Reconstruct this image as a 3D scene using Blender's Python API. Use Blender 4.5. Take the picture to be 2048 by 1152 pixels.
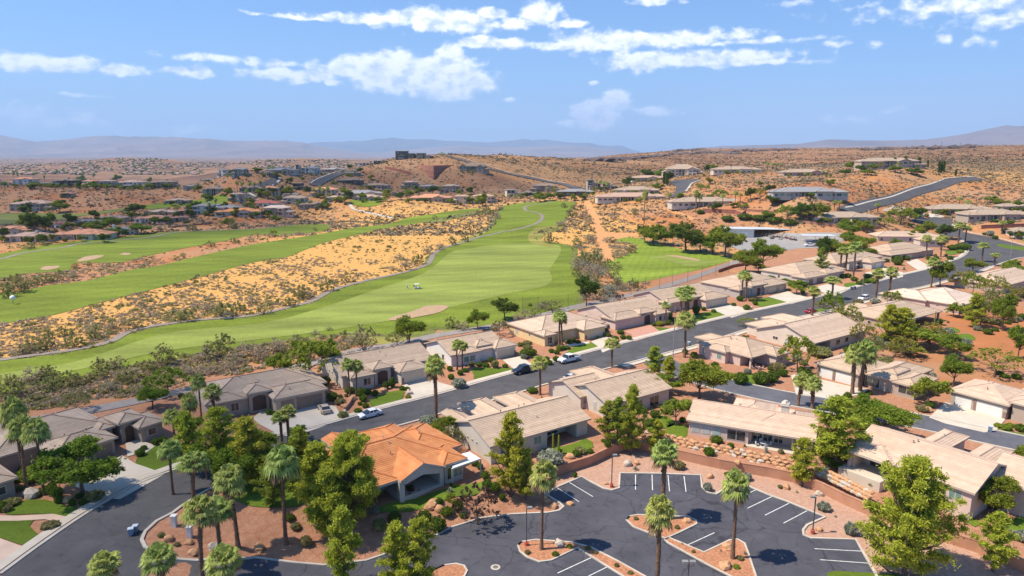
import bpy, bmesh, math, random
import numpy as np
from mathutils import Vector, Matrix
from mathutils.geometry import delaunay_2d_cdt
for o in list(bpy.data.objects): bpy.data.objects.remove(o)
S = bpy.context.scene; COL = S.collection
R = math.radians
random.seed(7); RNG = np.random.default_rng(7)

# ---------------------------------------------------------------- camera
PITCH = R(11.1); CAMH = 50.0; FOC = 1384.0
cd = bpy.data.cameras.new('camera'); cam = bpy.data.objects.new('camera', cd); COL.objects.link(cam)
cam.location = (0, 0, CAMH); cam.rotation_euler = (R(90) - PITCH, 0, 0)
cd.sensor_width = 36; cd.lens = 36 * FOC / 2048; cd.clip_start = 1; cd.clip_end = 90000
S.camera = cam
S.render.resolution_x, S.render.resolution_y = 1024, 576
S.view_settings.view_transform = 'Standard'; S.view_settings.look = 'None'
S.view_settings.exposure = EXPOSURE = 0.52; S.view_settings.gamma = 1
S.cycles.max_bounces = 6; S.cycles.diffuse_bounces = 2; S.cycles.glossy_bounces = 2
S.cycles.transparent_max_bounces = 12; S.cycles.transmission_bounces = 2; S.cycles.volume_bounces = 1

# ---------------------------------------------------------------- sun and sky
SUN_EL, SUN_AZ = 57.0, -98.0            # azimuth from +Y, positive to the right
sd = bpy.data.lights.new('sun', 'SUN'); sd.energy = 5.0; sd.angle = R(0.5); sd.color = (1, 0.89, 0.72)
sun = bpy.data.objects.new('sun', sd); COL.objects.link(sun)
sv = Vector((math.sin(R(SUN_AZ)) * math.cos(R(SUN_EL)), math.cos(R(SUN_AZ)) * math.cos(R(SUN_EL)), math.sin(R(SUN_EL))))
sun.rotation_euler = sv.to_track_quat('Z', 'Y').to_euler(); sun.location = sv * 500

def ray(px, py):
    a = (px - 1024) / FOC; b = (576 - py) / FOC
    return (a, math.cos(PITCH) + b * math.sin(PITCH), -math.sin(PITCH) + b * math.cos(PITCH))

# clouds: (x, y, half width, half height, strength)
CLOUDS = [(55,124,48,15,1),(100,129,45,11,1),(148,127,32,14,1),(245,140,32,11,1),(396,142,24,12,1),(352,141,32,8,.9),
(600,35,95,5,.75),(740,36,130,10,.9),(865,38,110,22,.9),(930,48,50,20,.8),(985,25,38,11,.8),
(1080,28,42,22,1),(1030,47,60,12,.9),(1130,47,45,8,.8),(955,85,50,13,.9),(1010,88,50,13,.9),(905,114,22,30,1.2),
(450,118,120,10,.6),(565,128,70,9,.6),(610,149,120,13,.8),(720,136,75,24,1.1),(800,130,62,28,1.3),(830,150,130,36,1.35),(893,156,66,42,1.35),
(900,188,55,18,.95),(955,165,45,20,.9),(600,163,20,9,.9),(672,165,14,8,.9),
(1205,82,95,24,1),(1120,90,70,10,.85),(1320,78,130,16,.9),(1440,70,80,12,.7),(1500,85,140,7,.6),(1400,118,170,15,.85),(1290,120,85,20,.95),(1530,127,120,8,.6),
(1190,228,44,28,1.35),(1228,203,30,22,1.3),(1150,246,42,7,.9),(1300,222,45,9,.7),(1310,3,45,9,.8),(1930,10,170,20,.6),(2000,38,80,18,.5),
(1690,88,60,7,.45),(1895,75,14,11,.7),(1955,82,45,11,.5),(60,222,60,15,.55),(150,240,85,16,.5),(380,263,50,10,.5),(180,190,45,5,.5),
(1780,228,20,11,.6),(1700,240,70,9,.45),(1020,202,16,6,.6),(1182,165,14,5,.5),(1600,4,70,8,.45),(1330,226,40,8,.5)]
w = bpy.data.worlds.new('World'); S.world = w; w.use_nodes = True
N, L = w.node_tree.nodes, w.node_tree.links; N.clear()
def nd(t, **k):
    n = N.new(t)
    for a, b in k.items(): setattr(n, a, b)
    return n
def vm(op, a, b):
    n = nd('ShaderNodeVectorMath', operation=op)
    for i, v in enumerate((a, b)):
        if v is None: continue
        if isinstance(v, tuple): n.inputs[i].default_value = v
        else: L.new(v, n.inputs[i])
    return n.outputs['Value'] if op == 'LENGTH' else n.outputs[0]
def mth(op, a, b=None, c=None, clamp=False):
    n = nd('ShaderNodeMath', operation=op, use_clamp=clamp)
    for i, v in enumerate((a, b, c)):
        if v is None: continue
        if isinstance(v, (int, float)): n.inputs[i].default_value = v
        else: L.new(v, n.inputs[i])
    return n.outputs[0]
sky = nd('ShaderNodeTexSky', sky_type='NISHITA', sun_disc=False, sun_elevation=R(SUN_EL), sun_rotation=R(SUN_AZ),
         altitude=900, air_density=1.0, dust_density=1.6, ozone_density=1.6)
geo = nd('ShaderNodeTexCoord'); sp = nd('ShaderNodeSeparateXYZ'); L.new(geo.outputs['Generated'], sp.inputs[0])
az = mth('ARCTAN2', sp.outputs[0], sp.outputs[1])
hyp = mth('SQRT', mth('ADD', mth('MULTIPLY', sp.outputs[0], sp.outputs[0]), mth('MULTIPLY', sp.outputs[1], sp.outputs[1])))
el = mth('ARCTAN2', sp.outputs[2], hyp)
cb = nd('ShaderNodeCombineXYZ'); L.new(az, cb.inputs[0]); L.new(el, cb.inputs[1]); P0 = cb.outputs[0]
def noise(vec, scale, detail=5, rough=.6, stretch=(1, 1, 1)):
    n = nd('ShaderNodeTexNoise'); n.inputs['Scale'].default_value = scale; n.inputs['Detail'].default_value = detail
    n.inputs['Roughness'].default_value = rough
    L.new(vm('MULTIPLY', vec, stretch), n.inputs['Vector']); return n
n1 = noise(P0, 9, 3, .55, (1, 2.0, 1)); n2 = noise(P0, 34, 5, .6, (1, 1.6, 1))
P1 = vm('ADD', P0, vm('MULTIPLY', vm('SUBTRACT', n1.outputs['Color'], (.5, .5, .5)), (.030, .012, 0)))
P1 = vm('ADD', P1, vm('MULTIPLY', vm('SUBTRACT', n2.outputs['Color'], (.5, .5, .5)), (.018, .012, 0)))
acc = None
for (x, y, rx, ry, s) in CLOUDS:
    d = ray(x, y); h = math.hypot(d[0], d[1]); ca, ce = math.atan2(d[0], d[1]), math.atan2(d[2], h)
    k = FOC / math.hypot(1, (x - 1024) / FOC) * 1.0
    v = vm('MULTIPLY', vm('SUBTRACT', P1, (ca, ce, 0)), (k * 1.0 / rx, FOC * 1.0 / ry, 0))
    f = mth('MULTIPLY_ADD', vm('LENGTH', v, None), -.74 * s, s)
    acc = f if acc is None else mth('MAXIMUM', acc, f)
n3 = noise(P0, 42, 6, .6, (1, 1.5, 1)); nb_ = noise(P0, 26, 3, .5, (1, 1.3, 1)); bil = mth('MULTIPLY_ADD', mth('ABSOLUTE', mth('SUBTRACT', nb_.outputs[0], .5)), -1.5, .10)
den = mth('ADD', mth('ADD', acc, bil), mth('MULTIPLY', mth('SUBTRACT', n3.outputs[0], .5), .95))
mr = nd('ShaderNodeMapRange', interpolation_type='SMOOTHSTEP'); L.new(den, mr.inputs[0])
mr.inputs[1].default_value = .14; mr.inputs[2].default_value = .60
# sunlit tops and softly grey bases: a relief term from the density pattern seen a little higher up
n4 = noise(vm('ADD', P0, (-.007, .009, 0)), 42, 6, .6, (1, 1.5, 1))
n5 = noise(vm('ADD', P0, (-.01, .013, 0)), 34, 5, .6, (1, 1.6, 1))
rel = mth('ADD', mth('SUBTRACT', n3.outputs[0], n4.outputs[0]), mth('SUBTRACT', n2.outputs[0], n5.outputs[0]))
shade = mth('MULTIPLY_ADD', rel, 2.6, .74, clamp=True)
cc = nd('ShaderNodeMix', data_type='RGBA'); L.new(shade, cc.inputs[0]); cc.inputs[6].default_value = (5.8, 6.6, 8.4, 1); cc.inputs[7].default_value = (11.5, 11.3, 11.3, 1)
hz = nd('ShaderNodeMapRange'); L.new(el, hz.inputs[0]); hz.inputs[1].default_value = 0.0; hz.inputs[2].default_value = .14
hz.inputs[3].default_value = .75; hz.inputs[4].default_value = .95
fac = mth('MULTIPLY', mr.outputs[0], hz.outputs[0])
tint = nd('ShaderNodeMix', data_type='RGBA', blend_type='MULTIPLY'); tint.inputs[0].default_value = 1
L.new(sky.outputs[0], tint.inputs[6]); tint.inputs[7].default_value = SKYTINT = (.54, .85, 1.19, 1)
mx = nd('ShaderNodeMix', data_type='RGBA'); L.new(fac, mx.inputs[0]); L.new(tint.outputs[2], mx.inputs[6]); L.new(cc.outputs[2], mx.inputs[7])
bg = nd('ShaderNodeBackground'); bg.inputs['Strength'].default_value = 0.108; L.new(mx.outputs[2], bg.inputs[0])
ow = nd('ShaderNodeOutputWorld'); L.new(bg.outputs[0], ow.inputs[0])
w.cycles.sampling_method = 'MANUAL'; w.cycles.sample_map_resolution = 512

# ---------------------------------------------------------------- materials
MATS = {}
def M(name, col, rough=.85, var=.12, scale=1.0, spec=.3, metal=0, bump=0, bscale=None, col2=None, island=0, trans=0, objr=0, detail=4):
    if name in MATS: return MATS[name]
    m = bpy.data.materials.new(name); m.use_nodes = True; MATS[name] = m
    n, l = m.node_tree.nodes, m.node_tree.links; b = n['Principled BSDF']
    b.inputs['Roughness'].default_value = rough; b.inputs['Metallic'].default_value = metal
    b.inputs['Specular IOR Level'].default_value = spec
    tc = n.new('ShaderNodeTexCoord'); t = n.new('ShaderNodeTexNoise'); t.inputs['Scale'].default_value = scale
    t.inputs['Detail'].default_value = detail; l.new(tc.outputs['Object'], t.inputs['Vector'])
    r = n.new('ShaderNodeMapRange'); l.new(t.outputs[0], r.inputs[0]); r.inputs[1].default_value = .3; r.inputs[2].default_value = .7
    mix = n.new('ShaderNodeMix'); mix.data_type = 'RGBA'; l.new(r.outputs[0], mix.inputs[0])
    c = Vector(col); d = Vector(col2) if col2 else c * (1 + var)
    a = c if col2 else c * (1 - var)
    mix.inputs[6].default_value = (*a, 1); mix.inputs[7].default_value = (*d, 1); out = mix.outputs[2]
    if island or objr:
        hs = n.new('ShaderNodeHueSaturation'); l.new(out, hs.inputs['Color'])
        v = None
        if island:
            g = n.new('ShaderNodeNewGeometry'); q = n.new('ShaderNodeMapRange'); l.new(g.outputs['Random Per Island'], q.inputs[0])
            q.inputs[3].default_value = 1 - island; q.inputs[4].default_value = 1 + island; v = q.outputs[0]; l.new(v, hs.inputs['Value'])
        if objr:
            oi = n.new('ShaderNodeObjectInfo'); q2 = n.new('ShaderNodeMapRange'); l.new(oi.outputs['Random'], q2.inputs[0])
            q2.inputs[3].default_value = .5 - objr; q2.inputs[4].default_value = .5 + objr; l.new(q2.outputs[0], hs.inputs['Hue'])
        out = hs.outputs[0]
    l.new(out, b.inputs['Base Color'])
    if trans:
        tb = n.new('ShaderNodeBsdfTranslucent'); l.new(out, tb.inputs[0]); ms = n.new('ShaderNodeMixShader'); ms.inputs[0].default_value = trans
        l.new(b.outputs[0], ms.inputs[1]); l.new(tb.outputs[0], ms.inputs[2]); l.new(ms.outputs[0], n['Material Output'].inputs[0])
    if bump:
        t2 = n.new('ShaderNodeTexNoise'); t2.inputs['Scale'].default_value = bscale or scale * 4; t2.inputs['Detail'].default_value = 6
        l.new(tc.outputs['Object'], t2.inputs['Vector']); bp = n.new('ShaderNodeBump'); bp.inputs['Distance'].default_value = bump
        l.new(t2.outputs[0], bp.inputs['Height']); l.new(bp.outputs[0], b.inputs['Normal'])
    return m

# ---------------------------------------------------------------- small helpers
def tag(o, label=None, cat=None, group=None, kind=None):
    if label: o['label'] = label
    if cat: o['category'] = cat
    if group: o['group'] = group
    if kind: o['kind'] = kind
    return o
def empty(name, loc, rz=0):
    o = bpy.data.objects.new(name, None); COL.objects.link(o); o.location = loc; o.rotation_euler = (0, 0, rz)
    o.empty_display_size = .5; return o
class MB:
    def __init__(s): s.v = []; s.f = []; s.m = []
    def quad(s, *p, m=0):
        i = len(s.v); s.v += [tuple(q) for q in p]; s.f.append(tuple(range(i, i + len(p)))); s.m.append(m)
    def box(s, x0, x1, y0, y1, z0, z1, m=0, T=None):
        c = [(x0,y0,z0),(x1,y0,z0),(x1,y1,z0),(x0,y1,z0),(x0,y0,z1),(x1,y0,z1),(x1,y1,z1),(x0,y1,z1)]
        if T: c = [tuple(T @ Vector(q)) for q in c]
        i = len(s.v); s.v += c
        for f in ((0,3,2,1),(4,5,6,7),(0,1,5,4),(1,2,6,5),(2,3,7,6),(3,0,4,7)): s.f.append(tuple(i + k for k in f)); s.m.append(m)
    def tube(s, p0, p1, r0, r1, n=8, m=0, cap=True):
        p0, p1 = Vector(p0), Vector(p1); d = (p1 - p0)
        if d.length < 1e-6: return
        q = d.to_track_quat('Z', 'Y'); i = len(s.v)
        for (p, r) in ((p0, r0), (p1, r1)):
            for k in range(n):
                a = 2 * math.pi * k / n; s.v.append(tuple(p + q @ Vector((math.cos(a) * r, math.sin(a) * r, 0))))
        for k in range(n): s.f.append((i + k, i + (k + 1) % n, i + n + (k + 1) % n, i + n + k)); s.m.append(m)
        if cap: s.f.append(tuple(i + n + k for k in range(n))); s.m.append(m)
    def rings(s, rs, n=10, m=0, sx=1, sy=1, c=(0, 0)):
        i = len(s.v)
        for (z, r) in rs:
            for k in range(n):
                a = 2 * math.pi * k / n; s.v.append((c[0] + math.cos(a) * r * sx, c[1] + math.sin(a) * r * sy, z))
        for j in range(len(rs) - 1):
            for k in range(n): s.f.append((i + j*n + k, i + j*n + (k+1) % n, i + (j+1)*n + (k+1) % n, i + (j+1)*n + k)); s.m.append(m)
        s.f.append(tuple(i + (len(rs)-1)*n + k for k in range(n))); s.m.append(m)
    def blob(s, c, r, seed=0, sq=(1, 1, 1), sub=2, amp=.2, m=0, cut=True):
        bm = bmesh.new(); bmesh.ops.create_icosphere(bm, subdivisions=sub, radius=1)
        rg = random.Random(seed); ph = [rg.uniform(0, 6) for _ in range(6)]; i = len(s.v)
        for v in bm.verts:
            p = v.co; k = 1 + amp * (math.sin(p.x*3+ph[0]) * math.cos(p.y*3.4+ph[1]) + .6*math.sin(p.z*5+ph[2]+p.x*4) + .4*math.sin(p.y*8+ph[3]+p.z*6))
            s.v.append((c[0] + p.x*r*k*sq[0], c[1] + p.y*r*k*sq[1], c[2] + p.z*r*k*sq[2]))
        for f in bm.faces: s.f.append(tuple(i + v.index for v in f.verts)); s.m.append(m)
        bm.free()
    def build(s, name, mats, parent=None, smooth=False, loc=None):
        me = bpy.data.meshes.new(name); me.from_pydata(s.v, [], s.f)
        for mt in (mats if isinstance(mats, (list, tuple)) else [mats]): me.materials.append(mt)
        if any(s.m): me.polygons.foreach_set('material_index', s.m)
        if smooth: me.polygons.foreach_set('use_smooth', [True] * len(s.f))
        o = bpy.data.objects.new(name, me); COL.objects.link(o)
        if parent: o.parent = parent
        if loc is not None: o.location = loc
        return o
def npmesh(name, V, F, mat, parent=None, smooth=False):
    V = np.asarray(V, np.float32); F = np.asarray(F, np.int32); k = F.shape[1]
    me = bpy.data.meshes.new(name); me.vertices.add(len(V)); me.vertices.foreach_set('co', V.ravel())
    me.loops.add(F.size); me.loops.foreach_set('vertex_index', F.ravel()); me.polygons.add(len(F))
    me.polygons.foreach_set('loop_start', np.arange(0, F.size, k, dtype=np.int32)); me.update(calc_edges=True)
    if smooth: me.polygons.foreach_set('use_smooth', np.ones(len(F), bool))
    me.materials.append(mat); me.validate()
    if name is None: return me
    o = bpy.data.objects.new(name, me); COL.objects.link(o)
    if parent: o.parent = parent
    return o
def kids(o): return KIDS.get(o.name, [])
def copy_tree(o, parent=None):
    c = o.copy(); COL.objects.link(c); c.parent = parent
    for ch in o.children: copy_tree(ch, c)
    return c

# ---------------------------------------------------------------- terrain function
def cxy(px, py, D, z=None):
    d = ray(px, py); t = D / d[1]
    return (d[0] * t, D, CAMH + d[2] * t if z is None else z)
CT = []
for u in (-.95, -.6, -.3, 0, .3, .6, .95):
    for D in (250, 330): CT.append((u * D, D, 0))
for u in (-.95, -.7, -.5, -.3, -.1): CT.append((u * 450, 450, 0))
for u in (-.9, -.7, -.5, -.35): CT.append((u * 560, 560, 0))
for a in [(50,373,680),(200,374,690),(340,378,690),(430,386,640),(100,345,2500),(250,315,3600),(350,322,3600),(160,324,3500),(60,333,3400),(410,334,3500),(480,345,2400),(600,317,3600),(700,322,3400),(520,322,3500),
 (470,352,640),(455,395,560),(560,372,640),(600,347,720),(650,368,670),(700,346,760),(780,330,790),(840,323,800),(870,360,735),(935,346,750),(850,383,700),(750,384,680),(1000,378,700),(700,394,620),(1050,374,750),
 (900,310,960),(1000,316,1200),(1100,319,1300),(1180,321,1400),(1180,385,600),(1225,352,900),(1300,335,1100),(1250,322,1700),(1200,319,2000),(1300,306,2100),(1400,300,2200),(1500,298,2200),(1700,297,2200),(1850,295,2200),(2048,291,2200),
 (1400,318,1400),(1600,315,1400),(1800,312,1300),(2000,308,1300),(1375,350,680),(1480,347,640),(1600,350,640),(1785,337,600),(1700,345,620),(1960,356,610),(2048,352,640),(1600,396,440),(1500,396,480),(1420,411,480),(1300,400,530),(1270,386,580),(1340,395,545),(1360,385,570),(1370,362,650),
 (1690,445,400),(1450,430,450),(1720,418,440),(1800,395,500),(1880,372,560),(2040,380,560),(2045,330,800),(1880,445,440),(1980,440,430),(2040,455,400),(1080,408,560),(1040,440,470),(1150,418,530),(950,400,640),(800,400,600),(600,418,600),(730,413,600),(450,420,590),(900,430,520)]:
    CT.append(cxy(*a))
for (u, D, z) in [(-.6,820,2),(-.35,850,4),(-.6,1300,-25),(-.3,1400,-20),(-.1,1700,0),(.1,1900,10),(.05,1500,22),(-.7,6000,-48),(-.3,6000,-46),(0,6000,-30),(.3,5000,20),(.7,5000,60),(-.7,12500,-50),(0,12500,-45),(.7,12500,0),(-.2,2500,-35),(-.55,2600,-45),(-.56,4600,-45),(-.3,4700,-45),
                  (.95,600,28),(.95,1200,50),(-.95,680,15),(-.95,1400,-20),(.04,400,0),(.12,400,0),(.34,385,0),(.4,375,0),(.3,410,0),(.36,412,0),(.41,385,1),(-.95,6000,-48),(.95,5000,70),(.95,12500,10),(-.95,12500,-50)]:
    CT.append((u * D, D, z))
CT = np.array(CT); CU = np.stack([CT[:, 0] / CT[:, 1] * 3.2, np.log(CT[:, 1]) * 2.2], 1)
def tps_k(A, B):
    r2 = ((A[:, None] - B[None]) ** 2).sum(2); return .5 * r2 * np.log(r2 + 1e-9)
n_ = len(CU); K = tps_k(CU, CU) + np.eye(n_) * 2e-3; Pm = np.c_[np.ones(n_), CU]
SOL = np.linalg.solve(np.block([[K, Pm], [Pm.T, np.zeros((3, 3))]]), np.r_[CT[:, 2], 0, 0, 0])
def sstep(a, b, x):
    t = np.clip((x - a) / (b - a), 0, 1); return t * t * (3 - 2 * t)
def wp(px, py, z=0.0):
    d = ray(px, py); t = (z - CAMH) / d[2]; return (d[0] * t, d[1] * t)
LOTZ = -2.2
WALL = [wp(*p, LOTZ) for p in [(1099,957),(1140,944),(1181,931),(1228,908),(1268,897),(1300,908),(1350,917),(1440,938),(1536,954),(1587,965),(1640,985),(1685,1008),(1735,1030),(1800,1055),(1877,1080),(1928,1097),(1952,1105),(2022,1135),(2060,1152),(2200,1210)]]
WPOLY = np.array([(WALL[0][0] - .01, 40)] + [WALL[0]] + WALL[1:] + [(WALL[-1][0] + 30, 40)])
WALLA = np.array(WALL)
def inpoly(x, y, P):
    x = np.asarray(x, float); y = np.asarray(y, float); c = np.zeros(x.shape, bool); j = len(P) - 1
    for i in range(len(P)):
        xi, yi = P[i]; xj, yj = P[j]
        if yi != yj: c ^= ((yi > y) != (yj > y)) & (x < (xj - xi) * (y - yi) / (yj - yi) + xi)
        j = i
    return c
def pdist(x, y, Q):
    d = np.full(x.shape, 1e9)
    for a, b in zip(Q[:-1], Q[1:]):
        ab = b - a; t = np.clip(((x - a[0]) * ab[0] + (y - a[1]) * ab[1]) / (ab @ ab), 0, 1)
        d = np.minimum(d, np.hypot(x - a[0] - t * ab[0], y - a[1] - t * ab[1]))
    return d
TP = [(*wp(*p, LOTZ * v), v) for p, v in [((512,1116),1),((590,1126),1),((649,1131),1),((767,1110),1),((853,1073),1),((904,1055),1),((963,1037),1),((1024,1029),1),((1095,1026),1),((1091,989),1),((600,1200),1),((850,1200),1),((1080,1200),1),((1000,1100),1),
 ((431,1122),.6),((330,1120),.35),((279,1082),.1),((200,1120),0),((330,1200),.6),((150,1180),0),((420,1010),.1),((343,1026),0),((560,1000),.1),((640,1010),.1),((760,1010),.15),((900,985),.1),((985,965),.1),((1070,955),.3),((1098,932),.3),
 ((1000,900),0),((800,850),0),((500,900),0),((600,1080),.7),((480,1080),.5),((850,1040),.6),((980,1010),.7)]]
TP = np.array(TP)
def G(x, y, cut=True):
    x = np.atleast_1d(np.asarray(x, float)); y = np.atleast_1d(np.asarray(y, float)); sh = x.shape; x = x.ravel(); y = y.ravel()
    yy = np.maximum(y, 30); far = yy > 300; z = np.zeros_like(x)
    if far.any():
        xf, yf = x[far], yy[far]; A = np.stack([np.clip(xf / yf, -1.05, 1.05) * 3.2, np.log(np.minimum(yf, 13000)) * 2.2], 1)
        v = np.concatenate([tps_k(a, CU) @ SOL[:n_] for a in np.array_split(A, max(1, len(A) // 20000))]) + SOL[n_] + A @ SOL[n_ + 1:]
        u = xf / yf; lo = 360 + 130 * sstep(.1, -.25, u)
        k = sstep(lo, lo + 70, yf)
        v = v * k
        rough = (np.sin(xf * .021 + 1.3) * np.cos(yf * .017) + .5 * np.sin(xf * .053 + yf * .031) + .35 * np.sin(xf * .11 - yf * .07)) * np.clip(np.minimum(np.abs(v) * .05, 1) * .9 + (yf > 1000) * 1.2, 0, 3)
        z[far] = v + rough * k
    near = (yy < 160) & (x > -70)
    if near.any():
        xn, yn = x[near], y[near]
        d2 = (xn[:, None] - TP[None, :, 0]) ** 2 + (yn[:, None] - TP[None, :, 1]) ** 2 + .4
        wgt = d2 ** -1.7; t = np.clip((wgt * TP[None, :, 2]).sum(1) / wgt.sum(1) * 1.12, 0, 1)
        t = t * sstep(150, 125, yn) * sstep(-62, -48, xn)
        north = sstep(WALLA[0][1] - .6, WALLA[0][1] + 1.2, yn); right = sstep(4, 8, xn) * north; zz = LOTZ * t * (1 - right)
        dw = pdist(xn, yn, WALLA); zz = zz + (-.62 - zz) * (1 - sstep(.3, 5.5, dw)) * sstep(3, 9, xn) * north
        if cut:
            zz = np.where(inpoly(xn, yn, WPOLY), LOTZ, zz)
        z[near] = zz
    return z.reshape(sh)
_T = np.concatenate([np.linspace(45, 400, 500), np.geomspace(401, 13000, 500)])
def at(px, py):
    d = ray(px, py); Y = _T; X = d[0] / d[1] * Y; Z = CAMH + d[2] / d[1] * Y; g = G(X, Y); below = np.nonzero(Z < g)[0]
    if len(below) == 0: return Vector((d[0] / d[1] * 2000, 2000, float(G(d[0] / d[1] * 2000, 2000)[0])))
    i = max(below[0], 1); a, b = Y[i-1], Y[i]
    for _ in range(2):
        yy = np.linspace(a, b, 12); s = CAMH + d[2] / d[1] * yy - G(d[0] / d[1] * yy, yy); k = np.nonzero(s < 0)[0]
        k = k[0] if len(k) else 11
        k = max(k, 1); a, b = yy[k-1], yy[k]
    y = (a + b) / 2; x = d[0] / d[1] * y
    return Vector((x, y, float(G(x, y)[0])))
def PXof(x, y, z):
    z = z - CAMH; d = y * math.cos(PITCH) - z * math.sin(PITCH); u = y * math.sin(PITCH) + z * math.cos(PITCH)
    return 1024 + FOC * x / d, 576 - FOC * u / d
# ---------------------------------------------------------------- ground sheet
def soil_w(X, Y):
    """yellow dry-grass weight and landscaped-gravel weight of the soil, by place"""
    def f(P, dens):
        d2 = ((X[:, None] / Y[:, None] - P[None, :, 0]) * 3) ** 2 + (np.log(Y)[:, None] - P[None, :, 1]) ** 2 * 4 + 1e-4
        w_ = d2 ** -1.5; return (w_ * P[None, :, 2]).sum(1) / w_.sum(1)
    return f(SOILY, 0), f(SOILM, 0)
def sp_(lst):
    o = []
    for (px, py, v) in lst:
        p = at(px, py); o.append((p.x / p.y, math.log(p.y), v))
    return np.array(o)
SOILY = sp_([(100,690,.75),(100,650,.8),(250,620,1),(230,670,.3),(300,640,.7),(400,600,1),(480,610,.8),(520,560,1),(600,530,1),(620,580,.7),(700,500,1),(700,550,.9),(780,470,1),(820,510,.9),(860,450,.9),(900,475,.9),(960,430,.6),(830,420,.6),(760,430,.6),
 (1100,475,.9),(1160,460,.8),(1220,450,.6),(1240,420,.4),(1300,430,.25),(1400,440,.1),(650,430,.4),(560,450,.1),(300,535,.15),(100,560,0),(450,500,.1),(200,790,0),(400,750,0),(100,800,0),(600,700,.2),(750,690,.3),(60,395,0),(250,395,.05),(400,400,0),
 (1000,330,.55),(1100,340,.6),(900,320,.4),(1180,350,.45),(1250,340,.35),(1500,335,.3),(1600,330,.4),(1700,320,.15),(1500,310,.15),(1900,320,.1),(1980,330,.5),(2030,350,.7),(2000,385,.25),(1700,360,.3),(1650,370,.15),(1550,370,.2),(760,360,0),(850,390,0),(950,370,0),(1200,480,.4),(1230,540,.2),(1500,520,.5),
 (1500,700,.1),(1000,800,0),(1900,700,0),(300,345,.1),(300,325,.2),(1300,300,.3),(1700,300,.4)])
SOILM = sp_([(0,900,.9),(200,860,.8),(400,800,.8),(600,760,.8),(800,700,.8),(1000,660,.8),(1200,610,.8),(1400,565,.7),(1600,520,.7),(1800,500,.6),(2000,540,.7),(2000,700,.15),(1850,720,.3),(1700,640,.8),(1500,700,.9),(1300,800,1),(1100,900,1),(900,1000,1),(500,1050,1),(1800,950,.9),(1700,900,.8),(2000,1000,1),(300,1100,1),(1500,1000,1),
 (100,760,0),(300,740,0),(500,700,0),(700,660,.1),(900,600,0),(1200,560,0),(1250,480,0),(1500,440,.1),(300,600,0),(600,560,0),(1000,450,0),(1300,430,0),(1700,370,0),(500,450,0),(200,390,0),(1000,340,0),(1900,340,0),(1800,440,.4)])
def ground_mat():
    m = bpy.data.materials.new('desert_soil'); m.use_nodes = True; n, l = m.node_tree.nodes, m.node_tree.links; b = n['Principled BSDF']
    b.inputs['Roughness'].default_value = .95; b.inputs['Specular IOR Level'].default_value = .1
    at_ = n.new('ShaderNodeAttribute'); at_.attribute_name = 'soil'; sx = n.new('ShaderNodeSeparateColor'); l.new(at_.outputs['Color'], sx.inputs[0])
    tc = n.new('ShaderNodeTexCoord')
    def ns(sc, det=5, ro=.6):
        t = n.new('ShaderNodeTexNoise'); t.inputs['Scale'].default_value = sc; t.inputs['Detail'].default_value = det; t.inputs['Roughness'].default_value = ro
        l.new(tc.outputs['Object'], t.inputs['Vector']); return t.outputs[0]
    def mr_(v, a, b_, c=0, d=1):
        r = n.new('ShaderNodeMapRange'); l.new(v, r.inputs[0]); r.inputs[1].default_value = a; r.inputs[2].default_value = b_; r.inputs[3].default_value = c; r.inputs[4].default_value = d; return r.outputs[0]
    def mixc(f, a, c, bt='MIX'):
        x = n.new('ShaderNodeMix'); x.data_type = 'RGBA'; x.blend_type = bt
        if isinstance(f, float): x.inputs[0].default_value = f
        else: l.new(f, x.inputs[0])
        for i, v in ((6, a), (7, c)):
            if isinstance(v, tuple): x.inputs[i].default_value = (*v, 1)
            else: l.new(v, x.inputs[i])
        return x.outputs[2]
    big, mid, fine, xf = ns(.018, 4), ns(.12, 5), ns(1.1, 5), ns(.45, 6, .75)
    red = mixc(mr_(mid, .35, .65), SOIL_A, SOIL_B)
    red = mixc(mr_(big, .4, .65), red, SOIL_C)
    yel = mixc(mr_(fine, .38, .62), (.64, .385, .125), (.54, .27, .08))
    def mul(a, b_):
        q = n.new('ShaderNodeMath'); q.operation = 'ADD'; l.new(a, q.inputs[0]); l.new(b_, q.inputs[1]); return q.outputs[0]
    fy = mr_(mul(sx.outputs[0], mr_(xf, .3, .7, -.35, .35)), .25, .6)
    c1 = mixc(fy, red, yel)
    mul_c = mixc(mr_(fine, .35, .65), (.37, .17, .10), (.44, .235, .145))
    fm = mr_(mul(sx.outputs[1], mr_(mid, .3, .7, -.25, .25)), .35, .65)
    c2 = mixc(fm, c1, mul_c)
    far = mixc(mr_(ns(.0045, 7, .72), .4, .6), (.155, .085, .05), (.30, .175, .10))
    c3 = mixc(sx.outputs[2], c2, far)
    sp1 = mr_(ns(3.5, 3, .7), .35, .65, .86, 1.1); v = n.new('ShaderNodeHueSaturation'); l.new(c3, v.inputs['Color']); l.new(sp1, v.inputs['Value'])
    l.new(v.outputs[0], b.inputs['Base Color'])
    bp = n.new('ShaderNodeBump'); bp.inputs['Distance'].default_value = .25; bp.inputs['Strength'].default_value = .6; l.new(ns(1.3, 8, .7), bp.inputs['Height']); l.new(bp.outputs[0], b.inputs['Normal'])
    return m
SOIL_A, SOIL_B, SOIL_C = (.46, .18, .07), (.36, .145, .062), (.40, .225, .13)
GM = ground_mat()
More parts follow.
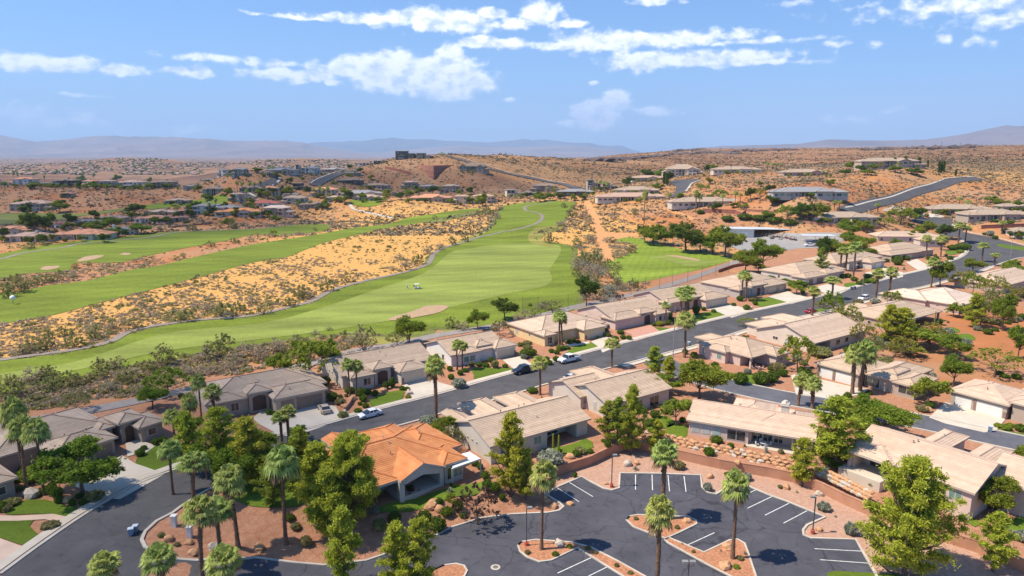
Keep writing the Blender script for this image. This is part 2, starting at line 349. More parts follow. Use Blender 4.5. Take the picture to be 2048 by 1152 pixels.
def soil_attr(me, X, Y):
    y_, m_ = np.concatenate([soil_w(a, b)[0] for a, b in zip(np.array_split(X, 12), np.array_split(Y, 12))]), np.concatenate([soil_w(a, b)[1] for a, b in zip(np.array_split(X, 12), np.array_split(Y, 12))])
    at_ = me.attributes.new('soil', 'FLOAT_COLOR', 'POINT'); c = np.zeros((len(X), 4), np.float32); c[:, 0] = y_; c[:, 1] = m_; c[:, 2] = np.maximum(sstep(1300, 2600, Y), .75 * sstep(520, 760, Y)); c[:, 3] = 1
    at_.data.foreach_set('color', c.ravel())
def build_ground():
    Ds = [150.0]
    while Ds[-1] < 12500: Ds.append(Ds[-1] * 1.0115)
    us = np.linspace(-.95, .95, 330); D = np.array(Ds); U, DD = np.meshgrid(us, D); X = (U * DD).ravel(); Y = DD.ravel(); Z = G(X, Y)
    nr, nc = len(D), len(us); idx = np.arange(nr * nc).reshape(nr, nc)
    F = np.stack([idx[:-1, :-1], idx[:-1, 1:], idx[1:, 1:], idx[1:, :-1]], -1).reshape(-1, 4)
    # near part: grid + wall line, cut where the car park lies lower
    D2 = [42.0]
    while D2[-1] < 148: D2.append(D2[-1] * 1.0135)
    pts = [(u * d, d) for d in D2 for u in us[::2] * 1.15]
    row = [(u * 150, 150.0) for u in us]
    kp = [p for p in pts if p[1] < 149]
    W_ = [tuple(p) for p in WPOLY]; wl = []
    for a, b in zip(W_, W_[1:] + W_[:1]):
        k = max(1, int(math.dist(a, b) / 1.5)); wl += [(a[0] + (b[0]-a[0]) * i / k, a[1] + (b[1]-a[1]) * i / k) for i in range(k)]
    A = np.array(kp); ok = pdist(A[:, 0], A[:, 1], np.array(W_ + W_[:1])) > .35; kp = [p for p, q in zip(kp, ok) if q]
    V2 = [Vector(p) for p in wl + row + kp]; nw = len(wl)
    E = [(i, (i + 1) % nw) for i in range(nw)] + [(nw + i, nw + i + 1) for i in range(len(row) - 1)]
    r = delaunay_2d_cdt(V2, E, [], 0, 1e-5); vs = np.array([tuple(v) for v in r[0]]); fs = np.array([f for f in r[2] if len(f) == 3])
    c = vs[fs].mean(1); keep = ~inpoly(c[:, 0], c[:, 1], WPOLY) & (c[:, 1] < 150.001); fs = fs[keep]
    z = G(vs[:, 0], vs[:, 1], cut=False); z = np.where(np.abs(vs[:, 1] - 150) < 1e-3, 0, z)
    F3 = np.concatenate([F[:, [0, 1, 2]], F[:, [0, 2, 3]]])
    V = np.concatenate([np.c_[X, Y, Z], np.c_[vs, z]]); FF = np.concatenate([F3, fs + len(X)])
    # make triangles face up
    a, b_, c_ = V[FF[:, 0]], V[FF[:, 1]], V[FF[:, 2]]; nz = np.cross(b_ - a, c_ - a)[:, 2]; FF[nz < 0] = FF[nz < 0][:, ::-1]
    o = npmesh('ground', V, FF, GM, smooth=True); tag(o, kind='structure'); soil_attr(o.data, V[:, 0], np.maximum(V[:, 1], 40))
    m2 = MB(); m2.quad((-5, 30, LOTZ - .02), (200, 30, LOTZ - .02), (200, 150, LOTZ - .02), (-5, 150, LOTZ - .02))
    WX = [(x, y) for x, y in WPOLY]
    Vv = [Vector(p) for p in WX]; rr = delaunay_2d_cdt(Vv, [], [list(range(len(Vv)))], 1, 1e-5)
    m3 = MB(); m3.v = [(v[0], v[1], LOTZ - .015) for v in rr[0]]; m3.f = [tuple(f) if True else f for f in rr[2]]; m3.m = [0] * len(m3.f)
    g = m3.build('gravel_bed', M('pink_gravel', (.39,.215,.145), .95, .22, 2.5, col2=(.49,.315,.23), bump=.05, bscale=6)); fix_up(g); tag(g, kind='structure')
def fix_up(o):
    bm = bmesh.new(); bm.from_mesh(o.data)
    bm.normal_update(); fl = [f for f in bm.faces if f.normal.z < 0]
    if fl: bmesh.ops.reverse_faces(bm, faces=fl)
    bm.to_mesh(o.data); bm.free()
def smoothline(P, closed=False, step=1.5):
    P = [Vector((p[0], p[1])) for p in P]; n = len(P); out = []
    rng = range(n) if closed else range(n - 1)
    for i in rng:
        p1, p2 = P[i], P[(i + 1) % n]
        p0 = P[i - 1] if (closed or i > 0) else p1 * 2 - p2; p3 = P[(i + 2) % n] if (closed or i + 2 < n) else p2 * 2 - p1
        k = max(1, min(30, int((p2 - p1).length / step)))
        for j in range(k):
            t = j / k; out.append(.5 * ((2*p1) + (p2-p0)*t + (2*p0-5*p1+4*p2-p3)*t*t + (3*p1-p0-3*p2+p3)*t**3))
    if not closed: out.append(P[-1])
    return out
AVOID = []
def drape(name, pts, mat, off=.06, smooth=True, sp=None, avoid=True, world=False, z=None, kind='structure', thick=0):
    """a sheet following the ground; pts are outline points"""
    W3 = [Vector((p[0], p[1], 0)) for p in pts] if world else [(at(*p) if z is None else Vector((*wp(p[0], p[1], z), z))) for p in pts]
    mean = sum(v.length for v in W3) / len(W3); s = sp or max(1.3, mean * .009)
    if smooth: P2 = smoothline(W3, True, s)
    else:
        P2 = []
        for a, b in zip(W3, W3[1:] + W3[:1]):
            k = max(1, min(60, int((b - a).xy.length / s))); P2 += [a.xy.lerp(b.xy, i / k) for i in range(k)]
    A = np.array([tuple(p) for p in P2])
    if avoid: AVOID.append(A)
    x0, y0 = A.min(0); x1, y1 = A.max(0); s = max(s, math.sqrt((x1-x0)*(y1-y0)/9000))
    gx, gy = np.meshgrid(np.arange(x0, x1, s), np.arange(y0, y1, s)); gx = gx.ravel() + RNG.uniform(-.1, .1, gx.size) * s; gy = gy.ravel() + RNG.uniform(-.1, .1, gy.size) * s
    ok = inpoly(gx, gy, A)
    if ok.any():
        gx, gy = gx[ok], gy[ok]; ok = pdist(gx, gy, np.vstack([A, A[:1]])) > s * .3; gx, gy = gx[ok], gy[ok]
    else: gx, gy = [], []
    V = [Vector(p) for p in A] + [Vector(p) for p in zip(gx, gy)]; nb = len(A)
    r = delaunay_2d_cdt(V, [], [list(range(nb))], 1, 1e-6)
    vs = np.array([tuple(v) for v in r[0]]); zz = (G(vs[:, 0], vs[:, 1]) if z is None else np.full(len(vs), z)) + off
    m = MB(); m.v = [tuple(p) for p in np.c_[vs, zz]]; m.f = [tuple(f) for f in r[2]]; m.m = [0] * len(m.f)
    o = m.build(name, mat, smooth=(z is None)); fix_up(o)
    if kind: tag(o, kind=kind)
    return o
def strip(name, pts, width, mat, off=.07, h=0, world=False, side=0, smooth=True, kind='structure', avoid=False, z=None):
    """a band along a line; side shifts it to the left (+) or right (-) in widths of the band; h = raised kerb height"""
    W3 = [Vector((p[0], p[1], 0)) for p in pts] if world else [(at(*p) if z is None else Vector((*wp(p[0], p[1], z), z))) for p in pts]
    P = smoothline(W3, False, 1.6 if W3[0].length < 400 else 5) if smooth else [v.xy for v in W3]
    Lf, Rt = [], []
    for i, p in enumerate(P):
        t = (P[min(i + 1, len(P) - 1)] - P[max(i - 1, 0)]).normalized(); nrm = Vector((-t.y, t.x))
        Lf.append(p + nrm * width * (.5 + side)); Rt.append(p + nrm * width * (-.5 + side))
    if avoid: AVOID.append(np.array([tuple(q) for q in Lf + Rt[::-1]]))
    A = np.array([tuple(q) for q in Lf]); B = np.array([tuple(q) for q in Rt]); C_ = (A + B) / 2
    za, zb, zc = (G(A[:, 0], A[:, 1]), G(B[:, 0], B[:, 1]), G(C_[:, 0], C_[:, 1])) if z is None else (np.full(len(A), z),) * 3
    m = MB(); n = len(P)
    top = off + h
    for i in range(n - 1):
        a0, a1 = (*A[i], za[i] + top), (*A[i+1], za[i+1] + top); c0, c1 = (*C_[i], zc[i] + top), (*C_[i+1], zc[i+1] + top); b0, b1 = (*B[i], zb[i] + top), (*B[i+1], zb[i+1] + top)
        m.quad(b0, b1, c1, c0); m.quad(c0, c1, a1, a0)
        if h:
            dn = lambda q: (q[0], q[1], q[2] - h - .1)
            m.quad(a0, a1, dn(a1), dn(a0)); m.quad(dn(b0), dn(b1), b1, b0)
    o = m.build(name, mat)
    if kind: tag(o, kind=kind)
    return o

# ground cover materials
def grass(name, a, b, stripe=0, ang=40, sc=.9):
    m = M(name, a, .9, col2=b, scale=sc, spec=.12, bump=.06, bscale=5, detail=8)
    n, l = m.node_tree.nodes, m.node_tree.links; bs = n['Principled BSDF']; src = bs.inputs['Base Color'].links[0].from_socket
    tc = n.new('ShaderNodeTexCoord'); t = n.new('ShaderNodeTexNoise'); t.inputs['Scale'].default_value = .045; t.inputs['Detail'].default_value = 6; t.inputs['Roughness'].default_value = .65
    mp = n.new('ShaderNodeMapping'); mp.inputs['Rotation'].default_value = (0, 0, R(-ang)); mp.inputs['Scale'].default_value = (.35, 1.6, 1); l.new(tc.outputs['Object'], mp.inputs[0]); l.new(mp.outputs[0], t.inputs['Vector'])
    r = n.new('ShaderNodeMapRange'); l.new(t.outputs[0], r.inputs[0]); r.inputs[1].default_value = .3; r.inputs[2].default_value = .7; r.inputs[3].default_value = .64; r.inputs[4].default_value = 1.32
    hs = n.new('ShaderNodeHueSaturation'); l.new(src, hs.inputs['Color']); l.new(r.outputs[0], hs.inputs['Value'])
    if stripe:
        wv = n.new('ShaderNodeTexWave'); wv.inputs['Scale'].default_value = stripe; wv.inputs['Distortion'].default_value = 1.5; wv.inputs['Detail'].default_value = 2
        m2 = n.new('ShaderNodeMapping'); m2.inputs['Rotation'].default_value = (0, 0, R(90 - ang)); l.new(tc.outputs['Object'], m2.inputs[0]); l.new(m2.outputs[0], wv.inputs[0])
        r2 = n.new('ShaderNodeMapRange'); l.new(wv.outputs[1], r2.inputs[0]); r2.inputs[3].default_value = .95; r2.inputs[4].default_value = 1.05
        mm = n.new('ShaderNodeMath'); mm.operation = 'MULTIPLY'; l.new(r.outputs[0], mm.inputs[0]); l.new(r2.outputs[0], mm.inputs[1]); l.new(mm.outputs[0], hs.inputs['Value'])
    l.new(hs.outputs[0], bs.inputs['Base Color']); return m
FAIR = grass('fairway_grass', (.12, .165, .016), (.19, .23, .03), stripe=.03)
FAIRM = grass('mown_grass', (.19, .24, .045), (.25, .28, .065), stripe=.04, ang=25)
ROUGH = grass('rough_grass', (.12, .155, .035), (.21, .20, .06))
LAWN = grass('lawn_grass', (.095, .15, .014), (.14, .195, .022), sc=2)
DRYG = grass('dry_grass', (.23, .225, .05), (.30, .26, .07))
def asphalt(name, c, crack=True):
    m = M(name, c, .88, .10, .35, spec=.25, bump=.02, bscale=14, detail=8); n, l = m.node_tree.nodes, m.node_tree.links; b = n['Principled BSDF']
    src = b.inputs['Base Color'].links[0].from_socket; tc = n.new('ShaderNodeTexCoord')
    t = n.new('ShaderNodeTexNoise'); t.inputs['Scale'].default_value = .12; t.inputs['Detail'].default_value = 5; l.new(tc.outputs['Object'], t.inputs[0])
    ad = n.new('ShaderNodeVectorMath'); ad.operation = 'MULTIPLY_ADD'; l.new(t.outputs[1], ad.inputs[0]); ad.inputs[1].default_value = (9, 9, 0); l.new(tc.outputs['Object'], ad.inputs[2])
    v = n.new('ShaderNodeTexVoronoi'); v.feature = 'DISTANCE_TO_EDGE'; v.inputs['Scale'].default_value = .075 if crack else .03; l.new(ad.outputs[0], v.inputs['Vector'])
    r = n.new('ShaderNodeMapRange'); l.new(v.outputs[0], r.inputs[0]); r.inputs[1].default_value = .0; r.inputs[2].default_value = .012; r.inputs[3].default_value = .55 if crack else .86; r.inputs[4].default_value = 1
    hs = n.new('ShaderNodeHueSaturation'); l.new(src, hs.inputs['Color'])
    t3 = n.new('ShaderNodeTexNoise'); t3.inputs['Scale'].default_value = .16; t3.inputs['Detail'].default_value = 7; t3.inputs['Roughness'].default_value = .7; l.new(tc.outputs['Object'], t3.inputs[0])
    r3 = n.new('ShaderNodeMapRange'); l.new(t3.outputs[0], r3.inputs[0]); r3.inputs[1].default_value = .3; r3.inputs[2].default_value = .7; r3.inputs[3].default_value = .78; r3.inputs[4].default_value = 1.22
    mm = n.new('ShaderNodeMath'); mm.operation = 'MULTIPLY'; l.new(r.outputs[0], mm.inputs[0]); l.new(r3.outputs[0], mm.inputs[1])
    v2 = n.new('ShaderNodeTexVoronoi'); v2.feature = 'DISTANCE_TO_EDGE'; v2.inputs['Scale'].default_value = .21; l.new(ad.outputs[0], v2.inputs['Vector']); r4 = n.new('ShaderNodeMapRange'); l.new(v2.outputs[0], r4.inputs[0]); r4.inputs[2].default_value = .02; r4.inputs[3].default_value = .72 if crack else .9
    t4 = n.new('ShaderNodeTexNoise'); t4.inputs['Scale'].default_value = .8; t4.inputs['Detail'].default_value = 3; l.new(tc.outputs['Object'], t4.inputs[0]); r5 = n.new('ShaderNodeMapRange'); l.new(t4.outputs[0], r5.inputs[0]); r5.inputs[1].default_value = .62; r5.inputs[2].default_value = .72; r5.inputs[3].default_value = 1; r5.inputs[4].default_value = .72
    m2 = n.new('ShaderNodeMath'); m2.operation = 'MULTIPLY'; l.new(r4.outputs[0], m2.inputs[0]); l.new(r5.outputs[0], m2.inputs[1]); m3 = n.new('ShaderNodeMath'); m3.operation = 'MULTIPLY'; l.new(mm.outputs[0], m3.inputs[0]); l.new(m2.outputs[0], m3.inputs[1]); l.new(m3.outputs[0], hs.inputs['Value']); l.new(hs.outputs[0], b.inputs['Base Color']); return m
ROADM = asphalt('street_asphalt', (.088, .084, .088), crack=False)
LOTM = asphalt('car_park_asphalt', (.078, .077, .092))
CONC = M('kerb_concrete', (.50, .44, .37), .85, .12, .6, bump=.01)
DRIVE = M('driveway_concrete', (.56, .49, .40), .85, .08, .3, detail=6)
PAVR = M('red_pavers', (.50, .26, .19), .85, .15, 2.0)
PATHM = M('path_asphalt', (.24, .20, .17), .9, .14, .4)
BED = M('landscape_bark', (.36, .155, .085), .95, .3, 3.0, bump=.05, bscale=7)
SANDM = M('bunker_sand', (.40, .27, .16), .95, .08, .6)
WHITE = M('white_paint', (.80, .80, .78), .6, .03)
build_ground()
# ---------------------------------------------------------------- buildings
def tiles(name, a, b):
    return M(name, a, .85, col2=b, scale=.8, island=.10, spec=.2, detail=6)
TAN = tiles('tan_roof_tiles', (.47,.345,.245), (.55,.415,.305)); PINKT = tiles('pinkish_roof_tiles', (.53,.385,.28), (.61,.46,.345)); SHADET = tiles('shaded_brown_roof_tiles', (.39,.295,.22), (.46,.355,.27))  # third tile tone: shade over the left houses is partly put into it
ORNG = tiles('orange_roof_tiles', (.58,.215,.08), (.70,.30,.12)); SALM = tiles('salmon_roof_tiles', (.52,.22,.12), (.60,.30,.18)); REDT = tiles('red_roof_tiles', (.38,.10,.07), (.46,.15,.10))
BLUEG = tiles('blue_grey_roof_tiles', (.23,.23,.24), (.29,.285,.29)); CREAMT = tiles('cream_roof_tiles', (.62,.48,.38), (.70,.56,.45)); BRNT = tiles('brown_roof_tiles', (.28,.19,.14), (.35,.25,.19))
def stucco(name, c): return M(name, c, .9, .06, .5, bump=.01, bscale=12, detail=6)
W_TAN = stucco('tan_stucco', (.42,.34,.27)); W_CREAM = stucco('cream_stucco', (.62,.53,.43)); W_YEL = stucco('yellow_stucco', (.66,.50,.27)); W_PINK = stucco('pinkish_stucco', (.60,.46,.39)); W_WHITE = stucco('white_stucco', (.70,.67,.62))
W_BRN = stucco('brown_stucco', (.36,.285,.23)); W_GREY = stucco('grey_stucco', (.42,.385,.35)); W_DARK = stucco('dark_stucco', (.13,.11,.10)); W_LIGHT = stucco('pale_stucco', (.56,.50,.43))
TRIM = M('fascia_paint', (.50,.42,.34), .7, .05); CAPM = M('ridge_tiles', (.30,.21,.16), .85, .15, 3); CAPO = M('orange_ridge_tiles', (.50,.17,.06), .85, .15, 3)
GLASS = M('window_glass', (.035,.045,.05), .08, .3, .5, spec=.9); GLASSG = M('tinted_window_glass', (.16,.27,.24), .15, .1, .5, spec=.8); GLASSL = M('shaded_window_glass', (.40,.45,.43), .3, .1, .5, spec=.6)
GARW = M('white_garage_door', (.74,.71,.66), .6, .03); GART = M('tan_garage_door', (.60,.49,.37), .7, .04); GARB = M('brown_garage_door', (.25,.18,.14), .7, .05)
STONE = M('stacked_stone', (.28,.18,.14), .9, .35, 5, bump=.06, bscale=9); METALR = M('pale_metal_roof', (.66,.68,.70), .45, .04, .3, metal=.2); DOORM = M('door_and_porch_shade', (.10,.06,.045), .6, .1)  # the door colour also paints the shade of porch openings
FRM = M('window_frame', (.66,.60,.52), .6, .03)
def clipband(poly, u, a, b):
    for (s, c) in ((1, a), (-1, -b)):
        out = []
        for i, p in enumerate(poly):
            q = poly[(i + 1) % len(poly)]; dp, dq = s * p.dot(u) - c, s * q.dot(u) - c
            if dp >= -1e-6: out.append(p)
            if (dp > 1e-6 and dq < -1e-6) or (dp < -1e-6 and dq > 1e-6): out.append(p.lerp(q, dp / (dp - dq)))
        poly = out
        if len(poly) < 3: return []
    return poly
def roof_geo(x0, x1, y0, y1, z, typ, p):
    Wd, Ln = x1 - x0, y1 - y0; V = Vector
    if typ == 'h':
        s = min(Wd, Ln) / 2; h = s * p
        if Wd >= Ln: a, b = V((x0 + s, (y0+y1)/2, z + h)), V((x1 - s, (y0+y1)/2, z + h))
        else: a, b = V(((x0+x1)/2, y0 + s, z + h)), V(((x0+x1)/2, y1 - s, z + h))
        c = [V((x0,y0,z)), V((x1,y0,z)), V((x1,y1,z)), V((x0,y1,z))]
        if Wd >= Ln: F = [[c[0],c[1],b,a],[c[1],c[2],b],[c[2],c[3],a,b],[c[3],c[0],a]]
        else: F = [[c[0],c[1],a],[c[1],c[2],b,a],[c[2],c[3],b],[c[3],c[0],a,b]]
        caps = [(a, b)] + ([(c[0],a),(c[1],b),(c[2],b),(c[3],a)] if Wd >= Ln else [(c[0],a),(c[1],a),(c[2],b),(c[3],b)])
        return F, caps, h
    if typ == 'gx':
        h = Ln/2*p; a, b = V((x0,(y0+y1)/2,z+h)), V((x1,(y0+y1)/2,z+h))
        return [[V((x0,y0,z)),V((x1,y0,z)),b,a],[V((x1,y1,z)),V((x0,y1,z)),a,b]], [(a,b)], h
    if typ == 'gy':
        h = Wd/2*p; a, b = V(((x0+x1)/2,y0,z+h)), V(((x0+x1)/2,y1,z+h))
        return [[V((x0,y1,z)),V((x0,y0,z)),a,b],[V((x1,y0,z)),V((x1,y1,z)),b,a]], [(a,b)], h
    if typ == 'hgx':                       # hip at the low-x end, gable at the other
        h = Ln/2*p; s = Ln/2; a, b = V((x0+s,(y0+y1)/2,z+h)), V((x1,(y0+y1)/2,z+h)); c = [V((x0,y0,z)), V((x1,y0,z)), V((x1,y1,z)), V((x0,y1,z))]
        return [[c[0],c[1],b,a],[c[2],c[3],a,b],[c[3],c[0],a]], [(a,b),(c[0],a),(c[3],a)], h
    c = [V((x0,y0,z)), V((x1,y0,z)), V((x1,y1,z)), V((x0,y1,z))]; return [c], [], 0
def house(name, label, cat, th, wings, items=(), roofm=TAN, wallm=W_TAN, capm=CAPM, pitch=.34, course=.40, group=None, base=None, origin=None, trim=TRIM, over=.5, vents=3, seed=0):
    """wings: (A px, B px, C px or depth, eave height, type[, options]) with A-B the facing eave"""
    if origin is None:
        ze = wings[0][3]; A = wings[0][0]; z0 = 0.0 if base is None else base; p = wp(*A, z0 + ze); O = Vector((p[0], p[1], z0))
    else: O = Vector(origin); z0 = O.z
    ex, ey = Vector((math.cos(R(th)), math.sin(R(th)))), Vector((-math.sin(R(th)), math.cos(R(th))))
    root = empty(name, O, R(th)); tag(root, label, cat, group)
    rects = []
    for w_ in wings:
        if w_[0] == 'back':                 # ('back', f0, f1, extension, eave, type): a wing running out behind wing 0
            _, f0, f1, ext, ze, typ = w_[:6]; r0 = rects[0]; dx = r0[1] - r0[0]
            rects.append((r0[0] + dx*f0, r0[0] + dx*f1, (r0[2]+r0[3])/2 if ext > 0 else r0[2] + ext, r0[3] + ext if ext > 0 else (r0[2]+r0[3])/2, ze, typ, w_[6] if len(w_) > 6 else {})); continue
        if w_[0] == 'loc': rects.append((*w_[1:7], w_[7] if len(w_) > 7 else {})); continue
        A, B, C, ze, typ = w_[:5]; a = Vector(wp(*A, z0 + ze)) - O.xy; b = Vector(wp(*B, z0 + ze)) - O.xy
        x0, y0 = a.dot(ex), a.dot(ey); x1 = b.dot(ex)
        y1 = y0 + C if isinstance(C, (int, float)) else (Vector(wp(*C, z0 + ze)) - O.xy).dot(ey)
        rects.append((x0, x1, y0, y1, ze, typ, w_[5] if len(w_) > 5 else {}))
    rm, wm, cm = MB(), MB(), MB(); rg = random.Random(seed + int(abs(O.x) * 7)); near = course > 0
    for i, (x0, x1, y0, y1, ze, typ, op) in enumerate(rects):
        pt = op.get('pitch', pitch); zt = ze + .05 + .013 * i; F, caps, h = roof_geo(x0, x1, y0, y1, zt, typ, pt)
        for f in F:
            e = (f[1] - f[0]).normalized(); nrm = (f[1] - f[0]).cross(f[-1] - f[0]).normalized(); u = nrm.cross(e).normalized()
            if u.z < 0: u = -u
            lo, hi = f[0].dot(u), max(q.dot(u) for q in f)
            if near and typ != 'f':
                t = lo; k = 0; lip = .034
                while t < hi - 1e-4:
                    pg = clipband(f, u, t, min(t + course, hi)); k += 1
                    if len(pg) >= 3:
                        up = [q + nrm * (.02 + lip * (1 - (q.dot(u) - t) / course)) for q in pg]; rm.quad(*up)
                        bt = [(q, v) for q, v in zip(pg, up) if q.dot(u) - t < .02]
                        if len(bt) >= 2:
                            bt.sort(key=lambda q: q[0].dot(e)); q0, q1 = bt[0], bt[-1]; rm.quad(q0[0], q1[0], q1[1], q0[1], m=0)
                    t += course
            else: rm.quad(*[q + nrm * .05 for q in f])
        # eave boards and soffit
        zb = ze - .18
        sides = {'h': 'snew', 'gx': 'ns', 'gy': 'ew', 'f': 'snew', 'hgx': 'nsw'}[typ]
        E_ = {'s': ((x0,y0),(x1,y0)), 'n': ((x1,y1),(x0,y1)), 'e': ((x1,y0),(x1,y1)), 'w': ((x0,y1),(x0,y0))}
        for s_ in sides:
            (ax, ay), (bx, by) = E_[s_]; rm.quad((ax,ay,zb),(bx,by,zb),(bx,by,zt+.07),(ax,ay,zt+.07), m=1)
        i_ = over; ins = op.get('ins', (i_, i_, i_, i_)); eps = .006 * i
        wx0, wx1, wy0, wy1 = x0 + ins[0] + eps, x1 - ins[1] - eps, y0 + ins[2] + eps, y1 - ins[3] - eps
        if typ == 'gx': rm.quad((wx0,y0,zb+.01),(wx0,y1,zb+.01),(wx1,y1,zb+.01),(wx1,y0,zb+.01), m=1)
        elif typ == 'gy': rm.quad((x0,wy0,zb+.01),(x0,wy1,zb+.01),(x1,wy1,zb+.01),(x1,wy0,zb+.01), m=1)
        else: rm.quad((x0,y0,zb+.01),(x0,y1,zb+.01),(x1,y1,zb+.01),(x1,y0,zb+.01), m=1)
        if typ in ('gx', 'hgx'):
            for xe in ((x0, x1) if typ == 'gx' else (x1,)):
                ym = (y0+y1)/2
                for (ya) in (y0, y1): rm.quad((xe,ya,zt-.2),(xe,ym,zt+h-.2),(xe,ym,zt+h+.06),(xe,ya,zt+.06), m=1)
        if typ == 'gy':
            for ye in (y0, y1):
                xm = (x0+x1)/2
                for xa in (x0, x1): rm.quad((xa,ye,zt-.2),(xm,ye,zt+h-.2),(xm,ye,zt+h+.06),(xa,ye,zt+.06), m=1)
        if near or True:
            for (a, b) in caps:
                if (b - a).length > .3: cm.tube(a + Vector((0,0,.05)), b + Vector((0,0,.05)), .11 if near else .15, .11 if near else .15, 5)
        # walls, with an optional notch for a covered patio: (side, f0, f1, depth)
        if op.get('nowall'): continue
        pts = [(wx0,wy0),(wx1,wy0),(wx1,wy1),(wx0,wy1)]; nt = op.get('notch')
        if nt:
            s_, f0, f1, dp = nt
            if s_ == 's':
                a, b = wx0 + (wx1-wx0)*f0, wx0 + (wx1-wx0)*f1
                pts = ([(wx0,wy0),(a,wy0)] if f0 > 0 else []) + [(a,wy0+dp),(b,wy0+dp)] + ([(b,wy0),(wx1,wy0)] if f1 < 1 else []) + [(wx1,wy1),(wx0,wy1)]
            else:
                a, b = wy0 + (wy1-wy0)*f0, wy0 + (wy1-wy0)*f1
                pts = [(wx0,wy0),(wx1,wy0),(wx1,wy1),(wx0,wy1)] + [(wx0,b),(wx0+dp,b),(wx0+dp,a),(wx0,a)]
        lowz = -2.0 if not op.get('low') else op['low']
        for (ax, ay), (bx, by) in zip(pts, pts[1:] + pts[:1]): wm.quad((ax,ay,lowz),(bx,by,lowz),(bx,by,ze-.17),(ax,ay,ze-.17))
        if typ in ('gx', 'hgx'):
            ym = (y0+y1)/2
            for xe, on in ((wx0, typ == 'gx'), (wx1, True)):
                if on: wm.quad((xe,wy0,ze-.17),(xe,wy1,ze-.17),(xe,wy1,ze+(y1-wy1)*pt-.03),(xe,ym,ze+h-.04),(xe,wy0,ze+(wy0-y0)*pt-.03))
        if typ == 'gy':
            xm = (x0+x1)/2
            for ye in (wy0, wy1): wm.quad((wx0,ye,ze-.17),(wx1,ye,ze-.17),(wx1,ye,ze+(x1-wx1)*pt-.03),(xm,ye,ze+h-.04),(wx0,ye,ze+(wx0-x0)*pt-.03))
    wm.build('wall', wallm, root); ro = rm.build('roof', [roofm, trim], root)
    if cm.v: cm.build('ridge_cap', capm, ro)
    # fittings
    def side_frame(i, side, dep=0):
        x0, x1, y0, y1, ze, typ, op = rects[i]; ins = op.get('ins', (over,)*4); e = .006 * i
        if side == 's': return Vector((x0+ins[0], y0+ins[2]+e+dep, 0)), Vector((1,0,0)), (x1-x0-ins[0]-ins[1]), Vector((0,-1,0))
        if side == 'n': return Vector((x0+ins[0], y1-ins[3]-e, 0)), Vector((1,0,0)), (x1-x0-ins[0]-ins[1]), Vector((0,1,0))
        if side == 'w': return Vector((x0+ins[0]+e+dep, y0+ins[2], 0)), Vector((0,1,0)), (y1-y0-ins[2]-ins[3]), Vector((-1,0,0))
        return Vector((x1-ins[1]-e, y0+ins[2], 0)), Vector((0,1,0)), (y1-y0-ins[2]-ins[3]), Vector((1,0,0))
    def panel(i, side, f, wd, za, zb_, d0, d1, dep=0):
        o_, ax, ln, nm = side_frame(i, side, dep); c = o_ + ax * (ln * f); a = c - ax * wd / 2; b = c + ax * wd / 2; m = MB()
        T = Matrix.Identity(4); lo = a + nm * d0; hi = b + nm * d1
        m.box(min(lo.x, hi.x), max(lo.x, hi.x), min(lo.y, hi.y), max(lo.y, hi.y), za, zb_); return m
    for it in items:
        k = it[0]
        if k == 'win':
            _, i, s_, f, wd, za, hh = it[:7]; gl = it[7] if len(it) > 7 and it[7] else GLASS; dep = it[8] if len(it) > 8 else 0
            fr = panel(i, s_, f, wd, za, za + hh, -.02, .05, dep).build('window', FRM, root)
            n_p = 2 if wd > 1.5 else 1
            m = MB()
            for q in range(n_p):
                o_, ax, ln, nm = side_frame(i, s_, dep); c = o_ + ax * (ln * f) + ax * ((q + .5) / n_p - .5) * (wd - .1); a = c - ax * ((wd - .1) / n_p / 2 - .05) + nm * .051; b = c + ax * ((wd - .1) / n_p / 2 - .05) + nm * .07
                m.box(min(a.x,b.x), max(a.x,b.x), min(a.y,b.y), max(a.y,b.y), za + .1, za + hh - .1)
            m.build('pane', gl, fr)
        elif k == 'gar':
            _, i, s_, f, wd, mt = it[:6]; m = panel(i, s_, f, wd, -.1, 2.15, -.02, .03); g = m.build('garage_door', mt, root); q = MB()
            for z_ in (.5, 1.05, 1.6):
                o2 = panel(i, s_, f, wd - .1, z_, z_ + .04, .031, .045); q.v += [v for v in o2.v]; b_ = len(q.v) - 8; q.f += [tuple(b_ + c for c in ff) for ff in o2.f]; q.m += o2.m
            q.build('panel_seam', mt, g)
        elif k == 'stone':
            _, i, s_, f, wd, hh = it; panel(i, s_, f, wd, -.2, hh, -.05, .12).build('stone_pier', STONE, root)
        elif k == 'door':
            _, i, s_, f, wd, dep = it; panel(i, s_, f, wd, 0, 2.2, -.02, .05, dep).build('door', DOORM, root)
        elif k == 'post':
            _, i, fx, fy, r = it[:5]; x0, x1, y0, y1, ze, typ, op = rects[i]; cx, cy = x0 + (x1-x0)*fx, y0 + (y1-y0)*fy; m = MB(); m.box(cx-r, cx+r, cy-r, cy+r, -1, ze - .16); m.build('post', wallm, root)
        elif k == 'arch':                    # porch opening: flat arched panel, the shade of the recess put into its dark colour
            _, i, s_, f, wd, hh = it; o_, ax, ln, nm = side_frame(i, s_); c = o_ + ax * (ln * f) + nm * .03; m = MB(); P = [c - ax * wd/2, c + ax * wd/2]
            pts = [P[0], P[1]] + [c + ax * (wd/2) * math.cos(R(a)) + Vector((0,0,hh - .5 + .5 * math.sin(R(a)))) for a in range(0, 181, 30)]; m.quad(*pts); m.build('doorway_shade', DOORM, root)
        elif k == 'chim':
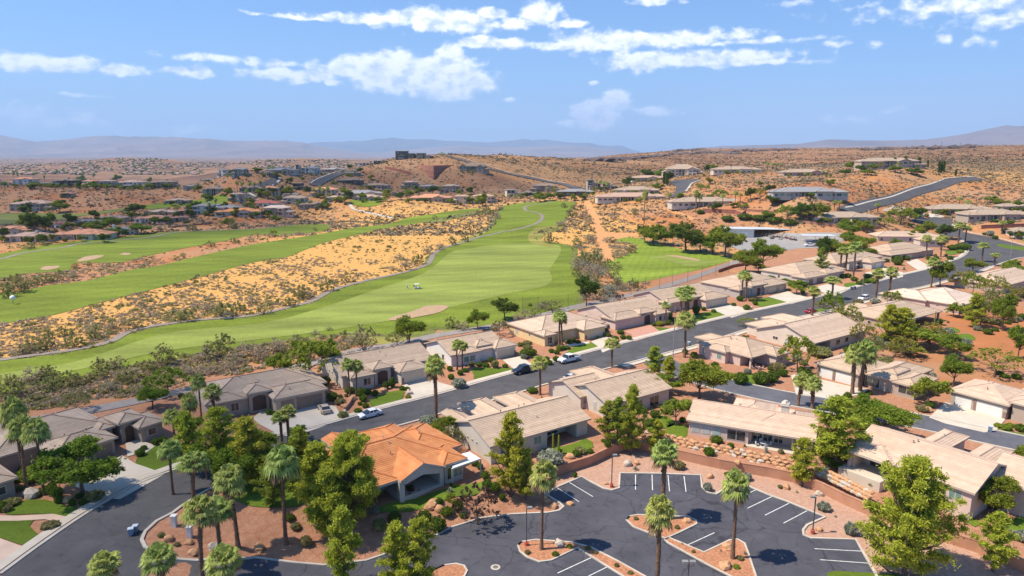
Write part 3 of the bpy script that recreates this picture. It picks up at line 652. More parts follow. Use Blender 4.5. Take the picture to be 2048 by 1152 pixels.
            _, i, fx, fy, r, hh = it[:6]; x0, x1, y0, y1, ze, typ, op = rects[i]; cx, cy = x0 + (x1-x0)*fx, y0 + (y1-y0)*fy; m = MB(); m.box(cx-r, cx+r, cy-r, cy+r, ze - .5, hh, m=0); m.box(cx-r-.12, cx+r+.12, cy-r-.12, cy+r+.12, hh - .45, hh - .3)
            ch = m.build('chimney', it[6] if len(it) > 6 else W_LIGHT, ro); m = MB(); m.rings([(hh, r * .9), (hh + .45, r * .55)], 4, c=(cx, cy)); m.build('chimney_cap', W_LIGHT, ro)
        elif k == 'slab':
            _, i, fx0, fx1, fy0, fy1, mt = it; x0, x1, y0, y1, ze, typ, op = rects[i]; m = MB(); m.box(x0+(x1-x0)*fx0, x0+(x1-x0)*fx1, y0+(y1-y0)*fy0, y0+(y1-y0)*fy1, -1.6, .12); m.build('patio', mt, root)
    for q in range(vents):
        x0, x1, y0, y1, ze, typ, op = rects[rg.choice([0, 0, min(1, len(rects) - 1)])]; fx, fy = rg.uniform(.3, .7), rg.uniform(.25, .75); m = MB(); cx, cy = x0 + (x1-x0)*fx, y0 + (y1-y0)*fy
        hgt = ze + min(min(fx, 1-fx)*(x1-x0) if typ in ('h', 'gy') else 99, min(fy, 1-fy)*(y1-y0) if typ != 'gy' else 99) * pitch; m.tube((cx, cy, hgt - .1), (cx, cy, hgt + .5), .07, .07, 6); m.tube((cx, cy, hgt + .42), (cx, cy, hgt + .55), .13, .13, 6); m.build('vent_pipe', CAPM if rg.random() < .5 else W_LIGHT, ro)
    HS.append((O, rects, ex, ey)); 
    for (x0, x1, y0, y1, *_r) in rects:
        AVOID.append(np.array([tuple(O.xy + ex * a + ey * b) for a, b in ((x0,y0),(x1,y0),(x1,y1),(x0,y1))]))
    return root
HS = []
FTAN = tiles('dark_tan_tiles', (.34,.255,.185), (.43,.33,.245)); FBRN = tiles('dark_brown_tiles', (.24,.165,.12), (.31,.225,.165)); FPNK = tiles('dark_pink_tiles', (.42,.27,.20), (.50,.34,.26))  # darker copies of the tile tones for the farther houses
FMAP = {TAN: FTAN, BRNT: FBRN, PINKT: FPNK}
def farhouse(px0, px1, pyb, st, roofm, wallm, label, cat='house', typ='h', th=None, D=None, depth=None, seed=0, group=None, pitch=.3, flatmod=False, gable=0):
    """a more distant house standing on the slope; px0-px1 its extent, pyb the foot of its near wall"""
    p0 = at((px0 + px1) / 2, pyb); lim = 700 if (px1 < 425 and pyb < 386) else 845 if (pyb < 350 and px0 < 1000) else 1e9
    while p0.y > lim: pyb += .5; p0 = at((px0 + px1) / 2, pyb)
    roofm = FMAP.get(roofm, roofm)
    wd = (px1 - px0) / FOC * (p0.y * math.cos(PITCH) + (CAMH - p0.z) * math.sin(PITCH))
    rg = random.Random(int(px0 * 3 + pyb)); th = rg.uniform(-14, 14) if th is None else th
    dp = depth or min(18, wd * rg.uniform(.4, .5)); c_, s_ = math.cos(R(th)), abs(math.sin(R(th))); wl = max(wd * .55, (wd - dp * s_) / c_)
    ex, ey = Vector((math.cos(R(th)), math.sin(R(th)))), Vector((-math.sin(R(th)), math.cos(R(th))))
    cen = p0.xy + Vector((0, dp * .5)); O = cen - ex * wl / 2 - ey * dp / 2; z = p0.z
    H = {1: 3.2, 2: 6.2, 3: 9.2}[st]; W = []; it = []
    G1 = 'gy' if gable else 'h'
    if flatmod:
        W = [('loc', 0, wl*.55, 0, dp, H, 'f', {'notch': ('s', .1, .9, 1.6)}), ('loc', wl*.5, wl*.82, -1.0, dp*.8, H - 2.6 if st > 1 else H - .5, 'f'), ('loc', wl*.1, wl*.42, -2.5, dp*.5, H*.45 if st > 1 else H*.85, 'f'), ('loc', wl*.78, wl, .8, dp*.9, H - 3.4 if st > 1 else H - .3, 'f', {'notch': ('s', .1, .9, 1.6)})]
    else:
        a = rg.uniform(.5, .6); b = rg.uniform(.2, .34); lo = 3.2
        W = [('loc', wl*.10, wl*.90, 0, dp, H, typ, {'notch': ('s', b + .06, a - .02, 2.6)}),
             ('loc', wl*.0, wl*b, -rg.uniform(1, 3), dp*.62, lo if rg.random() < .6 or st == 1 else H - .4, G1),
             ('loc', wl*a, wl*(a + .24), -rg.uniform(1.5, 3.5), dp*.6, H - rg.choice([0, .4]) if st > 1 else lo + .4, 'gy' if gable or rg.random() < .35 else 'h'),
             ('loc', wl*(a + .2), wl, -rg.uniform(-1, 1.5), dp*.8, lo + .02, 'h'),
             ('loc', wl*.36, wl*.58, dp*.25, dp*1.15, H + .5, 'h')]
        for f in (b + .10, (a + b) / 2 + .02, a - .04): it.append(('post', 0, f, .06 if st == 1 else .05, .28))
        if rg.random() < .6: it.append(('chim', 0, rg.uniform(.2, .8), .45, .7, H + 2.6, wallm))
    for i, w_ in enumerate(W):
        wl_ = w_[2] - w_[1]; n = max(1, int(wl_ / 4.0))
        for lv in range(st):
            if lv * 3 + 2.6 > w_[5] or (i == 4): continue
            for k in range(n):
                f = (k + .5) / n; nt = w_[7].get('notch') if len(w_) > 7 else None; dep = nt[3] if nt and nt[1] < f < nt[2] else 0
                it.append(('win', i, 's', f, rg.choice([1.8, 2.4, 3.0]) if dep == 0 else 3.0, lv * 3 + (.5 if dep == 0 else .15), rg.choice([1.5, 1.9]) if dep == 0 else 2.3, rg.choice([GLASS, GLASS, GLASS, GLASSG]), dep))
    FAR.append((px0, px1, pyb, st))
    return house('house' if cat == 'house' else cat.replace(' ', '_'), label, cat, th, W, it, roofm, wallm, capm=CAPM, pitch=pitch, course=0, origin=(O.x, O.y, z), vents=0, group=group, over=.7)
FAR = []
# ---------------------------------------------------------------- vegetation
def leafm(name, a, b, island=.35, trans=.5, objr=.02):
    return M(name, a, .75, col2=b, scale=1.3, island=island, trans=trans, spec=.12, objr=objr)
L_PINE = leafm('pine_needles', (.38,.42,.04), (.56,.58,.08)); L_PINED = leafm('dark_pine_needles', (.27,.31,.04), (.40,.43,.065)); L_GREEN = leafm('broad_leaves', (.19,.25,.025), (.30,.36,.045)); L_DEEP = leafm('deep_green_leaves', (.10,.15,.022), (.17,.22,.035))
L_LIME = leafm('lime_leaves', (.24,.29,.035), (.38,.41,.055)); L_OLIVE = leafm('olive_leaves', (.25,.235,.09), (.36,.33,.14)); L_YEL = leafm('yellow_green_leaves', (.25,.25,.04), (.38,.36,.07)); L_RED = leafm('reddish_leaves', (.10,.055,.05), (.16,.09,.07))
L_PALM = leafm('palm_fronds', (.36,.42,.10), (.55,.60,.19), island=.3); L_DRY = leafm('dry_fronds', (.22,.15,.08), (.32,.23,.13)); L_GREY = leafm('grey_scrub', (.38,.31,.21), (.50,.41,.28)); L_SILV = leafm('silver_leaves', (.28,.31,.22), (.42,.43,.33))
L_SCRUB = leafm('creosote_leaves', (.25,.25,.085), (.37,.35,.13)); L_HEDGE = leafm('hedge_leaves', (.10,.16,.018), (.18,.245,.03), island=.3)
BARK = M('bark', (.14,.10,.075), .95, .3, 6); PBARK = M('palm_bark', (.21,.125,.08), .95, .35, 5, bump=.05, bscale=12); PTHATCH = M('palm_frond_stubs', (.16,.095,.055), .95, .4, 9, island=.4)
def leafquads(C, r, size, rng, up=.0, asp=1.6, tri=False):
    n = len(C); d = rng.normal(size=(n, 3)); d /= np.linalg.norm(d, axis=1, keepdims=True); d[:, 2] = d[:, 2] * (1 - up) + up * 1.2
    d /= np.linalg.norm(d, axis=1, keepdims=True); t = rng.normal(size=(n, 3)); e = np.cross(d, t); e /= np.linalg.norm(e, axis=1, keepdims=True)
    s = size * rng.uniform(.6, 1.4, (n, 1)); a = d * s * asp * .5; b = e * s * .5
    V = np.stack([C - a, C + b * .9, C + a, C - b * .9], 1).reshape(-1, 3); F = np.arange(4 * n).reshape(-1, 4); return V, F
def clump_cloud(centers, radii, per, rng, flat=1.0, shell=.55):
    out = []
    for c, r in zip(centers, radii):
        k = max(4, int(per * r * r)); d = rng.normal(size=(k, 3)); d /= np.linalg.norm(d, axis=1, keepdims=True)
        rr = r * np.minimum(np.abs(rng.normal(size=(k, 1))) * .5 + .18, 1.45); p = d * rr; p[:, 2] *= flat; out.append(p + c)
    return np.concatenate(out)
def limbs(m, rng, H, r0, tips, base_h=.25, start=None):
    st = Vector(start or (0, 0, 0)); top = Vector((0, 0, H)); lean = Vector((rng.uniform(-.3, .3), rng.uniform(-.3, .3), 0))
    prev = st; pr = r0; pts = [(st, r0)]
    for i in range(1, 5):
        q = st.lerp(top, i / 4) + lean * i * .3; r = r0 * (1 - i * .2); m.tube(prev, q, pr, r, 7, cap=False); pts.append((q, r)); prev, pr = q, r
    for t in tips:
        t = Vector(t); k = min(range(len(pts)), key=lambda i: abs(pts[i][0].z - max(base_h * H, t.z * .6))); a, r = pts[k]; mid = a.lerp(t, .55) + Vector((0, 0, -.12 * (t - a).length))
        m.tube(a, mid, r * .55, r * .3, 5, cap=False); m.tube(mid, t, r * .3, r * .08, 4, cap=False)
PROTO = {}
def tree_proto(name, seed, H, Wd, leaf, kind, per=40, lsize=.3, nc=60, trunk_r=.2, crown0=.2, obj='tree', bark=BARK):
    rng = np.random.default_rng(seed); rg = random.Random(seed); C, Rr = [], []
    if kind == 'pine':
        nb = max(20, nc // 3)
        for i in range(nb):
            t = ((i + rg.random()) / nb) ** .8; z = H * (crown0 + (1 - crown0) * t); a = i * 2.4 + rg.uniform(-.6, .6)
            ln = (Wd / 2) * (min(1, (t + .10) * 2.8) ** .7) * max(.02, 1 - t ** 1.7) ** .7 * rg.uniform(.6, 1.12) * (1 + .2 * math.sin(a * 2 + seed)) + .1; rise = rg.uniform(.15, .5)
            for k in range(5):
                f = (k + 1) / 5; rr = ln * f; C.append((math.cos(a + rg.uniform(-.12, .12)) * rr, math.sin(a + rg.uniform(-.12, .12)) * rr, min(H * .97, z + rr * rise + rg.uniform(-.2, .2)))); Rr.append(rg.uniform(.36, .68) * (.75 + .5 * f) * (1.1 - .35 * t) * H / 9)
    if kind == 'round':
        nl = max(16, int(nc / 4.5))
        for i in range(nl):
            a = i * 2.4 + rg.uniform(-.4, .4); u = -.5 + 1.5 * ((i * .618) % 1); s = math.sqrt(max(0, 1 - u * u)); k = rg.uniform(.5, .82); zc = H * (crown0 + (1 - crown0) * .5); lc = Vector((math.cos(a) * s * k * Wd / 2, math.sin(a) * s * k * Wd / 2, zc + u * k * H * (1 - crown0) * .5)); lr = Wd * rg.uniform(.14, .20)
            for q in range(6):
                d = Vector((rg.gauss(0, 1), rg.gauss(0, 1), rg.gauss(0, .8))).normalized() * lr * rg.uniform(.4, 1); C.append(tuple(lc + d)); Rr.append(rg.uniform(.35, .7) * lr * .9)
    for i in range(nc):
        if kind in ('pine', 'round'): break
        if kind == 'airy':
            a = rg.uniform(0, 6.28); k = rg.uniform(.2, 1) ** .6; z = H * (crown0 + (1 - crown0) * (1 - .65 * k * k) * rg.uniform(.72, 1)); C.append((math.cos(a) * k * Wd / 2, math.sin(a) * k * Wd / 2, z)); Rr.append(rg.uniform(.35, .75) * Wd / 8)
        elif kind == 'bush':
            a = rg.uniform(0, 6.28); k = rg.uniform(0, 1) ** .6; z = H * rg.uniform(.25, 1) * (1 - .45 * k * k); C.append((math.cos(a) * k * Wd / 2 * .9, math.sin(a) * k * Wd / 2 * .9, z)); Rr.append(rg.uniform(.3, .6) * Wd / 6)
    P = clump_cloud(np.array(C), Rr, per, rng, flat=.75 if kind != 'pine' else .62, shell=.2); P[:, 2] = np.maximum(P[:, 2], .05)
    V, F = leafquads(P, 0, lsize, rng, up=.35 if kind == 'pine' else .1, asp=2.8 if kind == 'pine' else 1.6)
    root = empty(obj, (0, 0, 0)); cr = npmesh('crown' if kind != 'bush' else 'foliage', V, F, leaf, root)
    m = MB()
    if kind == 'bush':
        for i in range(9):
            t = C[rg.randrange(len(C))]; m.tube((rg.uniform(-.1,.1), rg.uniform(-.1,.1), 0), t, .035, .012, 4, cap=False)
        m.build('stems', bark, root)
    else:
        nC = len(C); tips = [C[i] for i in range(4, nC, 5)] if kind == 'pine' else [C[i] for i in range(0, nC, max(1, nC // 26))]; limbs(m, rg, H * (.9 if kind == 'pine' else .6), trunk_r, tips, .12 if kind == 'pine' else .2); m.build('trunk', bark, root)
    PROTO[name] = (root, H, Wd, [False]); return root
def palm_proto(name, seed, H, rT=.26, nf=34, fr=1.25, droop=1.0, thatch=False):
    rg = random.Random(seed); root = empty('fan_palm', (0, 0, 0)); m = MB(); n = 14; ln = rg.uniform(-.55, .55), rg.uniform(-.4, .4)
    def ax(t): return Vector((ln[0] * t * t, ln[1] * t * t, H * t))
    for i in range(n):
        t0, t1 = i / n, (i + 1) / n; r = lambda t: rT * (1.35 - .5 * min(1, t * 6)) if t < .17 else rT * (.85 - .12 * t) * (1 + (.25 if thatch and t > .35 else 0)); m.tube(ax(t0), ax(t1), r(t0), r(t1) * (.97), 10, cap=False)
    for i in range(int(H * 26)):            # old frond stubs round the trunk
        t = rg.uniform(.12, .99); a = rg.uniform(0, 6.28); c = ax(t); rr = rT * .86; d = Vector((math.cos(a), math.sin(a), 0)); s = rg.uniform(.07, .13) * (1.4 if thatch else 1); tt = Vector((-d.y, d.x, 0)) * s * .6
        m.quad(c + d * rr - tt, c + d * rr + tt, c + d * (rr + s) + Vector((0, 0, s * 1.3)), m=1)
    m.build('trunk', [PBARK, PTHATCH], root); m = MB(); md = MB(); top = ax(1.0)
    for i in range(nf):
        el = R(78 - 108 * (i / nf) ** .9 + rg.uniform(-9, 9)); az_ = i * 2.399 + rg.uniform(-.25, .25); d = Vector((math.cos(az_) * math.cos(el), math.sin(az_) * math.cos(el), math.sin(el)))
        L1 = fr * rg.uniform(.6, .95); st = top + Vector((0, 0, rg.uniform(-.25, .15))); hub = st + d * L1 + Vector((0, 0, -.12 * L1)); tgt = md if i > nf * .86 else m
        m.tube(st, hub, .03, .02, 3, cap=False)
        side = d.cross(Vector((0, 0, 1))).normalized(); upv = side.cross(d).normalized(); nb = 13; L2 = fr * rg.uniform(.75, 1.0)
        for k in range(nb):
            a = R(-92 + 184 * k / (nb - 1)); dd = d * math.cos(a) + side * math.sin(a); ln2 = L2 * (1 - .28 * abs(a) / 2.1) * rg.uniform(.85, 1.05); fold = upv * (.05 if k % 2 else -.05)
            w_ = (side * math.cos(a) - d * math.sin(a)) * .115 * fr; mid = hub + dd * ln2 * .6 + fold; tip = hub + dd * ln2 + Vector((0, 0, -ln2 * rg.uniform(.3, .62) * droop)); tgt.quad(hub, mid + w_, mid - w_); tgt.quad(mid - w_, mid + w_, tip)
    for i in range(16 if not thatch else 34):  # hanging dead fronds
        a = rg.uniform(0, 6.28); d = Vector((math.cos(a), math.sin(a), 0)); z = rg.uniform(.0, .35 if not thatch else 1.6); b0 = top + Vector((0, 0, -z)); e = b0 + d * rg.uniform(.3, .5) + Vector((0, 0, -rg.uniform(.5, 1.0))); w_ = Vector((-d.y, d.x, 0)) * rg.uniform(.1, .25); md.quad(b0, e + w_, e - w_)
    m.build('crown', L_PALM, root); md.build('dead_fronds', L_DRY, root); PROTO[name] = (root, H, fr * 3.1, [False]); return root
def shrub_proto(name, seed, leaf, obj='shrub', r=.6, sq=.85, n=700, ls=.11):
    rng = np.random.default_rng(seed); d = rng.normal(size=(n, 3)); d /= np.linalg.norm(d, axis=1, keepdims=True); d[:, 2] = d[:, 2] * .8 + .15
    k = 1 + .12 * np.sin(d[:, 0] * 5 + seed) * np.cos(d[:, 1] * 6) ; P = d * r * rng.uniform(.78, 1.03, (n, 1)) * k[:, None]; P[:, 2] = np.maximum(P[:, 2] * sq + r * sq * .9, .02)
    V, F = leafquads(P, 0, ls, rng, up=.1, asp=1.3); o = npmesh(obj, V, F, leaf); b = MB(); b.blob((0, 0, r * sq * .82), r * .8, seed, (1, 1, sq), 2, .1); i0 = len(V)
    bo = b.build('core', leaf); bo.parent = o; PROTO[name] = (o, r * 2 * sq, r * 2, [False]); return o
def spiky_proto(name, seed, leaf, obj, n=46, L=.9, w=.05, stiff=.25):
    rg = random.Random(seed); m = MB()
    for i in range(n):
        a = rg.uniform(0, 6.28); el = R(rg.uniform(12, 88)); d = Vector((math.cos(a) * math.cos(el), math.sin(a) * math.cos(el), math.sin(el))); l_ = L * rg.uniform(.7, 1.1); s = Vector((-math.sin(a), math.cos(a), 0)) * w; mid = d * l_ * .6; tip = d * l_ + Vector((0, 0, -l_ * stiff)); m.quad((-s * .5), (s * .5), mid + s, mid - s); m.quad(mid - s, mid + s, tip)
    o = m.build(obj, leaf); PROTO[name] = (o, L, L * 2, [False]); return o
for i in range(4): tree_proto('pine%d' % i, 11 + i, 10, 5.6, L_PINE, 'pine', per=240, lsize=.145, nc=120, trunk_r=.22, crown0=.1, obj='pine_tree')
tree_proto('bigpine', 15, 14, 13, L_PINE, 'pine', per=190, lsize=.165, nc=250, trunk_r=.35, crown0=.06, obj='pine_tree')
tree_proto('pined', 21, 9, 4.4, L_PINED, 'pine', per=220, lsize=.15, nc=90, trunk_r=.18, crown0=.08, obj='pine_tree')
for i in range(2): tree_proto('broad%d' % i, 31 + i, 6.5, 6.5, L_GREEN, 'round', per=330, lsize=.17, nc=150, trunk_r=.2, crown0=.22, obj='broadleaf_tree')
tree_proto('deep', 35, 6, 6, L_DEEP, 'round', per=330, lsize=.18, nc=130, trunk_r=.2, crown0=.15, obj='broadleaf_tree')
tree_proto('lime', 36, 5.5, 5, L_LIME, 'round', per=330, lsize=.16, nc=110, trunk_r=.15, crown0=.2, obj='broadleaf_tree')
tree_proto('mesq', 41, 4.5, 6.5, L_OLIVE, 'airy', per=95, lsize=.2, nc=80, trunk_r=.14, crown0=.25, obj='mesquite_tree')
tree_proto('mesqg', 42, 5.0, 6.0, L_GREEN, 'airy', per=110, lsize=.22, nc=80, trunk_r=.14, crown0=.22, obj='mesquite_tree')
tree_proto('palo', 43, 4.5, 6.0, L_YEL, 'airy', per=80, lsize=.2, nc=75, trunk_r=.14, crown0=.22, obj='palo_verde_tree')
tree_proto('red', 44, 3.6, 4.5, L_RED, 'airy', per=90, lsize=.2, nc=70, trunk_r=.1, crown0=.1, obj='plum_tree')
tree_proto('cyp', 45, 8, 1.3, L_DEEP, 'pine', per=300, lsize=.16, nc=90, trunk_r=.1, crown0=.03, obj='cypress_tree')
tree_proto('bushg', 51, 2.2, 3.0, L_SCRUB, 'bush', per=230, lsize=.15, nc=60, obj='desert_bush'); tree_proto('bushb', 52, 2.0, 3.2, L_GREY, 'bush', per=200, lsize=.14, nc=60, obj='desert_bush')
tree_proto('bushd', 53, 1.8, 2.6, L_OLIVE, 'bush', per=150, lsize=.15, nc=40, obj='desert_bush'); tree_proto('bushs', 54, 1.5, 3.0, L_SILV, 'bush', per=150, lsize=.13, nc=40, obj='desert_bush')
for i in range(5): palm_proto('palm%d' % i, 61 + i, 8.5, nf=34 + 3 * (i % 3), fr=1.4 + .06 * (i % 3), rT=.28 + .03 * (i % 2), thatch=(i == 3), droop=.8 + .2 * (i % 3))
palm_proto('palms0', 65, 4.6, rT=.36, nf=34, fr=1.25, thatch=True); palm_proto('palms1', 66, 4.4, rT=.34, nf=34, fr=1.3, thatch=True)
shrub_proto('ball', 71, L_HEDGE, 'clipped_shrub'); shrub_proto('bally', 72, L_LIME, 'clipped_shrub'); shrub_proto('balld', 73, L_DEEP, 'clipped_shrub')
shrub_proto('mound', 74, L_SILV, 'silver_shrub', sq=.6, n=600, ls=.15); shrub_proto('gmound', 75, L_OLIVE, 'low_shrub', sq=.6, n=500, ls=.14); spiky_proto('yucca', 76, L_SILV, 'yucca'); spiky_proto('agave', 77, L_DEEP, 'agave', 30, .7, .08)
def put(kind, loc, sx, sz, rz=None, label=None, cat=None, group=None):
    root, H, Wd, used = PROTO[kind]
    o = root if not used[0] else copy_tree(root)
    used[0] = True; o.location = loc; o.scale = (sx, sx, sz); o.rotation_euler = (0, 0, random.uniform(0, 6.28) if rz is None else rz); tag(o, label, cat, group); return o
KN = {'bigpine': ('very large yellow-green pine', 'pine'), 'pine': ('yellow-green pine', 'pine'), 'pined': ('dark green pine', 'pine'), 'broad': ('round leafy green tree', 'tree'), 'deep': ('dense dark green tree', 'tree'), 'lime': ('bright lime green tree', 'tree'), 'mesq': ('airy olive mesquite', 'tree'),
      'mesqg': ('spreading green mesquite', 'tree'), 'palo': ('yellow-green palo verde', 'tree'), 'red': ('purple-leaved tree', 'tree'), 'cyp': ('narrow dark cypress', 'cypress'), 'palm': ('tall fan palm', 'palm'), 'palms': ('stout shaggy fan palm', 'palm'),
      'bushg': ('olive creosote bush', 'bush'), 'bushb': ('grey-brown twiggy bush', 'bush'), 'bushd': ('olive desert bush', 'bush'), 'bushs': ('silvery desert bush', 'bush'), 'ball': ('round clipped green shrub', 'shrub'), 'bally': ('bright yellow-green shrub', 'shrub'),
      'balld': ('dark green clipped shrub', 'shrub'), 'mound': ('silver-grey mounded shrub', 'shrub'), 'gmound': ('low olive shrub', 'shrub'), 'yucca': ('spiky pale yucca', 'yucca'), 'agave': ('dark green agave', 'agave')}
AUTO = []                                  # (object, kind phrase, px, py) labelled at the end
def plant(kind, px, yb, yt, wpx, z=None):
    """kind of plant, foot at (px, yb), top at row yt, wpx wide"""
    k = kind; alts = [q for q in PROTO if q.rstrip('0123456789') == kind]
    q = random.choice(alts) if alts else kind
    p = at(px, yb); dz = p.y * math.cos(PITCH) + (CAMH - p.z) * math.sin(PITCH)
    lo, hi = 0, 40
    for _ in range(30):
        md = (lo + hi) / 2
        if PXof(p.x, p.y, p.z + md)[1] > yt: lo = md
        else: hi = md
    root, H, Wd, used = PROTO[q]; sz = lo / (H * (1.08 if kind.startswith('palm') else 1.03)); sx = wpx / FOC * dz / Wd * (.95 if 'pine' in kind else 1)
    if kind.startswith('palm'): sx = max(.55, min(1.5, sx))
    o = put(q, p - Vector((0, 0, .1)), sx, max(sz, .05)); o['category'] = KN[kind][1]; AUTO.append((o, KN[kind][0], px, (yb + yt) / 2)); return o
# ---------------------------------------------------------------- vehicles and street furniture
TYRE = M('tyre_rubber', (.02,.02,.02), .8); RIM = M('wheel_rim', (.45,.45,.46), .35, metal=.8); CGL = M('car_glass', (.02,.025,.03), .05, spec=1); HLIGHT = M('headlight_glass', (.75,.78,.8), .1, spec=.8); TLIGHT = M('tail_light_glass', (.45,.02,.02), .2)
STEEL = M('galvanised_steel', (.36,.35,.33), .5, metal=.4); DSTEEL = M('dark_bronze_metal', (.16,.14,.13), .5, metal=.3); BLUEP = M('grey_blue_plastic', (.20,.26,.36), .5, .05); DBLUE = M('dark_blue_plastic', (.05,.08,.16), .5, .05); REDB = M('red_base_paint', (.45,.09,.06), .7)
def paint(name, c): return M(name, c, .25, .02, .5, spec=.7)
def wheel(root, x, y, r, w=.22):
    m = MB(); m.tube((x, y - w/2, r), (x, y + w/2, r), r, r, 16); m.tube((x, y + w/2, r), (x, y - w/2, r), r, r, 16); t = m.build('wheel', TYRE, root); m = MB()
    s = 1 if y > 0 else -1; m.tube((x, y + s*w*.45, r), (x, y + s*w*.54, r), r*.62, r*.58, 12); m.build('rim', RIM, t)
def loft(m, secs, mi=0, capa=True, capb=True):
    i0 = len(m.v); n = len(secs[0])
    for s in secs: m.v += s
    for j in range(len(secs) - 1):
        for k in range(n): m.f.append((i0+j*n+k, i0+j*n+(k+1) % n, i0+(j+1)*n+(k+1) % n, i0+(j+1)*n+k)); m.m.append(mi)
    if capa: m.f.append(tuple(i0+k for k in range(n))[::-1]); m.m.append(mi)
    if capb: m.f.append(tuple(i0+(len(secs)-1)*n+k for k in range(n))); m.m.append(mi)
def sec(x, z0, z1, w0, w1, r=.1):
    return [(x,-w0,z0+r),(x,-w0+r,z0),(x,w0-r,z0),(x,w0,z0+r),(x,w0,(z0+z1)*.55),(x,w1,z1-.04),(x,w1-.14,z1),(x,-w1+.14,z1),(x,-w1,z1-.04),(x,-w0,(z0+z1)*.55)]
def car(kind, pm, px, py, th, label, cat, group=None, name=None):
    p = at(px, py) if py is not None else Vector(px); root = empty(name or 'parked_car', p + Vector((0, 0, .07)), R(th)); tag(root, label, cat, group)
    if kind == 'pickup': Ln, W, prof = 5.9, .98, [(-2.95,.55,1.2),(-2.9,.45,1.25),(-1.2,.4,1.27),(-.9,.4,1.28),(1.3,.4,1.27),(1.5,.4,1.28),(2.6,.42,1.18),(2.9,.5,1.0),(2.95,.55,.9)]; cab = [(-.95,.9,1.27,1.28),(-.75,.85,1.93,1.93),(.75,.83,1.95,1.95),(1.55,.9,1.26,1.27)]; wx, wr = (-1.85, 1.95), .42
    elif kind == 'suv': Ln, W, prof = 4.7, .94, [(-2.35,.5,1.0),(-2.3,.35,1.15),(-1.5,.3,1.1),(1.0,.3,1.08),(1.9,.32,1.0),(2.25,.38,.85),(2.35,.5,.7)]; cab = [(-2.28,.82,1.1,1.12),(-1.95,.76,1.62,1.62),(.2,.76,1.68,1.68),(1.15,.86,1.06,1.06)]; wx, wr = (-1.4, 1.45), .36
    else: Ln, W, prof = 4.65, .91, [(-2.32,.5,.9),(-2.25,.3,.98),(-1.5,.26,.98),(0,.25,.95),(1.1,.25,.93),(1.9,.28,.82),(2.25,.35,.68),(2.32,.45,.58)]; cab = [(-1.95,.82,.95,.97),(-1.2,.68,1.38,1.38),(.1,.68,1.43,1.43),(1.2,.83,.92,.92)]; wx, wr = (-1.38, 1.42), .33
    m = MB(); loft(m, [sec(x, z0, z1, W * (.93 if abs(x) > Ln*.47 else 1), W * .93) for x, z0, z1 in prof])
    if kind == 'pickup': m.box(-2.8, -1.0, -.78, .78, 1.279, 1.283, m=1)
    m.build('body', [pm, DSTEEL], root, smooth=False)
    m = MB(); (xa,wa,z1,_),(xb,wb,z2,_),(xc,wc,z3,_),(xd,wd,z4,_) = cab
    zt = z2 - .03
    A = [(xa,-wa,z1),(xa,wa,z1)]; 
    loft(m, [[(xa,-wa,z1-.2),(xa,wa,z1-.2),(xa,wa,z1),(xa,-wa,z1)],[(xb,-wb,z1-.2),(xb,wb*1.0,z1-.2),(xb,wb,zt),(xb,-wb,zt)],[(xc,-wc,z1-.2),(xc,wc,z1-.2),(xc,wc,zt+.02),(xc,-wc,zt+.02)],[(xd,-wd,z4-.2),(xd,wd,z4-.2),(xd,wd,z4),(xd,-wd,z4)]]); m.build('windows', CGL, root)
    m = MB(); m.box(xb-.05, xc+.05, -wb+.02, wb-.02, zt, zt+.06)
    for x_ in (xb, (xb+xc)/2, xc):
        for s in (-1, 1): m.tube((x_ + (x_-0)*.0, s*(wb+.005), zt), (x_ + (.1 if x_ == xc else -.1 if x_ == xb else 0)*3, s*(wa+.0), z1), .04, .05, 4)
    m.build('cabin_roof', pm, root)
    for x_ in wx:
        for s in (-1, 1): wheel(root, x_, s * (W - .08), wr)
    xf = prof[-1][0]; xr = prof[0][0]
    for s in (-1, 1):
        m = MB(); m.box(xf-.18, xf-.02, s*W*.62-.17, s*W*.62+.17, prof[-2][2]-.18, prof[-2][2]-.02); m.build('headlight', HLIGHT, root)
        m = MB(); m.box(xr-.02, xr+.12, s*W*.72-.12, s*W*.72+.12, prof[1][2]-.3, prof[1][2]-.08); m.build('tail_light', TLIGHT, root)
    m = MB(); m.box(xf-.1, xf+.03, -.45, .45, prof[-1][1]-.0, prof[-1][1]+.25); m.build('grille', DSTEEL, root)
    return root
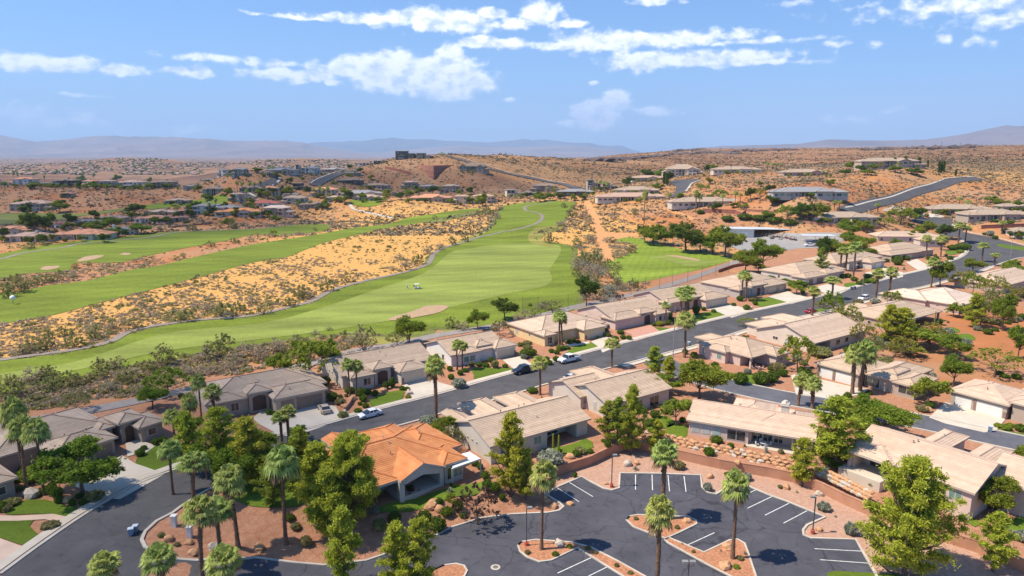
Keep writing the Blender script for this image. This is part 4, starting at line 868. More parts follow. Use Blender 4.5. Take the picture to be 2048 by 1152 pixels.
def golf_cart(p, th, label, body, group=None, bags=True):
    root = empty('golf_cart', p + Vector((0, 0, .05)), R(th)); tag(root, label, 'golf cart', group); m = MB()
    loft(m, [[(x,-w,z0),(x,w,z0),(x,w*.95,z1),(x,-w*.95,z1)] for x, w, z0, z1 in [(-1.2,.5,.35,.75),(-1.1,.58,.3,.85),(-.3,.6,.28,.82),(-.25,.6,.28,.36),(.5,.6,.28,.36),(.55,.6,.28,.85),(1.0,.56,.3,.75),(1.2,.45,.35,.5)]]); m.build('body', body, root)
    m = MB(); m.box(-.75, -.25, -.55, .55, .8, .92); m.box(-.85, -.72, -.55, .55, .9, 1.3); m.build('seat', M('cart_seat', (.5,.45,.38), .6), root)
    m = MB(); m.box(-1.15, .75, -.6, .6, 1.82, 1.9); m.build('canopy', M('cart_canopy', (.78,.76,.72), .6) if 'white' in label or 'pale' in label else M('dark_cart_canopy', (.10,.09,.09), .5), root); m = MB()
    for x, x2 in ((-1.0, -1.05), (.8, .6)):
        for s in (-1, 1): m.tube((x, s*.55, .7), (x2, s*.55, 1.83), .025, .025, 4)
    m.build('roof_posts', DSTEEL, root)
    for x in (-.8, .85):
        for s in (-1, 1): wheel(root, x, s*.52, .24, .18)
    if bags:
        m = MB(); m.tube((-1.15,.2,.6),(-1.35,.22,1.45),.14,.16,8); m.tube((-1.15,-.2,.6),(-1.35,-.22,1.45),.14,.16,8); m.build('golf_bags', M('golf_bag', (.05,.06,.12), .6), root)
    return root
def bins(px, py, th, label, mat=BLUEP, group=None):
    p = at(px, py); root = empty('wheelie_bin', p + Vector((0, 0, .07)), R(th)); tag(root, label, 'bin', group); m = MB(); loft(m, [[(-a,-b,z),(a,-b,z),(a,b,z),(-a,b,z)] for z, a, b in [(.08,.26,.24),(.5,.3,.28),(1.02,.35,.33)]]); m.build('body', mat, root)
    m = MB(); loft(m, [[(-.38,-.36,1.03),(.40,-.36,1.03),(.40,.36,1.03),(-.38,.36,1.03)],[(-.34,-.31,1.13),(.34,-.31,1.11),(.34,.31,1.11),(-.34,.31,1.13)]]); m.build('lid', mat if mat is DBLUE else M('pale_bin_lid', (.50,.56,.62), .5), root)
    m = MB(); m.tube((-.38,-.3,1.0),(-.38,.3,1.0),.025,.025,5); m.build('handle', mat, root)
    for s in (-1, 1): m = MB(); m.tube((-.25,s*.26,.12),(-.25,s*.32,.12),.12,.12,10); m.build('wheel', TYRE, root)
    return root
def lot_lamp(px, py, pyt, label, heads=1, th=0):
    p = at(px, py) if py < 1150 else Vector((*wp(px, py, LOTZ), LOTZ)); lo, hi = 2, 15
    for _ in range(30):
        md = (lo+hi)/2
        if PXof(p.x, p.y, p.z+md)[1] > pyt: lo = md
        else: hi = md
    H = lo; root = empty('parking_lamp', p, R(th)); tag(root, label, 'lamp post', 'lamp posts of the car park'); m = MB(); m.tube((0,0,0),(0,0,.55),.28,.28,12); m.build('base', REDB, root); m = MB(); m.box(-.07,.07,-.07,.07,.5,H-.1); m.build('pole', DSTEEL, root)
    for k in range(heads):
        s = 1 if k == 0 else -1; m = MB(); m.box(min(.1*s,.75*s), max(.1*s,.75*s), -.22, .22, H-.2, H+.02); h = m.build('lamp_head', STEEL, root); m = MB(); m.box(min(.18*s,.68*s), max(.18*s,.68*s), -.16, .16, H-.24, H-.2); m.build('lens', HLIGHT, h)
    return root
def street_lamp(px, py, pyt, hx, label):
    p = at(px, py); lo, hi = 2, 25
    for _ in range(30):
        md = (lo+hi)/2
        if PXof(p.x, p.y, p.z+md)[1] > pyt: lo = md
        else: hi = md
    H = lo; root = empty('street_lamp', p); tag(root, label, 'street lamp', 'tall street lamps'); dz = p.y; ax = (hx - px) / FOC * dz; m = MB(); m.tube((0,0,0),(0,0,.5),.2,.16,8); m.tube((0,0,.5),(0,0,H-.6),.11,.07,8); m.build('pole', STEEL, root); m = MB(); m.tube((0,0,H-.65),(ax*.5,0,H-.1),.05,.05,6); m.tube((ax*.5,0,H-.1),(ax,0,H),.05,.045,6); m.build('arm', STEEL, root)
    m = MB(); s = -1 if ax < 0 else 1; loft(m, [[(ax+s*d,-w,H-.05),(ax+s*d,w,H-.05),(ax+s*d,w*.7,H+h),(ax+s*d,-w*.7,H+h)] for d, w, h in [(-.1,.07,.05),(.3,.17,.13),(.75,.1,.06)]]); m.build('lamp_head', M('lamp_white', (.7,.7,.68), .4), root)
    return root
def boulder(px, py, s, label, mat=None, group=None, z=None, sq=.7):
    p = at(px, py); m = MB(); m.blob((0, 0, s * .3), s, int(px * 7 + py), (1, .8, sq), 2, .16); o = m.build('boulder', mat or ROCK); o.location = p; o.rotation_euler = (0, 0, px % 6); tag(o, label, 'boulder', group); return o
ROCK = M('sandstone', (.46,.23,.11), .95, .3, 1.2, bump=.06, bscale=5, col2=(.60,.36,.20)); ROCKP = M('pale_rock', (.50,.42,.34), .95, .2, 1.5, bump=.05)
CMU = None
def block_mat(name, a, b):
    m = M(name, a, .95, col2=b, scale=.5, bump=.02, bscale=10, detail=8); return m
RW = block_mat('retaining_block', (.40,.19,.115), (.48,.25,.155)); RW2 = block_mat('dark_red_block', (.26,.10,.075), (.33,.14,.10))
def wall_along(name, P, z0, z1, mat, label, thick=.3, cap=None, kind='wall', world=True):
    pts = [Vector(p) for p in P]; root = empty(name, (pts[0].x, pts[0].y, z0)); tag(root, label, kind); m, c = MB(), MB(); off = Vector((pts[0].x, pts[0].y))
    for i in range(len(pts) - 1):
        a, b = pts[i].xy - off, pts[i+1].xy - off; d = (b - a).normalized(); n = Vector((-d.y, d.x)) * thick; e = d * .02
        za, zb = (z0, z0) if z0 is not None else (0, 0); h = z1 - z0
        for (mm, lo, hi, k) in ((m, 0, h, 1), (c, h, h + .09, 1.25)):
            q = [(a - n*k/2*0 - n*(k-1)/2), (b - n*(k-1)/2), (b + n*(k+1)/2), (a + n*(k+1)/2)]; v = [(x.x, x.y, z) for z in (lo, hi) for x in q]; i0 = len(mm.v); mm.v += v
            for f in ((0,3,2,1),(4,5,6,7),(0,1,5,4),(1,2,6,5),(2,3,7,6),(3,0,4,7)): mm.f.append(tuple(i0+t for t in f)); mm.m.append(0)
    m.build('wall_face', mat, root); c.build('coping', cap or mat, root); return root
# ================================================================ THE PLACE
# ---- golf course
PATH1 = [(-60,728),(-10,722),(60,712),(130,703),(190,692),(225,682),(250,668),(285,657),(330,649),(400,640),(455,636),(500,632),(540,624),(590,612),(625,602),(660,583),(700,570),(740,560),(800,547),(835,537),(856,528),(863,518),(868,508),(890,495),(925,486),(960,474),(1000,465),(1024,461),(1050,455),(1073,447),(1084,438),(1082,429),(1070,425),(1054,422),(1049,416),(1058,411),(1078,408),(1108,405)]
FA = [(-80,735),(60,716),(130,707),(190,696),(228,686),(252,672),(288,661),(335,652),(400,643),(500,635),(545,626),(595,614),(630,604),(665,585),(705,572),(800,549),(838,539),(859,528),(866,512),(890,498),(925,488),(958,472),(985,455),(994,440),(1000,422),(1015,411),(1050,406),(1100,403),(1143,405),(1144,412),(1134,425),(1127,440),(1112,450),(1092,458),(1070,466),(1066,474),(1076,482),(1110,487),(1138,493),(1145,502),(1142,518),(1151,536),(1158,558),(1156,590),(1143,615),(1085,628),(1030,640),(980,650),(900,655),(860,656),(840,668),(742,669),(690,667),(600,677),(512,690),(413,705),(369,713),(294,725),(149,756),(71,772),(-80,800)]
_f = [at(*p) for p in FA]; strip('rough_fringe', [(q.x, q.y) for q in _f + _f[:2]], 5.5, ROUGH, .045, world=True)
drape('fairway', FA, FAIR, .07)
drape('fairway', [(900,506),(925,500),(1000,489),(1105,489),(1122,500),(1112,520),(1100,540),(1104,560),(1085,574),(1030,585),(900,615),(780,642),(640,664),(480,684),(330,703),(120,748),(-60,778),(-60,757),(150,724),(330,668),(520,647),(640,617),(760,577),(850,545)], FAIRM, .13, avoid=False)
drape('fairway', [(-80,660),(-30,592),(38,584),(97,571),(177,561),(257,541),(325,530),(413,509),(512,488),(624,471),(701,457),(736,453),(772,449),(807,438),(866,428),(952,417),(954,421),(887,437),(845,445),(778,456),(718,469),(654,484),(615,498),(571,515),(512,524),(422,548),(325,574),(280,585),(207,604),(103,631),(0,649),(-80,668)], FAIR, .12)
drape('fairway', [(-80,568),(59,547),(133,543),(148,527),(192,526),(242,525),(295,512),(384,494),(460,480),(512,469),(556,471),(620,466),(654,460),(657,450),(600,450),(512,457),(384,462),(325,465),(236,475),(177,480),(97,490),(53,497),(0,508),(-80,520)], FAIR, .12)
drape('fairway', [(-80,452),(-30,432),(44,426),(88,427),(162,427),(195,423),(251,417),(250,421),(206,428),(165,432),(133,438),(80,445),(0,450)], ROUGH, .2)
drape('fairway', [(280,413),(330,406),(400,399),(422,395),(458,395),(456,403),(418,410),(380,412),(300,419)], FAIR, .25)
drape('putting_green', [(698,403),(727,399),(761,401),(759,410),(716,413),(700,408)], FAIR, .25)
drape('fairway', [(845,446),(870,438),(900,433),(940,425),(975,421),(985,425),(952,430),(900,440),(870,446)], ROUGH, .16, avoid=False)
drape('dry_rough', [(985,455),(960,470),(925,484),(900,490),(960,462),(975,450),(985,435),(992,425)], DRYG, .05, avoid=False)
drape('dry_rough', [(1060,466),(1075,455),(1110,452),(1130,445),(1120,460),(1090,470),(1085,484),(1110,492),(1100,494),(1066,488),(1056,476)], DRYG, .15, avoid=False)
drape('dry_rough', [(860,668),(900,655),(940,655),(960,660),(900,668),(850,680),(720,690),(690,675),(742,669)], DRYG, .04, avoid=False)
for P_, of in [([(775,640),(792,633),(830,622),(852,613),(888,611),(898,614),(880,625),(840,634),(800,641),(783,642)], .2), ([(153,523),(170,514),(190,511),(208,511),(200,516),(180,521),(160,524)], .2), ([(238,510),(248,506),(262,507),(255,511)], .2), ([(81,540),(90,533),(118,532),(115,537),(95,541)], .2)]: drape('bunker', P_, SANDM, of, avoid=False)
strip('cart_path', PATH1, 2.4, PATHM, .17, avoid=True)
strip('cart_path', [(-80,530),(0,519),(40,508),(85,501),(130,495),(160,488),(236,481),(300,475),(340,467),(400,462),(512,458),(600,448),(660,446)], 2.6, PATHM, .2)
strip('cart_path', [(700,408),(706,417),(730,424),(760,431),(790,437)], 3, CONC, .2)
LT = [(1210,524),(1231,517),(1254,509),(1275,497),(1268,489),(1242,485),(1231,481),(1248,475),(1278,477),(1290,481),(1337,493),(1378,502),(1437,510),(1464,515),(1461,521),(1408,537),(1346,551),(1290,563),(1242,566),(1231,559),(1219,542)]
TEEG = grass('tee_grass', (.16, .225, .022), (.24, .30, .04), stripe=.1, ang=75)
drape('practice_green', LT, TEEG, .07)
drape('practice_green', [(1300,515),(1343,511),(1393,518),(1443,522),(1402,531),(1375,532),(1337,522)], FAIRM, .12, avoid=False)
drape('bunker', [(1329,511),(1350,511),(1400,520),(1398,523),(1352,515)], SANDM, .17, avoid=False)
DIRT = M('dirt_track_soil', (.52,.24,.09), .95, .12, .4, col2=(.60,.31,.13))
strip('dirt_track', [(1174,402),(1180,418),(1189,432),(1195,453),(1200,470),(1204,486),(1213,503),(1217,522)], 5.0, DIRT, .08, avoid=True)
drape('dirt_track', [(1192,460),(1215,464),(1262,466),(1280,470),(1240,477),(1215,484),(1199,478)], DIRT, .05)
strip('dirt_track', [(1310,412),(1340,421),(1365,430),(1385,440)], 4.5, DIRT, .1)
strip('service_path', [(1520,500),(1472,524),(1437,537),(1378,558),(1304,580),(1230,597),(1151,614),(1080,632),(1000,650),(930,662),(870,672),(790,690),(718,700),(660,718),(560,742),(400,775),(271,803),(120,832),(-40,858)], 4.2, M('grey_path_asphalt', (.27,.235,.215), .9, .12, .5), .10, avoid=True)
# ---- streets
N_E = [(-260,1330),(5,1150),(78,1096),(157,1041),(220,1002),(275,971),(328,950),(440,908),(586,867),(763,820),(1024,749),(1161,711),(1319,670),(1467,633),(1619,600),(1743,568),(1802,552),(1858,539),(1896,526),(1925,515),(1938,503),(1938,490),(1925,479)]
S_E = [(1979,533),(1940,547),(1849,572),(1801,582),(1660,620),(1536,646),(1399,688),(1338,704),(1236,731),(1060,778),(900,822),(826,843),(700,880),(560,922),(440,968),(380,1000),(343,1026),(310,1043),(286,1065),(279,1082),(286,1097),(310,1111),(353,1122),(431,1121)]
drape('street', N_E + [(1903,470),(1918,462),(1943,468),(1985,475),(2030,487),(2120,505),(2120,520),(2048,513)] + S_E + [(470,1119),(520,1180),(560,1330)], ROADM, .09, smooth=False)
drape('street', [(1880,470),(1903,474),(1930,472),(1925,462),(1905,450),(1905,438),(1870,434),(1825,438),(1818,444),(1845,449),(1868,456)], ROADM, .16, smooth=False)
S2 = [(1300,712),(1345,738),(1430,765),(1536,790),(1640,809),(1740,826),(1850,846),(1950,868),(2100,900)]
strip('side_street', S2, 8.4, asphalt('side_street_asphalt', (.115,.115,.135), crack=False), .11, avoid=True)
strip('hillside_road', [(1690,424),(1720,415),(1800,394),(1860,376),(1900,364),(1935,359),(1960,357)], 11, ROADM, .35, avoid=True); strip('pavement', [(1690,416),(1718,410),(1800,388),(1860,369),(1880,362),(1895,357),(1950,354)], 1.3, CONC, .45)
drape('hill_court', [(1330,398),(1347,390),(1352,380),(1352,374),(1338,366),(1350,360),(1395,358),(1403,360),(1385,366),(1378,374),(1371,382),(1355,394)], ROADM, .4, smooth=False); strip('pavement', [(1403,360),(1386,366),(1379,374),(1372,383)], 2, CONC, .5)
strip('hillside_road', [(628,372),(645,362),(665,353),(690,345),(715,341)], 11, ROADM, .8); strip('pavement', [(622,368),(638,358),(658,350),(685,342)], 1.5, CONC, 1.0)
strip('hillside_road', [(530,346),(545,352),(553,358),(545,365),(530,371),(505,375),(490,380)], 10, ROADM, .5); strip('pavement', [(535,345),(552,352),(560,358),(555,366)], 2, CONC, .7)
strip('hillside_road', [(478,383),(495,390),(512,397)], 9, ROADM, .5); strip('pavement', [(486,383),(512,394)], 2, CONC, .6)
strip('hillside_road', [(885,313),(920,320),(960,332),(1000,344),(1040,353),(1080,361),(1130,370),(1158,377)], 9, ROADM, .8); strip('pavement', [(890,310),(925,317),(1000,341),(1080,358),(1130,367)], 1.6, CONC, 1.1)
YARDM = M('yard_asphalt', (.30,.28,.265), .9, .12, .25)
drape('maintenance_yard', [(1425,466),(1480,464),(1600,467),(1690,467),(1690,480),(1660,492),(1640,496),(1600,497),(1560,502),(1520,510),(1490,505),(1440,485)], YARDM, .08, smooth=False)
KN_ = [p for p in N_E if p[0] >= 5]
strip('kerb', KN_, .5, CONC, .08, .13, side=.6); strip('pavement', KN_, 1.5, M('pavement_concrete', (.54,.47,.38), .9, .08, .4), .08, .11, side=1.05)
strip('kerb', S_E[:13], .5, CONC, .08, .13, side=.6); strip('kerb', S_E[13:], .45, CONC, .08, .14, side=.6); strip('pavement', S_E[:9], 1.4, MATS['pavement_concrete'], .08, .11, side=1.1)
for sd_, (a, b) in ((.5, (0, 9)), (-.5, (0, 9))):
    Wp = [at(*p) for p in S2[a:b]]; strip('kerb', [(p.x, p.y) for p in Wp[1:]], .45, CONC, .08, .12, world=True, side=sd_ * 8.4 / .45)
strip('kerb', [(1908,438),(1905,450),(1922,459),(1943,466),(1985,473),(2030,485),(2120,503)], .8, CONC, .1, .13); strip('kerb', [(2120,522),(2048,515),(1979,535)], .8, CONC, .1, .13)
# ---- car park (lies lower, behind the retaining wall)
LE = [(431,1120),(512,1116),(590,1126),(649,1131),(732,1122),(767,1110),(800,1096),(853,1073),(873,1071),(904,1055),(963,1037),(1024,1029),(1095,1026),(1118,1022),(1127,1014),(1118,1006),(1091,989),(1114,975),(1163,954),(1181,964),(1208,978),(1224,981),(1238,977),(1240,947),(1322,948),(1401,951),(1404,975),(1416,986),(1432,989),(1470,966),(1487,969),(1536,990),(1575,1004),(1614,1020),(1650,1035),(1614,1051),(1606,1061),(1607,1071),(1622,1077),(1711,1080),(1732,1116),(1750,1147),(1775,1200)]
def lz(p): return Vector((*wp(p[0], p[1], LOTZ), 0))
LEW = [((at(*p) if p[0] < 1024 else lz(p))) for p in LE]
drape('car_park', [(v.x, v.y) for v in LEW] + [tuple(wp(1790,1300,LOTZ)), tuple(wp(450,1330,LOTZ)), tuple(wp(430,1200,-.8))], LOTM, .045, smooth=False, world=True, z=None)
strip('kerb', [(v.x, v.y) for v in LEW], .32, CONC, .04, .13, world=True, smooth=False)
ISL = [[(1253,1041),(1259,1034),(1275,1031),(1377,1035),(1392,1042),(1393,1049),(1361,1065),(1332,1078),(1314,1073),(1267,1055)],
 [(1330,1081),(1338,1077),(1408,1106),(1459,1082),(1475,1080),(1489,1088),(1495,1104),(1512,1155),(1528,1200),(1500,1190),(1467,1157),(1416,1131),(1336,1087)],
 [(1036,1092),(1044,1085),(1071,1081),(1142,1086),(1181,1096),(1236,1124),(1291,1155),(1330,1180),(1290,1182),(1248,1155),(1155,1097),(1102,1122),(1079,1125),(1055,1116),(1040,1104)],
 [(865,1143),(889,1132),(912,1129),(928,1133),(934,1143),(928,1155),(880,1175),(850,1165)]]
for P_ in ISL:
    Wd_ = [lz(p) for p in P_]; Wl = [(v.x, v.y) for v in Wd_]; drape('planting_island', Wl, M('red_bark', (.42,.19,.10), .95, .3, 3, bump=.05, bscale=8), .12, world=True, smooth=False, z=LOTZ); strip('kerb', Wl + Wl[:2], .26, CONC, .05, .14, world=True, smooth=False, z=LOTZ)
drape('lawn', [tuple(lz(p).xy) for p in [(1654,1147),(1670,1143),(1800,1150),(1800,1250),(1660,1250)]], LAWN, .1, world=True, z=LOTZ, smooth=False)
for a, b in [((1111,974),(1158,1004)),((1138,965),(1186,994)),((1271,950),(1271,980)),((1304,950),(1305,981)),((1336,951),(1339,983)),((1368,953),(1372,984)),((1374,1091),(1429,1066)),((1115,1147),(1182,1116)),((1175,1154),(1213,1135)),((1474,998),(1512,980)),((1495,1017),(1545,993)),((1530,1031),(1578,1007)),((1567,1047),(1614,1022)),((1629,1098),(1724,1103)),((1640,1120),(1737,1127))]:
    strip('bay_line', [tuple(lz(a).xy), tuple(lz(b).xy)], .13, M('worn_line_paint', (.52,.52,.50), .7, .2, 2.5, col2=(.78,.78,.76)), .055, world=True, smooth=False, z=LOTZ)
m = MB(); p = lz((991,1135)); m.tube((0,0,0),(0,0,.02),.62,.62,20); o = m.build('manhole_collar', CONC); o.location = (p.x, p.y, LOTZ + .05); m = MB(); m.tube((0,0,.02),(0,0,.035),.36,.36,20); c_ = m.build('manhole_lid', M('cast_iron', (.16,.15,.14), .7), o); tag(o, 'round manhole cover in a concrete collar in the car park asphalt', 'manhole cover')
# ---- planting beds, lawns, drives
def lawn(P, **k): drape('lawn', P, LAWN, .10, **k)
def drive(P, mt=None): drape('driveway', P, mt or DRIVE, .125, smooth=False)
for P_ in [[(10,1029),(31,1006),(59,1000),(90,1000),(129,1012),(163,1018),(133,1035),(98,1029),(59,1029),(24,1031)], [(-60,1044),(35,1043),(67,1041),(59,1053),(76,1069),(74,1077),(49,1091),(0,1076),(-60,1060)], [(271,927),(285,910),(310,893),(341,885),(372,905),(380,925),(325,950)],
 [(739,801),(756,792),(781,784),(807,781),(809,785),(805,797),(802,803),(761,816),(741,812)], [(944,738),(959,735),(985,737),(1025,737),(1028,741),(955,760),(948,752)], [(1124,712),(1144,697),(1155,691),(1185,685),(1202,695),(1198,699),(1163,709),(1126,713)],
 [(1299,655),(1320,655),(1350,659),(1343,663),(1324,666)], [(1387,633),(1409,625),(1435,624),(1458,631),(1413,644),(1389,648)], [(1505,604),(1537,595),(1572,604),(1521,614),(1513,608)], [(1689,567),(1705,565),(1722,570),(1705,577),(1691,576)],
 [(1370,700),(1392,697),(1402,692),(1385,690)], [(1449,744),(1470,748),(1500,750),(1535,746),(1545,750),(1518,762),(1506,772),(1450,758)], [(1356,730),(1381,726),(1400,732),(1380,745)], [(1701,703),(1726,691),(1765,687),(1775,694),(1740,705),(1715,707)], [(1680,799),(1705,802),(1735,806),(1735,810),(1700,805)],
 [(1987,856),(2010,862),(2070,872),(2070,886),(1985,864)], [(1085,901),(1129,893),(1174,878),(1185,885),(1187,895),(1157,907),(1101,908)], [(754,1018),(816,1001),(904,976),(914,971),(965,964),(969,976),(904,996),(842,1020),(763,1027)], [(450,975),(500,955),(560,950),(620,985),(600,1012),(520,1015),(470,1000)],
 [(1290,842),(1330,832),(1350,850),(1300,862)], [(1337,850),(1372,852),(1370,876),(1335,878)], [(1909,1025),(1933,1028),(1962,1048),(1950,1055)], [(2007,1053),(2080,1015),(2080,1080),(2010,1068)], [(1620,622),(1650,616),(1672,612),(1660,620),(1630,628)], [(1890,673),(1935,668),(1950,680),(1900,684)], [(1860,660),(1905,655),(1920,664),(1870,668)], [(1890,503),(1930,492),(1935,500),(1905,510)], [(1995,488),(2048,494),(2090,500),(2060,503),(2000,494)]]: lawn(P_)
drive([(-60,1031),(39,1033),(106,1029),(140,1036),(118,1046),(90,1040),(35,1043),(-60,1043)], PINKD := M('pink_concrete', (.58,.42,.32), .85, .08, .5)); drive([(-90,1066),(0,1078),(49,1096),(0,1136),(-120,1215)], PINKD)
drive([(150,955),(245,912),(270,928),(330,949),(240,1000),(216,998),(150,975)]); drive([(251,888),(275,880),(312,892),(294,905),(255,914)])
drive([(505,838),(520,824),(558,825),(649,808),(672,814),(686,838),(629,860),(583,875),(556,870),(520,850)]); lawn([(672,822),(702,827),(680,836)])
drive([(803,772),(818,768),(855,756),(880,766),(912,775),(857,793),(826,797),(812,780)]); drive([(1003,719),(1042,713),(1070,734),(1035,745),(1024,736)]); drive([(1182,684),(1215,672),(1243,690),(1205,706),(1199,696)]); drive([(1125,692),(1176,683),(1180,687),(1130,696)])
drive([(1248,664),(1300,650),(1326,667),(1268,684),(1263,670)], PAVR); drive([(1415,620),(1461,608),(1508,623),(1463,636),(1435,624)]); drive([(1536,594),(1576,583),(1622,598),(1582,609),(1571,604)]); drive([(1620,577),(1656,568),(1704,577),(1670,592),(1644,585)]); drive([(1727,547),(1767,536),(1806,545),(1806,554),(1783,560),(1761,552)]); drive([(1812,525),(1834,518),(1856,531),(1852,538),(1834,540)])
drive([(1582,752),(1592,748),(1720,778),(1737,778),(1724,790),(1690,795),(1683,802),(1640,796),(1592,790)]); drive([(1858,836),(1890,805),(2012,838),(1992,862),(1968,866),(1890,848)]); drive([(1835,428),(1865,427),(1890,433),(1870,437)])
# ---- houses
AL = dict(capm=CAPM)
W_ = lambda i, f, wd=1.2, za=.9, hh=1.3, g=None, s='s', dep=0: ('win', i, s, f, wd, za, hh, g, dep)
house('house', 'shade-toned brown tiled house behind two palms at the left end of the street', 'house', 54, [((109,915),(239,876),8.0,2.9,'h'),('loc',-6.5,11.5,6.5,20,3.05,'h'),((278,858),(330,840),7,2.9,'h'),((237,850),(291,833),6,3.7,'h'),((197,863),(228,850),6,3.1,'h')],
 [('gar',0,'s',.3,4.8,GARB),('gar',0,'s',.8,2.6,GARB),W_(2,.5,1.5),('win',0,'w',.3,.8,1,1.0,None),('win',1,'w',.6,1.4,1,1.0,None),('arch',3,'s',.5,2.4,2.9)], SHADET, W_BRN, vents=5)
house('house', 'low shade-toned tiled house cut by the lower left edge of the view', 'house', 54, [((-70,990),(22,945),9,2.9,'h')], [W_(0,.7)], SHADET, W_BRN, vents=0)
house('house', 'brown tiled house with bunting over its door and a champagne car on its drive', 'house', 35, [((410,812),(655,765),14,2.9,'h'),((547,800),(660,781),7.5,2.9,'h'),((414,812),(492,797),5.5,2.9,'h'),((493,790),(543,779),6,3.7,'h'),('loc',15,18.5,-2.6,3,2.9,'h')],
 [('gar',1,'s',.23,2.6,GARB),('gar',1,'s',.68,5,GARB),('stone',1,'s',.44,.5,2.3),W_(2,.3,1.6,.6,1.7),W_(2,.75,1.6,.6,1.7),('arch',3,'s',.5,2.6,3)], SHADET, W_TAN, vents=5)
house('house', 'brown tiled house with an arched porch behind the white parked sedan', 'house', 35, [((682,754),(868,718),(634,722),2.9,'gx'),((800,746),(858,734),6.5,2.9,'h'),((702,758),(754,748),5.5,2.9,'h'),((746,741),(787,733),5.5,3.6,'h')],
 [('gar',1,'s',.55,4.9,GART),('stone',1,'s',.06,.5,1.4),W_(2,.68,1.7,.6,1.7),('arch',3,'s',.5,2.4,3),W_(0,.3,.8,1.9,.4,s='w'),W_(0,.45,.8,1.9,.4,s='w'),W_(0,.6,.8,1.9,.4,s='w')], SHADET, W_LIGHT, vents=5)
house('house', 'tan tiled house with a cream garage door behind the dark pickup', 'house', 35, [((901,712),(1012,690),(847,687),2.9,'gx'),((991,698),(1036,689),7,2.9,'h'),((916,711),(965,701),4.5,2.9,'h'),((953,694),(985,688),5,3.6,'h')],
 [('gar',1,'s',.5,4.9,GART),('stone',1,'s',.97,.4,1.4),W_(2,.35,1.5,.7,1.4,GLASSG),W_(2,.65,1.5,.7,1.4,GLASSG),('arch',3,'s',.5,1.8,2.6),W_(0,.32,1.0,.8,1.4,s='w')], TAN, W_WHITE, vents=4)
house('house', 'yellow walled house with a pinkish tile roof beside the twin palms', 'house', 36, [((1082,670),(1205,643),(1006,648),2.9,'h'),((1169,661),(1216,652),9,2.9,'h'),((1089,673),(1115,668),5,2.9,'h')],
 [('gar',1,'s',.55,4.9,GART),('stone',1,'s',.06,.7,1.2),('stone',1,'s',.96,.7,1.2),W_(2,.5,1.6,.5,1.8),W_(0,.5,1.8,.8,1.3,GLASSL),W_(0,.15,.7,1.4,.7,s='w'),W_(0,.35,.7,1.4,.7,s='w'),W_(0,.75,1.1,.8,1.5,GLASSL,s='w')], PINKT, W_YEL, vents=3)
house('house', 'tan roofed house with a pink garage and a red paver drive', 'house', 35, [((1229,641),(1324,619),(1144,620),2.9,'gx'),((1231,642),(1296,631),7,2.9,'h'),((1281,628),(1314,622),5,3.6,'h'),((1312,630),(1341,624),6,2.9,'h')],
 [('gar',1,'s',.25,3.6,W_PINK),('gar',1,'s',.68,4.9,W_PINK),('arch',2,'s',.5,2.4,2.8),W_(3,.35,1.1,.6,1.7),W_(3,.75,1.1,.6,1.7),W_(0,.75,1,.9,1.2,GLASSG,s='w')], TAN, W_PINK, vents=5)
house('house', 'tan roofed house behind the cluster of four palms with two garage doors', 'house', 35, [((1333,606),(1425,587),(1268,589),2.9,'gx'),((1413,601),(1457,592),8,2.9,'h'),((1336,608),(1382,599),5,2.9,'h'),((1379,597),(1406,591),5,3.6,'h')],
 [('gar',1,'s',.35,4.4,GART),('gar',1,'s',.82,2.6,GART),('arch',3,'s',.5,2.2,2.8),W_(0,.3,.8,1.4,.6,s='w'),W_(0,.5,1.2,.9,1.2,s='w')], TAN, W_PINK, vents=3)
house('house', 'grey tan house beyond the practice net with cream garage doors', 'house', 35, [((1486,580),(1566,562),(1402,563),2.9,'h'),((1531,574),(1576,566),8,2.9,'h'),((1480,581),(1510,576),5,2.9,'h'),((1505,573),(1533,567),5,3.6,'h')],
 [('gar',1,'s',.35,4.4,GART),('gar',1,'s',.8,2.6,GART),('arch',3,'s',.5,2,2.8),W_(0,.4,.9,1.4,.6,s='w')], TAN, W_GREY, vents=2)
house('house', 'house with brown garage doors beside the three street palms', 'house', 35, [((1605,553),(1680,536),(1509,541),2.9,'h'),((1613,557),(1657,549),7,2.9,'h'),((1655,548),(1687,541),7,2.9,'h')],
 [('gar',1,'s',.25,2.8,GARB),('gar',1,'s',.68,4.4,GARB),W_(0,.2,1.4,.8,1.2,s='w'),W_(0,.55,1.0,.8,1.2,s='w')], TAN, W_LIGHT, vents=3)
house('house', 'long tan house below the yard with stone by its garage', 'house', 35, [((1675,528),(1752,511),(1612,517),2.9,'h'),((1745,526),(1770,521),9,2.9,'h'),((1700,524),(1735,517),5,3.5,'h')],
 [('gar',1,'s',.55,4.4,GARW),('arch',2,'s',.5,2,2.8),W_(0,.3,.7,1.6,.5,s='w'),W_(0,.6,.7,1.6,.5,s='w')], TAN, W_LIGHT, vents=2)
house('house', 'small pinkish tiled house at the inside of the street bend', 'house', 30, [((1790,509),(1851,497),(1740,496),2.9,'h'),((1784,511),(1830,502),8,2.9,'h')], [('gar',1,'s',.6,4.4,GART),W_(0,.3,.8,1.2,.8,s='w')], TAN, W_TAN, vents=2)
house('house', 'hip roofed house with wide windows above the street bend', 'house', -4, [((1755,473),(1880,472),14,3.0,'h'),((1840,480),(1882,478),8,3.0,'h')], [W_(0,.25,4,.5,1.8,GLASSL),W_(0,.5,1.4,.6,1.6),W_(1,.5,2.4,.6,1.6,GLASSG),W_(0,.06,1.4,.6,1.6)], PINKT, W_LIGHT, vents=2, base=1.0)
